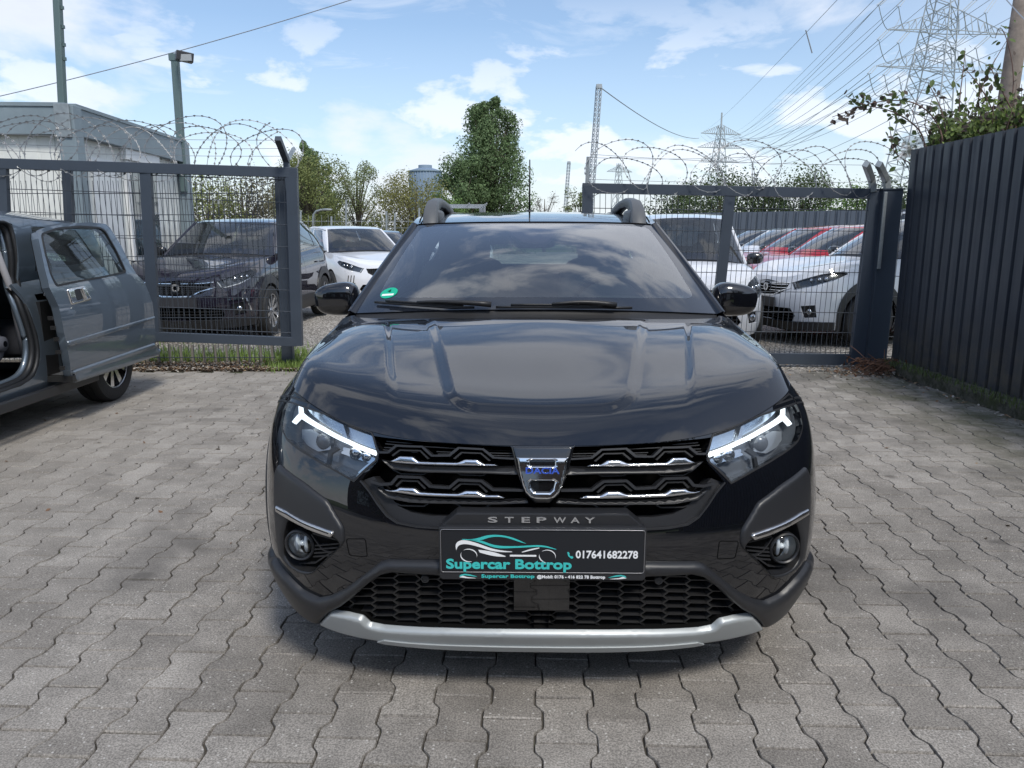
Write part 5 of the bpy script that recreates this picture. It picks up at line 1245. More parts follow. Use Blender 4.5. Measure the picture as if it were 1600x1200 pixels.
# ------------------------------------------------------------ vegetation
def leafmat(name, col, var=.35, tr=.4):
    if name in MATS: return MATS[name]
    m = bpy.data.materials.new(name); m.use_nodes = True; t = m.node_tree; b = t.nodes['Principled BSDF']; g = t.nodes.new('ShaderNodeNewGeometry'); mr = t.nodes.new('ShaderNodeMapRange'); mr.inputs[3].default_value = 1-var; mr.inputs[4].default_value = 1+var
    t.links.new(g.outputs['Random Per Island'], mr.inputs[0]); mx = t.nodes.new('ShaderNodeMix'); mx.data_type = 'RGBA'; mx.blend_type = 'MULTIPLY'; mx.inputs[0].default_value = 1; mx.inputs[6].default_value = (*col, 1); t.links.new(mr.outputs[0], mx.inputs[7])
    t.links.new(mx.outputs[2], b.inputs['Base Color']); b.inputs['Roughness'].default_value = .6; b.inputs['Specular IOR Level'].default_value = .3
    ts = t.nodes.new('ShaderNodeBsdfTranslucent'); t.links.new(mx.outputs[2], ts.inputs[0]); ms = t.nodes.new('ShaderNodeMixShader'); ms.inputs[0].default_value = tr; o = t.nodes['Material Output']
    t.links.new(b.outputs[0], ms.inputs[1]); t.links.new(ts.outputs[0], ms.inputs[2]); t.links.new(ms.outputs[0], o.inputs[0]); MATS[name] = m; return m
BARK = mat('bark', (.10, .085, .065), rough=.9, bump=.5, bscale=8)
def tree(name, label, base, H, W, seed, col, leaf=.22, n=5000, shape='round', trunk=.25, dens=1., cat='tree', lname='leaf', z0=.12, group=None, twig=60, blobs=26):
    r = random.Random(seed); root = thing(name, label, cat, base, group=group); m = MB(); tr = H*.035*trunk/.25
    tp = [(0, 0, -.2)]; x = y = 0
    for k in range(1, 8): x += r.gauss(0, H*.006); y += r.gauss(0, H*.006); tp.append((x, y, H*.92*k/7))
    m.tube(tp, [tr*(1-.85*k/7) for k in range(8)], 7)
    B = []
    for k in range(blobs):
        t = z0+(1-z0)*(k+.5)/blobs
        if shape == 'poplar': w = W/2*(1.02*math.sqrt(max(.01, 1-(max(0, t-.28)/.74)**2)))*r.uniform(.85, 1.12)
        elif shape == 'cone': w = W/2*(1.05-t)
        elif shape == 'bush': w = W/2*math.sqrt(max(.05, 1-(t-.3)**2*1.7))
        else: w = W/2*math.sqrt(max(.06, 1-((t-.58)/.5)**2))
        a = r.uniform(0, 6.28); q = w*math.sqrt(r.uniform(.05, .8)); br = W*r.uniform(.11, .22)*(1 if shape != 'poplar' else min(1, (1.12-t)*2.4)); B.append((q*math.cos(a), q*math.sin(a), H*t-br*.3, br))
    for bx, by, bz, br in B:
        k0 = tp[min(7, max(1, int(7*(bz/H)*.6)))]; m.tube([k0, ((k0[0]+bx)/2, (k0[1]+by)/2, (k0[2]+bz)/2+.03*H), (bx, by, bz)], [tr*.32, tr*.2, tr*.06], 4, caps=False)
        for _ in range(max(1, twig//blobs)):
            e = Vector((r.gauss(0, 1), r.gauss(0, 1), r.gauss(.3, 1))).normalized()*br*r.uniform(.8, 1.25); m.tube([(bx, by, bz), (bx+e.x, by+e.y, bz+e.z)], [tr*.07, tr*.02], 3, caps=False)
    m.build('trunk', BARK, root, smooth=True)
    V = []; F = []
    for i in range(int(n*dens)):
        bx, by, bz, br = B[r.randrange(len(B))]; v = Vector((r.gauss(0, 1), r.gauss(0, 1), r.gauss(0, 1))).normalized(); rad = br*(r.uniform(.25, 1)**.45)*r.choice((1, 1, 1, 1.18)); c = Vector((bx, by, bz))+Vector((v.x, v.y, v.z*1.05))*rad
        if c.z < .05: c.z = .05
        nrm = (v+Vector((r.gauss(0, .5), r.gauss(0, .5), r.gauss(.2, .5)))).normalized(); u = nrm.orthogonal().normalized(); w = nrm.cross(u); a = r.uniform(0, 3.14); u, w = u*math.cos(a)+w*math.sin(a), w*math.cos(a)-u*math.sin(a); s = leaf*r.uniform(.5, 1.2); o = len(V)
        V += [tuple(c-u*s*.5), tuple(c-w*s*.28+nrm*s*.05), tuple(c+u*s*.5), tuple(c+w*s*.28+nrm*s*.05)]; F.append((o, o+1, o+2, o+3))
    me = bpy.data.meshes.new('crown'); me.from_pydata(V, [], F); link('crown', me, leafmat(lname, col), root); return root
def X(px, Y): return (px-800)/1200*Y*.985
YG = 'trees behind the car lot'
tree('poplar_tree', 'tall dense green poplar, the tallest tree, behind the black car roof', (X(767, 55), 55, 0), 10.4, 5.6, 3, (.15, .22, .10), leaf=.19, n=42000, shape='poplar', lname='leaf_poplar', z0=.05, blobs=150, group=YG)
tree('leafy_tree', 'smaller dark green tree just left of the tall poplar', (X(722, 52), 52, 0), 6.2, 3.6, 8, (.05, .085, .04), leaf=.2, n=14000, lname='leaf_poplar', z0=.05, blobs=50, group=YG)
tree('conifer_tree', 'dark green pointed tree top rising behind the yellowish left trees', (X(492, 60), 60, 0), 8.1, 4.0, 12, (.05, .09, .04), leaf=.26, n=12000, shape='poplar', lname='leaf_poplar', z0=.1, blobs=70, group=YG)
tree('spring_tree', 'pale yellow green tree right beside the left gate stile', (X(487, 45), 45, 0), 5.5, 5.0, 5, (.21, .24, .09), leaf=.14, n=20000, lname='leaf_spring', z0=.0, blobs=60, twig=200, group=YG)
tree('spring_tree', 'loose airy pale green tree between the left gate and the round bush', (X(560, 46), 46, 0), 5.3, 3.6, 9, (.22, .26, .12), leaf=.12, n=10000, blobs=40, lname='leaf_spring_b', z0=.1, twig=160, group=YG)
tree('round_bush', 'broad yellowish bush under the distant round tank', (X(650, 44), 44, 0), 4.3, 5.4, 15, (.23, .23, .085), leaf=.13, n=19000, blobs=60, shape='bush', lname='leaf_olive', z0=.0, cat='bush', group=YG)
tree('round_bush', 'bright green low bush left of the poplar', (X(700, 43), 43, 0), 3.4, 2.8, 16, (.15, .24, .07), leaf=.14, n=7000, blobs=40, shape='bush', lname='leaf_bright', z0=.0, cat='bush', group=YG)
tree('bare_tree', 'small leafless tree to the right of the poplar', (X(850, 60), 60, 0), 4.3, 2.6, 21, (.16, .13, .10), leaf=.12, n=350, lname='leaf_bud', twig=420, z0=.2, group=YG)
tree('spring_tree', 'thin pale green tree behind the lattice masts', (X(903, 55), 55, 0), 4.4, 2.6, 22, (.15, .18, .08), leaf=.18, n=2200, lname='leaf_spring_b', z0=.1, twig=160, group=YG)
for i, (px_, Y_, h_, w_, lab, col, ln) in enumerate([(330, 30, 3.3, 4.0, 'yellow green hedge shrub seen through the left gate above the dark car', (.15, .17, .055), 'leaf_spring'), (385, 32, 3.5, 4.2, 'browner shrub seen through the left gate next to its right stile', (.14, .13, .075), 'leaf_brownish'), (1055, 34, 3.3, 3.4, 'leftmost leafy shrub behind the right gate', (.075, .11, .045), 'leaf_shrub'), (1120, 31, 3.6, 4.4, 'dense dark shrub behind the middle bar of the right gate', (.06, .10, .04), 'leaf_shrub'), (1190, 30, 3.3, 3.6, 'leafy shrub behind the right gate, right of its middle bar', (.08, .12, .045), 'leaf_shrub'), (1250, 29, 3.5, 3.0, 'upright grey green shrub rising above the right gate near its corner', (.10, .14, .06), 'leaf_shrub_b'), (1320, 27, 2.7, 4.0, 'low bright shrub behind the far dark fence on the right', (.12, .17, .045), 'leaf_bright'), (1400, 26, 2.8, 4.0, 'shrub at the far right end behind the gate post', (.09, .13, .045), 'leaf_shrub')]):
    tree('shrub', lab, (X(px_, Y_), Y_, 0), h_, w_, 40+i, col, leaf=.12, n=8000, blobs=40, shape='bush', lname=ln, z0=.05, cat='shrub', group='shrubs beyond the lot fences')
m = MB()
hp_ = []
for i in range(26000):
    x = rnd.uniform(-60, 60); y = 75+rnd.gauss(0, 3); hp_.append((x, y, abs(rnd.gauss(0, .8))+.2*math.sin(x*.4)+.3))
scatter('far_hedge', 'low distant hedge line along the horizon', 'hedge', hp_, [leafmat('leaf_far', (.09, .11, .055)), leafmat('leaf_far_b', (.13, .13, .07))], .42, flat=False)
# ------------------------------------------------------------ distant tank
def tank():
    c = Vector((X(667, 420), 420, 0)); r = thing('gas_holder', 'big blue grey cylindrical tank far away above the bushes', 'tank', c); R_ = 8.6; zt = CAM_H+420*math.tan(R(15.7-11)); zt = at(667, 268, 420).z
    m = MB(); m.lathe([(0, R_), (zt, R_), (zt+.4, R_*.98), (zt+1.6, R_*.5), (zt+1.8, .1)], 48, axis='z'); m.build('tank_shell', mat('tank_blue', (.17, .24, .34), rough=.6), r, smooth=40)
    m = MB()
    for k in range(36): a = k/36*6.283; m.box((R_*1.01*math.cos(a), R_*1.01*math.sin(a), zt/2), (.35, .35, zt))
    m.build('tank_ribs', mat('tank_rib', (.26, .33, .42), rough=.6), r); m = MB(); m.lathe([(zt-.3, R_+.6), (zt+.3, R_+.6), (zt+.3, R_-.3)], 48, axis='z'); m.lathe([(zt+1.6, 3.6), (zt+3.2, 3.6), (zt+3.4, .2)], 24, axis='z'); m.build('tank_rim', mat('tank_rim', (.22, .29, .37), rough=.6), r)
tank()
# ------------------------------------------------------------ lattice masts, pylons and power lines
PYL = mat('pylon_steel', (.34, .38, .41), rough=.6); WLN = mat('power_line', (.28, .31, .35), rough=.6)
def lattice(m, A, B, wa, wb, n, r, yaw=.6, braces=True, rb=None):
    """square lattice column from A (width wa) to B (width wb)"""
    A = Vector(A); B = Vector(B); ax = (B-A).normalized(); u = Vector((math.cos(yaw), math.sin(yaw), 0)); u = (u-ax*u.dot(ax)).normalized(); v = ax.cross(u); rb = rb or r*.6
    def c(t, k): w = (wa+(wb-wa)*t)/2; s = ((1, 1), (1, -1), (-1, -1), (-1, 1))[k]; return A.lerp(B, t)+u*s[0]*w+v*s[1]*w
    for k in range(4): m.bar(c(0, k), c(1, k), r*2, r*2, (0, 1, 0))
    if braces:
        for i in range(n):
            t0, t1 = i/n, (i+1)/n
            for k in range(4):
                m.bar(c(t0, k), c(t1, (k+1) % 4), rb*2, rb*2, (0, 1, 0)); m.bar(c(t1, k), c(t0, (k+1) % 4), rb*2, rb*2, (0, 1, 0))
    return c
def mast(label, top, bot, Y, w, n, wires_=()):
    a = at(*bot, Y); b = at(*top, Y); a = a+(a-b)*((a.z)/(b.z-a.z)); a.z = 0; r = thing('lattice_mast', label, 'mast', a); bpy.context.view_layer.update()
    m = MB(); lattice(m, loc(r, a), loc(r, b), w*1.1, w*.95, n, w*.07, .3); m.box(loc(r, b), (w*1.15, w*1.1, w*.8)); m.build('mast_lattice', PYL, r)
mast('tall slim lattice mast standing behind the left end of the right gate', (936, 135), (925, 283), 46, .27, 34)
mast('shorter more distant lattice mast left of the right gate', (889, 254), (884, 320), 80, .27, 26)
def cable(A, B, sag, r, name='power_line', label='', group=None, n=24, cat='power line', par=None):
    m = MB(); A = Vector(A); B = Vector(B); m.tube([A.lerp(B, t)-Vector((0, 0, sag*4*t*(1-t))) for t in np.linspace(0, 1, n)], r, 4, caps=False); o = m.build(name, WLN, par)
    if par is None: tag(o, label, cat, group)
    return o
def pylon(label, Y, pts_axis, w_at, arms, rr, yaw, nseg, name='pylon'):
    (x0, y0), (x1, y1) = pts_axis; T = at(x0, y0, Y); Bp = at(x1, y1, Y); k = Bp.z/(T.z-Bp.z); base = Bp+(Bp-T)*k; base.z = 0
    r = thing(name, label, 'pylon', base); bpy.context.view_layer.update(); m = MB(); wt, wb = w_at; wbase = wb+(wb-wt)*k
    lattice(m, loc(r, base), loc(r, T), wbase, wt, nseg, rr, yaw); m.build('tower_lattice', PYL, r); tips = []
    for (lx, ly), (rx, ry), hgt in arms:
        L0 = at(lx, ly, Y); R0 = at(rx, ry, Y); C = (L0+R0)/2; m = MB(); up = Vector((0, 0, hgt)); n = 9
        for P in (L0, R0):
            for o in (-1, 1):
                b0 = C+Vector((0, o*.6*hgt*.6, 0)); m.bar(loc(r, P), loc(r, b0), rr*1.6, rr*1.6); 
            m.bar(loc(r, P), loc(r, C+up), rr*1.4, rr*1.4)
            for i in range(1, n):
                t = i/n; a = P.lerp(C, t); m.bar(loc(r, a+Vector((0, -.6*hgt*.6*t, 0))), loc(r, a+up*t), rr, rr); m.bar(loc(r, a+Vector((0, .6*hgt*.6*t, 0))), loc(r, P.lerp(C, min(1, t+1/n))+up*min(1, t+1/n)), rr, rr)
        m.build('cross_arm', PYL, r); tips.append((L0, R0, C))
    return r, tips
big, tipsb = pylon('huge lattice power pylon towering over the right fence', 75, [(1483, -60), (1430, 285)], (1.5, 4.3), [((1387, 46), (1578, 54), 2.2), ((1369, 103), (1572, 115), 2.2), ((1376, -8), (1570, -2), 2.0)], .045, .75, 26)
far, tipsf = pylon('distant lattice pylon above the middle of the right gate', 300, [(1127, 196), (1119, 300)], (1.6, 5.5), [((1095, 208), (1158, 211), 3.5), ((1090, 230), (1160, 232), 3.5), ((1092, 253), (1155, 254), 3.5)], .11, .6, 14)
m = MB(); m.bar(loc(far, at(1127, 197, 300)), loc(far, at(1128, 176, 300)), .5, .5, (0, 1, 0)); m.build('tower_spike', PYL, far)
tiny, _ = pylon('very distant faint pylon just right of the slim mast', 600, [(967, 255), (966, 300)], (2, 5), [((948, 268), (988, 269), 5)], .2, .6, 10)
GL = 'power lines strung between the pylons'
def insul(P, Q, sag=1.6):
    m = MB(); P = Vector(P); Q = Vector(Q)
    for o in (-.14, .14): m.tube([loc(big, P+Vector((o, 0, 0))), loc(big, Q+Vector((o, 0, 0)))], .05, 4)
    m.build('insulator', PYL, big); m = MB(); e = P*2-Q; e = P+(P-Q)*.9; e.z = Q.z; m.tube([loc(big, Q.lerp(P+Vector((2.6, 3, -(P.z-Q.z))), t)-Vector((0, 0, sag*4*t*(1-t)))) for t in np.linspace(0, 1, 10)], .035, 4); m.build('jumper_cable', PYL, big)
ins = [((1388, 47), (1373, 62)), ((1419, 50), (1404, 67)), ((1369, 103), (1358, 115)), ((1393, 106), (1382, 117)), ((1416, 110), (1405, 120)), ((1389, -6), (1373, 8)), ((1415, -5), (1404, 10)), ((1510, 56), (1490, 74)), ((1545, 57), (1525, 75)), ((1526, -2), (1505, 18)), ((1556, -2), (1540, 20)), ((1510, 112), (1492, 128))]
farp = [(1095, 212), (1105, 212), (1090, 234), (1100, 234), (1112, 235), (1100, 208), (1110, 208), (1145, 214), (1155, 214), (1130, 206), (1138, 206), (1150, 236)]
INSL = ['power line to the outer left tip of the huge pylon\'s middle arm', 'power line to the inner left of the huge pylon\'s middle arm', 'power line to the outer left tip of the huge pylon\'s lower arm', 'power line to the middle left of the huge pylon\'s lower arm', 'power line to the inner left of the huge pylon\'s lower arm', 'power line to the outer left of the huge pylon\'s top arm', 'power line to the inner left of the huge pylon\'s top arm', 'power line to the inner right of the huge pylon\'s middle arm', 'power line to the outer right of the huge pylon\'s middle arm', 'power line to the inner right of the huge pylon\'s top arm', 'power line to the outer right of the huge pylon\'s top arm', 'power line to the right side of the huge pylon\'s lower arm']
for i, ((a, b), (c_, d_2)) in enumerate(ins):
    Q = at(c_, d_2, 74); insul(at(a, b, 75), Q); F_ = at(*farp[i], 298)
    cable(Q, F_, 6.0, .034, label=INSL[i], group=GL)
# lines passing overhead towards the camera's right
ov = [((1295, 0), (1098, 205)), ((1352, 0), (1150, 205)), ((1398, -30), (1145, 218)), ((1440, -40), (1140, 226)), ((1510, -60), (1150, 240)), ((1600, -50), (1155, 246)), ((1640, -20), (1130, 256)), ((1660, 20), (1120, 262))]
ORD = ['leftmost', 'second from left', 'third from left', 'fourth from left', 'fifth from left', 'third from right', 'second from right', 'rightmost']
for io, ((a, b), (c_, d_2)) in enumerate(ov):
    A = at(a, b, 42); B_ = at(c_, d_2, 290); D = (A-B_).normalized(); cable(A+D*30, B_, 1.2, .018, label='overhead line crossing the upper right sky, '+ORD[io]+' of the eight', group='overhead power lines in the upper right sky')
cable(at(-80, 168, 16), at(640, -30, 16), .12, .009, label='single thin cable crossing the sky above the office container', cat='cable', name='overhead_cable')
cable(at(940, 138, 46), at(1092, 216, 120), .8, .035, label='stay cable running down right from the slim lattice mast', cat='cable', name='mast_cable')
m = MB(); A = at(1259, 47, 60); B_ = at(1269, 83, 60); m.tube([A, B_], .05, 4); tag(m.build('line_dropper', WLN), 'short vertical link between two overhead lines at the upper right', 'cable link')
cable(at(1555, -20, 11), at(1680, 110, 9), .02, .008, label='dark cable running past the wooden pole at the top right', cat='cable', name='pole_cable')
# wooden pole
p = thing('utility_pole', 'thick weathered wooden pole behind the fence at the far right', 'pole', (X(1560, 11.5), 11.5, 0)); bpy.context.view_layer.update()
m = MB(); a = at(1548, 330, 11.5); b = at(1612, -90, 11.5); m.tube([loc(p, a), loc(p, b)], [.135, .115], 20); m.build('pole_shaft', mat('weathered_wood', (.20, .165, .14), rough=.9, bump=.8, bscale=20, var=.35, vscale=6), p, smooth=True)
# small posts and street lamp behind the cars
GL2 = 'posts of the wire fence behind the parked cars'
PL = ['tallest thin post, above the middle of the white hatchback', 'short fence post right of the curved street lamp', 'thin post above the right end of the white hatchback roof', 'thin post just left of the white ladder rack, right of another post', 'fence post at the right edge of the left gate', 'thin post in front of the yellowish bush beside the roof rail']
for i, (px_, y0, y1) in enumerate([(541, 312, 352), (518, 338, 352), (604, 330, 352), (617, 333, 352), (470, 330, 350), (655, 325, 345)]):
    m = MB(); m.bar(at(px_, y1+12, 30), at(px_, y0, 30), .06, .06, (0, 1, 0)); tag(m.build('fence_post', GALV), PL[i], 'post', GL2)
fb = thing('wire_fence', 'faint wire fence crossing behind the white hatchback', 'fence', (X(570, 30), 30, 0)); bpy.context.view_layer.update()
mesh_panel('fence_mesh', loc(fb, at(440, 400, 30)), loc(fb, at(700, 400, 30)), loc(fb, at(440, 336, 30)), loc(fb, at(700, 336, 30)), fb, sx=.25, sz=.25, r=.008, mt=GALV)
sl_ = thing('street_lamp', 'small curved galvanised lamp post above the white hatchback', 'lamp', (X(489, 36), 36, 0)); bpy.context.view_layer.update()
m = MB(); pp = [(489, 370), (489, 345), (490, 335), (494, 330), (501, 328), (512, 327)]; m.tube([loc(sl_, at(x, y, 36)) for x, y in pp], .045, 6); m.build('lamp_post', GALV, sl_, smooth=True); m = MB(); m.sq(loc(sl_, at(511, 327.5, 36)), (.5, .2, .1), .7); m.build('lamp_head', GALV, sl_, smooth=True)
# ------------------------------------------------------------ brambles over the right fence
def bramble():
    r = random.Random(31); root = thing('bramble_bush', 'leafy bramble with long arching canes hanging over the right fence', 'bush', (4.3, 7.0, 0)); bpy.context.view_layer.update()
    canes = []; m = MB(); D = 7.9
    specs = [[(1470, 260), (1472, 215), (1455, 180), (1425, 160), (1395, 157), (1360, 162), (1330, 172), (1300, 183)], [(1445, 240), (1440, 210), (1415, 185), (1380, 170), (1345, 162), (1322, 150)], [(1500, 230), (1500, 150), (1505, 110), (1508, 75)], [(1560, 200), (1540, 150), (1510, 110), (1500, 100)], [(1440, 300), (1435, 265), (1400, 240), (1392, 218)], [(1590, 190), (1560, 130), (1545, 100)], [(1460, 250), (1430, 235), (1400, 225), (1390, 190)], [(1560, 210), (1580, 90), (1560, 45), (1555, 60)], [(1480, 230), (1470, 170), (1450, 130)], [(1520, 210), (1530, 150), (1575, 60)]]
    for s in specs:
        d = D+r.uniform(-.5, .9); P = np.array([loc(root, at(x, y, d+.06*i)) for i, (x, y) in enumerate(s)]); k = np.concatenate([[0], np.cumsum(np.linalg.norm(np.diff(P, axis=0), axis=1))]); q = np.linspace(0, k[-1], 26); C = weights(k, natspline(k), q) @ P
        canes.append(C); m.tube([tuple(x) for x in C], [.009-.006*i/25 for i in range(26)], 5)
    for _ in range(60):
        x = r.uniform(1450, 1610); y = r.uniform(150, 240); a = loc(root, at(x, 250, 7.5+r.uniform(-.2, 1.5))); b = loc(root, at(x+r.gauss(0, 26), y-r.uniform(0, 40), 7.6+r.uniform(-.3, 1.2))); mid = (a+b)/2+Vector((r.gauss(0, .12), r.gauss(0, .1), .05)); m.tube([a, mid, b], [.005, .004, .002], 4, caps=False)
    m.build('canes', mat('bramble_cane', (.13, .075, .06), rough=.7), root, smooth=True)
    V = []; F = []; MI = []
    def leaf(c, s, mi):
        nrm = Vector((r.gauss(0, .7), r.gauss(-.6, .6), r.gauss(.4, .6))).normalized(); u = nrm.orthogonal().normalized(); w = nrm.cross(u); a = r.uniform(0, 6.28); u, w = u*math.cos(a)+w*math.sin(a), w*math.cos(a)-u*math.sin(a); o = len(V)
        for x, y, z in ((-.5, 0, 0), (-.2, -.26, .03), (.15, -.28, .05), (.55, 0, -.04), (.15, .28, .05), (-.2, .26, .03)): V.append(tuple(c+u*x*s+w*y*s+nrm*z*s))
        F.append((o, o+1, o+2, o+3)); F.append((o, o+3, o+4, o+5)); MI.extend([mi, mi])
    for ci, C in enumerate(canes):
        n = 60 if ci < 2 else 22
        for _ in range(n):
            t = r.uniform(.35 if ci < 2 else .15, 1); c = Vector(C[int(t*25)]); dark = ci == 0 and t > .72; leaf(c+Vector((r.gauss(0, .035), r.gauss(0, .05), -abs(r.gauss(0, .045)) if dark else r.gauss(.01, .04))), r.uniform(.05, .085), 1 if dark or r.random() < .25 else 0)
    for _ in range(10500):
        x = r.uniform(1452, 1680) if r.random() < .9 else r.gauss(1500, 30); top = 205-(x-1450)*.30; y = r.uniform(top-25*r.random(), 275-(x-1450)*.16); c = loc(root, at(x, y, 7.5+r.uniform(-.1, 1.4)*(.4+.6*r.random())))
        if r.random() < (.35 if y < top+8 else .9): leaf(c, r.uniform(.035, .07), r.choice((0, 0, 2, 2, 1)))
    for _ in range(160):      # spray growing on the fence face
        t = r.random(); x = 1448+30*t+r.gauss(0, 6); y = 285-60*t+r.gauss(0, 8); P = at(x, y, 7.38-.35*t); leaf(loc(root, P), r.uniform(.02, .04), 2)
    me = bpy.data.meshes.new('leaves'); me.from_pydata(V, [], F)
    for mm in (leafmat('bramble_green', (.10, .14, .05), .45), leafmat('bramble_dark', (.09, .07, .06), .4), leafmat('bramble_light', (.18, .24, .07), .4)): me.materials.append(mm)
    me.polygons.foreach_set('material_index', MI); o = bpy.data.objects.new('leaves', me); COL.objects.link(o); o.parent = root
bramble()
def plastic():
    r = random.Random(2); n = 14; V = []; F = []; c = [(1414, 212), (1446, 214), (1440, 240), (1402, 250)]
    for i in range(n):
        for j in range(n):
            a, b = i/(n-1), j/(n-1); x = (1-a)*(1-b)*c[0][0]+a*(1-b)*c[1][0]+a*b*c[2][0]+(1-a)*b*c[3][0]; y = (1-a)*(1-b)*c[0][1]+a*(1-b)*c[1][1]+a*b*c[2][1]+(1-a)*b*c[3][1]; V.append(tuple(at(x+r.gauss(0, 1), y+r.gauss(0, 1.5), 7.6+.06*math.sin(a*9+b*4)+r.gauss(0, .015))))
    F = [(i*n+j, (i+1)*n+j, (i+1)*n+j+1, i*n+j+1) for i in range(n-1) for j in range(n-1)]; me = bpy.data.meshes.new('plastic_sheet'); me.from_pydata(V, [], F); me.shade_smooth()
    o = link('plastic_sheet', me, mat('torn_plastic', (.62, .62, .62), rough=.35, alpha=.55)); tag(o, 'torn translucent plastic sheet caught in the brambles at the fence top', 'plastic sheet')
plastic()
def debris():
    r = random.Random(9); root = thing('twig_heap', 'small heap of reddish brown twigs at the foot of the right gate post', 'twig heap', (3.45, 7.2, 0)); m = MB()
    for _ in range(45):
        c = Vector((r.gauss(.0, .12), r.gauss(0, .09), abs(r.gauss(.05, .05)))); d = Vector((r.gauss(0, 1), r.gauss(0, .6), r.gauss(.1, .35))).normalized()*r.uniform(.05, .16); m.tube([c-d, c+Vector((0, 0, r.gauss(0, .02))), c+d], [.004, .005, .002], 4, caps=False)
    m.build('twigs', mat('red_twig', (.17, .085, .05), rough=.8), root); V = []; F = []
    for _ in range(110):
        c = Vector((r.gauss(.0, .14), r.gauss(0, .1), abs(r.gauss(.04, .05)))); s = .035; u = Vector((r.gauss(0, 1), r.gauss(0, 1), r.gauss(0, .6))).normalized()*s; w = u.orthogonal().normalized()*s*.5; o = len(V); V += [c-u, c-w, c+u, c+w]; F.append((o, o+1, o+2, o+3))
    me = bpy.data.meshes.new('dry_leaves'); me.from_pydata([tuple(v) for v in V], [], F); link('dry_leaves', me, leafmat('dry_leaf', (.17, .09, .055), .4), root)
debris()
# ------------------------------------------------------------ behind the camera (seen only as reflections)
def behind():
    r = thing('brick_building', 'long dark brick building across the yard behind the viewer', 'building', (-3, -13, 0)); m = MB(); m.box((0, -3, 2.3), (26, 6, 4.6)); m.build('wall', mat('dark_brick', (.10, .07, .055), rough=.85, var=.3, vscale=2), r); m = MB()
    for k in range(6): m.box((-10+k*4, .02, 1.9), (1.9, .1, 1.5))
    m.build('window', mat('pane_pale', (.35, .38, .40), rough=.2), r); m = MB(); m.box((6.5, .05, 1.6), (3.0, .12, 3.2)); m.build('roller_door', mat('white_door', (.6, .6, .6), rough=.5), r); m = MB(); m.box((0, -3, 4.75), (26.6, 6.6, .3)); m.build('roof', mat('dark_felt', (.05, .05, .05), rough=.9), r)
    for i, (x, y, h, w) in enumerate([(7.5, -9, 8.5, 5.5), (-8, -9.5, 5.5, 5), (4.6, -5.5, 6.5, 4.0)]):
        tree('yard_tree', ['large sparse tree behind the viewer to the right', 'leafy tree behind the viewer to the left', 'half bare tree just behind the viewer near the fence'][i], (x, y, 0), h, w, 70+i, (.06, .075, .03), leaf=.2, n=[2500, 5000, 500][i], lname='leaf_yard', z0=.25, twig=300)
behind()
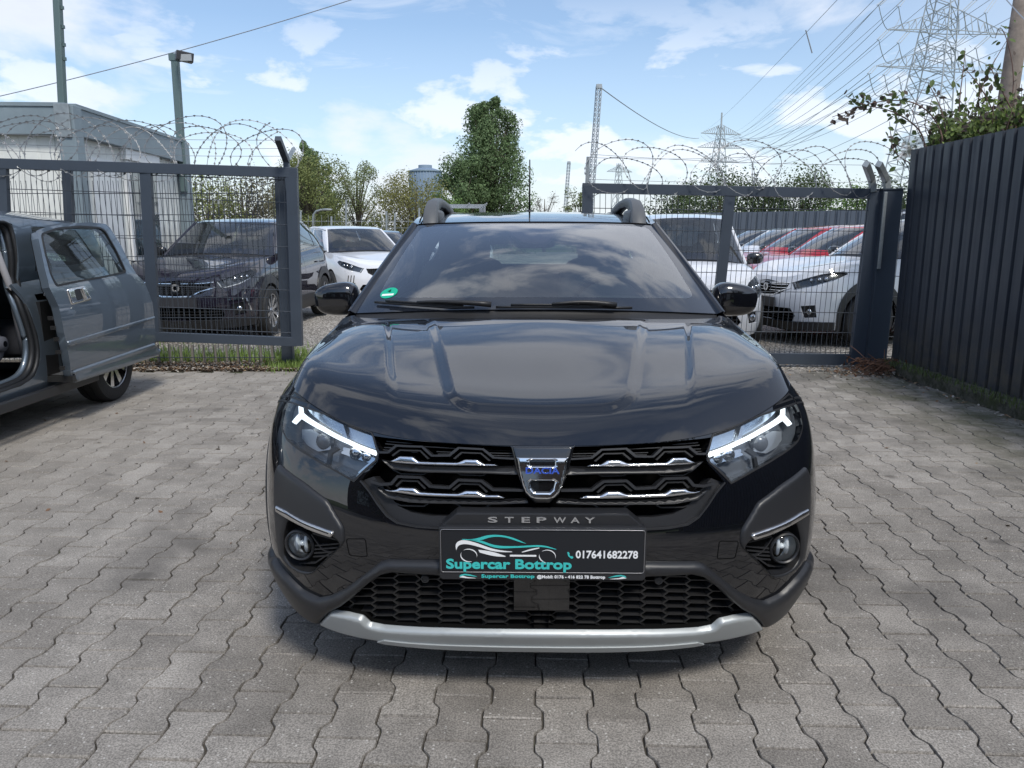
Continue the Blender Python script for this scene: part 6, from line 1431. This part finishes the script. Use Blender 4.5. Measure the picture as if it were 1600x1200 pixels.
# ------------------------------------------------------------ parked cars behind the gates
def bg_car(name, label, loc_, rz, pnt, W=1.76, L=4.05, H=1.45, sz=1., suv=False, G2=None, rim=ALLOYD, led=False, grille='mesh', fog=True, group='cars parked in the gravel lot', mirror_mat=None, wheel_r=.32, cowl=None, rails=True, plate=(.7, .7, .7), detail=True, g0=None, g1=None, hl=None):
    root = thing(name, label, 'car', loc_, rz, group); ky = L/4.09; kx = W/1.84
    G = dict(A0y=1.36*ky, C0y=3.72*ky, cowl=(1.17*ky, .17+(1.0-.17)*sz+.0), head=(1.90*ky, H-.09), A1=(.60*kx, 2.02*ky, H-.105), M1=(.63*kx, 2.8*ky, H-.045), C1=(.56*kx, 3.60*ky, H-.10), rear=(3.66*ky, H-.06), arch=.05, bulge=.03, wb=.03)
    if G2: G.update(G2)
    c = Car(root, W=W, L=L, sz=sz, G=G, cowl=cowl, g0=g0, g1=g1); Lw = c.low; Z = lambda z: .17+(z-.17)*sz; nr = lambda pts: c.near([(x*kx, y*ky, Z(z)) for x, y, z in pts])
    HLp = nr(hl or [(.46, .09, .70), (.62, .17, .755), (.74, .30, .81), (.81, .52, .85), (.83, .56, .81), (.79, .40, .73), (.70, .22, .665), (.52, .10, .62)])
    def centred(pts): a = nr(pts); return np.concatenate([[[-.02, a[0][1]]], a, [[-.02, a[-1][1]]]])
    UG = centred([(.0, .05, .715), (.43, .07, .70), (.40, .05, .62), (.30, .03, .565), (0, .0, .55)]); LG = centred([(0, 0, .42), (.50, .07, .42), (.56, .10, .34), (.50, .10, .27), (0, .02, .265)])
    FGp = nr([(.62, .13, .45), (.76, .22, .47), (.77, .24, .33), (.66, .15, .32)])
    ra = wheel_r+.045; arches = [(.84*ky, ra), (3.42*ky, ra)]
    cuts = [HLp, UG, LG, FGp]
    if detail: cuts += [strip(c.near([(.92*kx, 1.42*ky, Z(.36)), (.9*kx, 1.40*ky, Z(.6)), (.84*kx, 1.36*ky, Z(.88)), (.8*kx, 1.33*ky, Z(.95))]), .007), strip(c.near([(.92*kx, 2.45*ky, Z(.34)), (.9*kx, 2.47*ky, Z(.6)), (.8*kx, 2.45*ky, Z(1))]), .007), strip(c.near([(.92*kx, 3.0*ky, Z(.45)), (.9*kx, 3.25*ky, Z(.75)), (.8*kx, 3.3*ky, Z(1))]), .007)]
    b = car_common(c, None, BGLASS, arches, [[(.05, .10), (.44, .10), (.43, .90), (.10, .90)], [(.475, .10), (.83, .10), (.80, .90), (.465, .90)], [(.86, .12), (.965, .14), (.93, .80), (.83, .88)]], h=.06, low_cuts=cuts)
    b.build('body', pnt, root); hp = PM(); d = c.hood.dom; hp.patch(c.hood, [(0, 0), (d[1], 0), (d[1], d[3]), (0, d[3])], h=.04, mirror=True, skirt=.02, skirt_skip=skipc); hp.build('hood', pnt, root)
    rp = PM(); rp.patch(c.roof, c.roof.uv([(-1, 0), (1, 0), (1, 1), (-1, 1)]), h=.08, skirt=.02); rp.build('roof', pnt, root)
    ln = PM(); ac = [c.arch(y, r) for y, r in arches]; ln.patch(Lw, c.lowrect(), ac, h=.12, off=-.04, mirror=True); ln.build('inner_shell', VOID, root)
    u = MB(); u.box((0, L/2, .27), (W*.66, L*.86, .08)); u.box((0, .8*ky, .52), (1.0, .8, .42)); u.build('underbody', VOID, root)
    W_ = c.ws; fr = .10; ix = .90 if detail else .76; IN = rpoly(W_.uv([(-ix, .13), (ix, .13), (ix+.02, .95), (-ix-.02, .95)]), .06); p = PM(); p.patch(W_, W_.uv([(-1, 0), (1, 0), (1, 1), (-1, 1)]), [IN], h=.06, skirt=.01); p.build('windscreen_border', mat('glass_frit', (.012, .015, .022), rough=.08, coat=1) if detail else pnt, root)
    p = PM(); p.patch(W_, IN, h=.06); p.build('windscreen', BGLASS, root); p = PM(); p.patch(c.cowlp, c.cowlp.uv([(-1, 0), (1, 0), (1, 1), (-1, 1)]), h=.06, off=-.002); p.build('cowl', BLACK if detail else pnt, root)
    CH = mat('bg_reflector', (.5, .52, .55), rough=.15, metal=1)
    for e in (1, -1):
        p = PM(); p.patch(Lw, HLp, h=.05, off=-.035, only=e); h_ = p.build('headlight', mat('bg_lamp_dark', (.03, .032, .036), rough=.25, coat=1), root)
        P = Lw.pos(HLp); cc = P.mean(0); nn = Lw.nrm(HLp.mean(0)[None])[0]
        for k, t in enumerate((-.085, .0, .075)):
            q = HLp.mean(0)+np.array([t, 0]); Pq = Lw.pos(q[None])[0]+Lw.nrm(q[None])[0]*-.022; m = MB(); m.sq((Pq[0]*e, Pq[1], Pq[2]), (.065, .05, .055), .9, 12, 8); m.build('projector', CH, h_, smooth=True)
        p = PM(); a_ = HLp[2:5]; p.patch(Lw, strip(np.array([HLp[0], HLp[7], HLp[6], HLp[5]])*.92+HLp.mean(0)*.08, .012, .05), h=.1, off=-.012, skirt=.01, only=e); p.build('lamp_strip', mat('bg_strip_white', (.8, .82, .85), rough=.3), h_)
        p = PM(); p.patch(Lw, HLp, h=.05, off=.001, only=e); p.build('lens', LENS, h_)
    p = PM(); p.patch(Lw, UG, h=.06, off=-.04, mirror=True); gg = p.build('front_grille', VOID, root); p = PM()
    if grille == 'chrome':
        for z in (.60, .635, .67, .70): p.patch(Lw, strip(nr([(0, .03, z), (.40, .06, z+.01)]), .009), h=.1, off=-.008, skirt=.02, mirror=True)
    else:
        for z in np.arange(.57, .71, .022): p.patch(Lw, strip(nr([(0, .03, z), (.41, .06, z)]), .006), h=.1, off=-.008, skirt=.02, mirror=True)
        for x in np.arange(.03, .42, .035): p.patch(Lw, strip(nr([(x, .03, .57), (x, .06, .705)]), .005), h=.1, off=-.010, skirt=.02, mirror=True)
    p.build('grille_bars', SATIN if grille != 'chrome' else CHROME, gg)
    if grille in ('chrome', 'winged'):
        p = PM(); p.patch(Lw, strip(nr([(.06, .03, .685), (.25, .05, .685), (.45, .08, .70)]), .014), h=.1, off=.006, skirt=.02, mirror=True); p.patch(Lw, strip(nr([(0, .0, .535), (.18, .02, .54), (.30, .03, .60), (.46, .08, .64)]), .014), h=.1, off=.006, skirt=.02, mirror=True); p.build('chrome_trim', CHROME, gg)
    p = PM(); p.patch(Lw, LG, h=.06, off=-.04, mirror=True); lg_ = p.build('lower_intake', VOID, root); p = PM()
    for z in (.30, .335, .37): p.patch(Lw, strip(nr([(0, .03, z), (.52, .09, z)]), .008), h=.1, off=-.008, skirt=.02, mirror=True)
    p.build('intake_bars', BLACK, lg_)
    p = PM(); p.patch(Lw, FGp, h=.05, off=-.03, mirror=True); fg = p.build('fog_recess', BLACK, root)
    if fog:
        for e in (1, -1):
            q = FGp.mean(0); P = Lw.pos(q[None])[0]+Lw.nrm(q[None])[0]*-.02; m = MB(); m.sq((P[0]*e, P[1], P[2]), (.08, .05, .08), 1., 14, 8); m.build('fog_lamp', CH, fg, smooth=True)
    if led:
        p = PM()
        for k in range(3): x = .64+k*.045; p.patch(Lw, strip(nr([(x, .13+k*.03, .58), (x+.02, .15+k*.03, .40)]), .014), h=.1, off=.004, skirt=.01, mirror=True)
        p.build('claw_strips', BLACK, root)
    if suv:
        cl = PM()
        for y, r in arches: cl.patch(Lw, c.arch(y, r+.06), [c.arch(y, r)], h=.05, off=.012, skirt=.04, mirror=True)
        ua = c.near([(.92, arches[0][0]+.4, .3), (.92, arches[1][0]-.4, .3)]); vs = c.near([(.92, 2.1, Z(.40))])[0][1]; cl.patch(Lw, [(ua[0][0], 0), (ua[1][0], 0), (ua[1][0], vs), (ua[0][0], vs)], h=.06, off=.01, skirt=.03, mirror=True)
        ub = c.near([(.84, .42*ky, .3)])[0][0]; vb = c.near([(0, 0, Z(.255))])[0][1]; cl.patch(Lw, [(0, 0), (ub, 0), (ub, vb), (0, vb)], h=.06, off=.012, skirt=.03, mirror=True); cl.build('cladding', SATIN, root)
        if grille != 'chrome': p = PM(); p.patch(Lw, strip(nr([(.60, .12, .50), (.76, .24, .51), (.80, .30, .36)]), .022), h=.1, off=.012, skirt=.02, mirror=True); p.build('fog_trim', CHROME, root)
        
        for e in ((-1, 1) if rails else ()): m = MB(); m.tube([(e*.56*kx, 2.15*ky, H-.04), (e*.60*kx, 2.3*ky, H+.02), (e*.60*kx, 3.2*ky, H+.02), (e*.56*kx, 3.45*ky, H-.04)], .018, 8); m.build('roof_rail', ALLOY, root, smooth=True)
    for x in (-1, 1):
        for y in (.84, 3.42): make_wheel(root, x*(W/2-.115), y*ky, wheel_r, x, rim, ALLOYD, 10)
    for e in (1, -1):
        m = MB(); A0 = c.Ai; m.sq((e*(A0[0]+.15), A0[1]+.16, A0[2]+.06), (.20, .12, .14), .7); mi = m.build('side_mirror', mirror_mat or GLOSSB, root, smooth=True); m = MB(); m.sq((e*(A0[0]+.06), A0[1]+.15, A0[2]+.01), (.12, .05, .05), .7); m.build('mirror_foot', BLACK, mi, smooth=True); m = MB(); m.sq((e*(A0[0]+.15), A0[1]+.215, A0[2]+.06), (.17, .012, .11), .6); m.build('mirror_glass', CHROME, mi, smooth=True)
        for y in (2.25, 3.1): m = MB(); P = c.low.pos(c.near([(.9*kx, y*ky, Z(.84))]))[0]; m.sq((e*(P[0]+.012), P[1], P[2]), (.03, .17, .025), .6); m.build('door_handle', pnt, root, smooth=True)
    m = MB(); t_ = np.linspace(0, 1, 16)
    for e in (-1, 1):
        P = c.side.pos(c.side.uv([(b_, .06) for b_ in t_])); m.tube([(e*(p_[0]+.002), p_[1], p_[2]) for p_ in P], .007, 5); P = c.side.pos(c.side.uv([(b_, .94) for b_ in t_])); m.tube([(e*(p_[0]+.002), p_[1], p_[2]) for p_ in P], .006, 5)
    m.build('window_trim', GLOSSB, root, smooth=True)
    for x in (-.36, .36): seat(root, x*kx, 1.75*ky, z=(sz-1)*.5+.02)
    m = MB(); m.sq((0, 1.50*ky, Z(.86)), (1.3*kx, .6, .2), .35); m.sq((0, 3.2*ky, Z(.8)), (1.2*kx, .14, .7), .4); m.build('dashboard', DASH, root, smooth=True)
    if plate:
        m = MB(); m.box((0, -.012, Z(.47)), (.52, .02, .115)); m.build('number_plate', mat('bg_plate', plate, rough=.5), root)
        P = c.low.pos(c.near([(0, 0, Z(.64))]))[0]; m = MB(); m.lathe([(-.01, .05), (.0, .05), (.004, .04), (.004, .028), (.0, .026), (-.01, .026)], 20, (0, P[1]-.006, P[2]), 'y', close=True); m.build('badge', CHROME, root, fix=True)
    return c
DKB = paint('dark_aubergine_paint', (.014, .012, .022)); WHP = paint('white_paint', (.74, .76, .80), rough=.4); REDP = paint('red_paint', (.42, .012, .018), rough=.35); SILP = paint('pale_silver_paint', (.50, .50, .52), metal=.4); NAVP = paint('navy_paint', (.03, .045, .075)); GRYP = paint('dark_grey_paint', (.05, .055, .06))
bg_car('parked_suv', 'dark aubergine compact SUV with chrome grille trim behind the left gate', (-4.02, 9.2, 0), -.02, DKB, W=1.80, L=4.20, H=1.56, sz=1.06, suv=True, rails=False, rim=ALLOY, grille='winged', plate=(.03, .03, .035))
bg_car('parked_car', 'white hatchback with clawed front lights right of the left gate', (-2.2, 13.9, 0), .50, WHP, W=1.74, L=4.05, H=1.50, led=True, plate=(.03, .03, .03))
bg_car('parked_car', 'navy hatchback half hidden behind the white hatchback', (-2.9, 19.2, 0), .35, NAVP, detail=False)
bg_car('parked_car', 'red car whose roof shows between the SUV and the white hatchback', (-6.2, 22.5, 0), .2, REDP, detail=False, H=1.50)
MPV = [(0, .78, 1.0), (.28, .79, .995), (.50, .83, .985), (.62, .90, .975), (.68, .97, .97), (.712, 1.04, .965), (.735, 1.12, .965), (.752, 1.22, .962)]
mv = bg_car('parked_minivan', 'small tall white minivan facing the camera behind the right gate', (2.02, 8.45, 0), -.13, WHP, W=1.66, L=3.75, H=1.60, sz=.98, cowl=MPV, G2=dict(A0y=1.16, cowl=(.86, 1.0), head=(1.42, 1.50), A1=(.53, 1.58, 1.475), M1=(.57, 2.4, 1.55), C1=(.54, 3.3, 1.50)), plate=(.75, .75, .75), mirror_mat=GLOSSB, hl=[(.56, .15, .66), (.64, .20, .78), (.74, .36, .85), (.80, .52, .86), (.83, .55, .78), (.82, .44, .66), (.74, .26, .60), (.62, .16, .60)])
ROW = 'row of cars parked side by side on the right of the lot'
bg_car('parked_suv', 'white crossover with black lower cladding behind the right gate corner', (3.14, 9.6, 0), -1.35, WHP, W=1.80, L=4.2, H=1.56, sz=1.06, suv=True, group=ROW, grille='chrome', plate=(.03, .03, .03))
bg_car('parked_car', 'bright red car parked just beyond the white crossover', (3.50, 12.0, 0), -1.33, REDP, group=ROW, H=1.50, detail=False)
bg_car('parked_car', 'red hatchback, second of the two red cars beyond the crossover', (3.75, 14.3, 0), -1.33, REDP, group=ROW, H=1.50, detail=False)
bg_car('parked_car', 'white hatchback third from the back of the right hand row', (4.0, 16.6, 0), -1.32, WHP, group=ROW, H=1.48, detail=False)
bg_car('parked_car', 'dark grey car at the far end of the right hand row', (4.2, 19.0, 0), -1.3, GRYP, group=ROW, H=1.48, detail=False)
# van with roof rack far behind the black car
vc = bg_car('parked_van', 'white van with a ladder rack on its roof, mostly hidden by the black car', (-1.35, 21, 0), .1, WHP, W=1.9, L=4.6, H=1.98, sz=1.25, detail=False, G2=dict(head=(1.6, 1.88), A1=(.74, 1.75, 1.87), M1=(.76, 3, 1.93), C1=(.74, 4.3, 1.88), rear=(4.4, 1.92)))
m = MB()
for y in (1.9, 2.7, 3.5, 4.2): m.bar((-.8, y, 2.14), (.8, y, 2.14), .04, .04); m.bar((-.75, y, 1.9), (-.75, y, 2.14), .04, .04); m.bar((.75, y, 1.9), (.75, y, 2.14), .04, .04)
for x in (-.8, .8, .3): m.bar((x, 1.8, 2.18), (x, 4.3, 2.18), .04, .04)
m.build('roof_rack', ALLOY, vc.root)
# ------------------------------------------------------------ grey car with its door slid open on the left
def grey_car():
    GP = paint('steel_grey_paint', (.13, .165, .205), metal=.5, rough=.38); Y0 = 2.8; XS = -3.12
    root = thing('parked_car', 'steel grey small car with its sliding door open at the left edge', 'car', (-3.965, Y0, 0))
    W, L, H = 1.69, 3.73, 1.50; ky = L/4.09; kx = W/1.84
    G = dict(A0y=.95, C0y=3.42, cowl=(.72, 1.0), head=(1.35, 1.42), A1=(.68, 1.45, 1.385), M1=(.71, 2.3, 1.40), C1=(.66, 3.3, 1.36), rear=(3.38, 1.42), arch=.06, bulge=.03, wb=.03)
    cw = [(0, .74, 1.0), (.28, .75, .995), (.50, .78, .985), (.62, .82, .975), (.68, .86, .97), (.712, .92, .965), (.735, 1.0, .965), (.752, 1.06, .962)]
    c = Car(root, W=W, L=L, G=G, cowl=cw); c.skipwin = (0,); Lw = c.low
    arches = [(.76, .35), (3.17, .355)]
    ox = W/2
    ops = [(1.10, 1.10), (1.10, .5), (1.14, .38), (1.25, .33), (2.05, .33), (2.20, .37), (2.27, .48), (2.28, .62), (2.24, .85), (2.17, 1.10)]
    o = c.near([(ox, y, min(z, .93)) for y, z in ops]); o[0][1] = o[-1][1] = Lw.dom[3]+.05; 
    rail = strip(c.near([(ox, 2.35, .90), (ox, 3.60, .88)]), .03)
    b = car_common(c, None, SGLASS, arches, [[(.06, .12), (.52, .12), (.50, .90), (.12, .90)], [(.60, .14), (.93, .16), (.88, .85), (.60, .88)]], h=.04, low_only={1: [o, rail], -1: []}, side_cuts=[[(.06, -.2), (.535, -.2), (.50, .90), (.46, .95), (.12, .92)], [(.60, .14), (.93, .16), (.88, .85), (.60, .88)]])
    b.build('body', GP, root)
    hp = PM(); d = c.hood.dom; hp.patch(c.hood, [(0, 0), (d[1], 0), (d[1], d[3]), (0, d[3])], h=.05, mirror=True, skirt=.02, skirt_skip=skipc); hp.build('hood', GP, root)
    rp = PM(); rp.patch(c.roof, c.roof.uv([(-1, 0), (1, 0), (1, 1), (-1, 1)]), h=.05, skirt=.02); rp.build('roof', GP, root)
    p = PM(); W_ = c.ws; p.patch(W_, W_.uv([(-1, 0), (1, 0), (1, 1), (-1, 1)]), h=.06); p.build('windscreen', SGLASS, root); p = PM(); p.patch(c.cowlp, c.cowlp.uv([(-1, 0), (1, 0), (1, 1), (-1, 1)]), h=.06); p.build('cowl', BLACK, root)
    # inner door frame: seal and sill
    fr_ = Lw.pos(o[1:-1]); nn = Lw.nrm(o[1:-1]); SE = mat('door_seal', (.012, .013, .015), rough=.5)
    sq_ = c.side.pos(c.side.uv([(.535, .0), (.525, .3), (.512, .6), (.50, .88), (.46, .945), (.3, .93), (.12, .915)])); ring = [tuple(p_) for p_ in smooth_poly([tuple(p_) for p_ in fr_]+[tuple(p_) for p_ in sq_], 3, closed=False)]
    for k, (dx, r_, mt) in enumerate(((-.015, .016, SE), (-.045, .022, SE), (-.075, .02, GP))):
        m = MB(); m.tube([(x+dx, y-.012*k*(1 if y > 1.7 else -1), z+(.012*k if z < .6 else (-.012*k if z > 1.2 else 0))) for x, y, z in ring], r_, 8); m.build('door_frame', mt, root, smooth=True)
    m = MB(); m.box((ox-.16, 1.7, .315), (.22, 1.25, .03)); m.box((ox-.05, 2.4, .60), (.04, .14, .5)); m.build('door_sill', SE, root)
    m = MB(); m.box((ox-.01, 1.9, .245), (.03, 2.0, .07)); m.build('side_skirt', SATIN, root, fix=True, bevel=.01)
    m = MB(); m.tube([(ox-.20, 2.18, 1.28), (ox-.16, 2.25, .95), (ox-.15, 2.3, .45)], .022, 8); m.build('pillar_trim', mat('pillar_grey', (.28, .28, .30), rough=.8), root, smooth=True)
    m = MB(); m.box((ox+.0, 2.95, .895), (.02, 1.2, .016)); m.box((ox-.004, 2.5, .93), (.03, .22, .035)); m.build('door_rail', ALLOY, root, fix=True, bevel=.004)
    # interior
    m = MB(); m.box((0, 1.9, .28), (1.5, 2.6, .04)); m.box((-.70, 1.9, .60), (.05, 2.6, .6)); m.build('floor', mat('car_carpet', (.012, .013, .018), rough=.95), root)
    SM = mat('seat_navy', (.07, .074, .09), rough=.9)
    for x in (-.36, .38):
        m = MB(); rot = Matrix.Rotation(R(-16), 3, 'X'); m.sq((x, 1.80, .50), (.50, .52, .20), .4); m.sq((x, 2.10, .86), (.50, .19, .66), .4, rot=rot); m.sq((x, 2.2, 1.22), (.26, .11, .2), .5, rot=rot); m.sq((x+.27, 2.0, .58), (.05, .30, .20), .6); m.lathe([(0, .05), (.02, .048), (.03, .02)], 16, (x+.295, 2.10, .60), 'x'); m.build('front_seat', SM, root, smooth=True)
    m = MB(); m.sq((0, 2.75, .55), (1.2, .5, .25), .4); m.sq((0, 3.0, .85), (1.2, .16, .6), .4); m.build('rear_bench', SM, root, smooth=True); m = MB(); m.sq((0, .98, .86), (1.3, .6, .3), .4); m.build('dashboard', DASH, root, smooth=True)
    for x in (-1, 1):
        for y in (.76, 3.17): make_wheel(root, x*(W/2-.10), y, .31, x, mat('bright_alloy', (.75, .76, .78), rough=.18, metal=1), ALLOYD, 9, tw=.19)
    ln = PM(); ln.patch(Lw, c.lowrect(), [c.arch(y, r) for y, r in arches]+[o], h=.12, off=-.05, only=1); ln.patch(Lw, c.lowrect(), [c.arch(y, r) for y, r in arches], h=.12, off=-.05, only=-1); ln.build('inner_shell', VOID, root)
    # sliding door, built on its own curved surface and shown at its slid-back place
    X0 = -2.985-root.location.x
    def dsf(a, b):
        y = a*2.0+2.0; z = b*1.6; x = X0-.30*np.clip(z-.98, 0, 1)**1.05-.035*((z-.66)/.35)**2*(z < .98)-.035*((.98-.66)/.35)**2*(z >= .98)+.02-.22*np.clip(.40-z, 0, 1)*(z > .34)-.0
        x = x-.030*np.clip((z-.60), -.3, .38)*0; return np.stack([x, y, z], 1)
    D = FS(dsf, 2.0, 1.6); D.prep(60, 120); n_ = D._n(D.base, D._g[2000:2001])[0]
    if n_[0] < 0: D.sign = -1
    bpy.context.view_layer.update(); Mi = root.matrix_world.inverted(); po = Mi @ Vector((0, 0, CAM_H))
    dp = lambda pts: D.rays([(po, raydir(x, y)) for x, y in pts])
    out = [(60, 362), (72, 355), (100, 350), (140, 347), (165, 350), (172, 356), (190, 385), (203, 412), (213, 428), (225, 440), (238, 472), (241, 497), (242, 540), (251, 547), (246, 556), (200, 572), (118, 598), (112, 590), (108, 560), (100, 520), (92, 480), (77, 449), (70, 420), (60, 372)]
    win = rpoly(dp([(65, 366), (90, 357), (125, 354), (157, 356), (165, 362), (182, 392), (197, 425), (160, 433), (120, 440), (88, 447), (80, 430), (70, 392)]), .03)
    p = PM(); p.patch(D, dp(out), [win], h=.02, skirt=.05); dr = p.build('sliding_door', GP, root)
    p = PM(); p.patch(D, win, h=.03, off=-.006); p.build('door_window', SGLASS, dr)
    p = PM(); p.patch(D, strip(np.concatenate([win, win[:1]]), .014, .03), h=.05, off=.003, skirt=.01); p.build('window_seal', SE, dr)
    p = PM(); ins_ = dp([(66, 372), (76, 365), (75, 445), (90, 470), (100, 545), (118, 590), (238, 545), (236, 475), (215, 435), (170, 362), (120, 352)]); p.patch(D, dp(out), [win], h=.05, off=-.055); p.build('door_lining', SE, dr)
    p = PM(); p.patch(D, dp([(105, 533), (240, 494), (241, 498), (107, 542)]), h=.03, off=.012, skirt=.012, edge=.008); p.build('door_moulding', GP, dr)
    p = PM(); p.patch(D, dp([(110, 580), (240, 536), (250, 547), (245, 556), (118, 597)]), h=.03, off=.018, skirt=.03, edge=.016); p.build('door_skirt', GP, dr)
    # handle
    hq = dp([(103, 452), (131, 446), (141, 469), (111, 477)]); p = PM(); p.patch(D, rpoly(hq, .015), h=.015, off=.012, skirt=.012, edge=.01); hd = p.build('door_handle', CHROME, dr)
    p = PM(); p.patch(D, rpoly(dp([(113, 453), (121, 451), (127, 467), (118, 470)]), .01), h=.02, off=.0125, skirt=.002); p.build('handle_recess', SE, hd)
    p = PM(); p.patch(D, dp([(122, 450), (127, 449), (138, 468), (131, 470)]), h=.01, off=.028, skirt=.012, edge=.006); p.build('handle_grip', CHROME, hd)
    # latch hardware on the leading edge
    m = MB()
    for (x, y) in ((88, 497), (92, 512), (97, 530), (100, 550), (106, 575)):
        q = D.base(dp([(x, y)]))[0]; m2 = MB(); m2.box((q[0]-.035, q[1]-.005, q[2]), (.03, .015, .025)); m2.build('latch_pin', mat('latch_metal', (.05, .05, .05), rough=.4, metal=.6), dr)
    q = D.base(dp([(112, 592)]))[0]; m.box((q[0]-.10, q[1]+.02, q[2]), (.22, .05, .04)); m.build('latch', mat('latch_metal', (.05, .05, .05), rough=.4, metal=.6), dr)
grey_car()
build_hero()
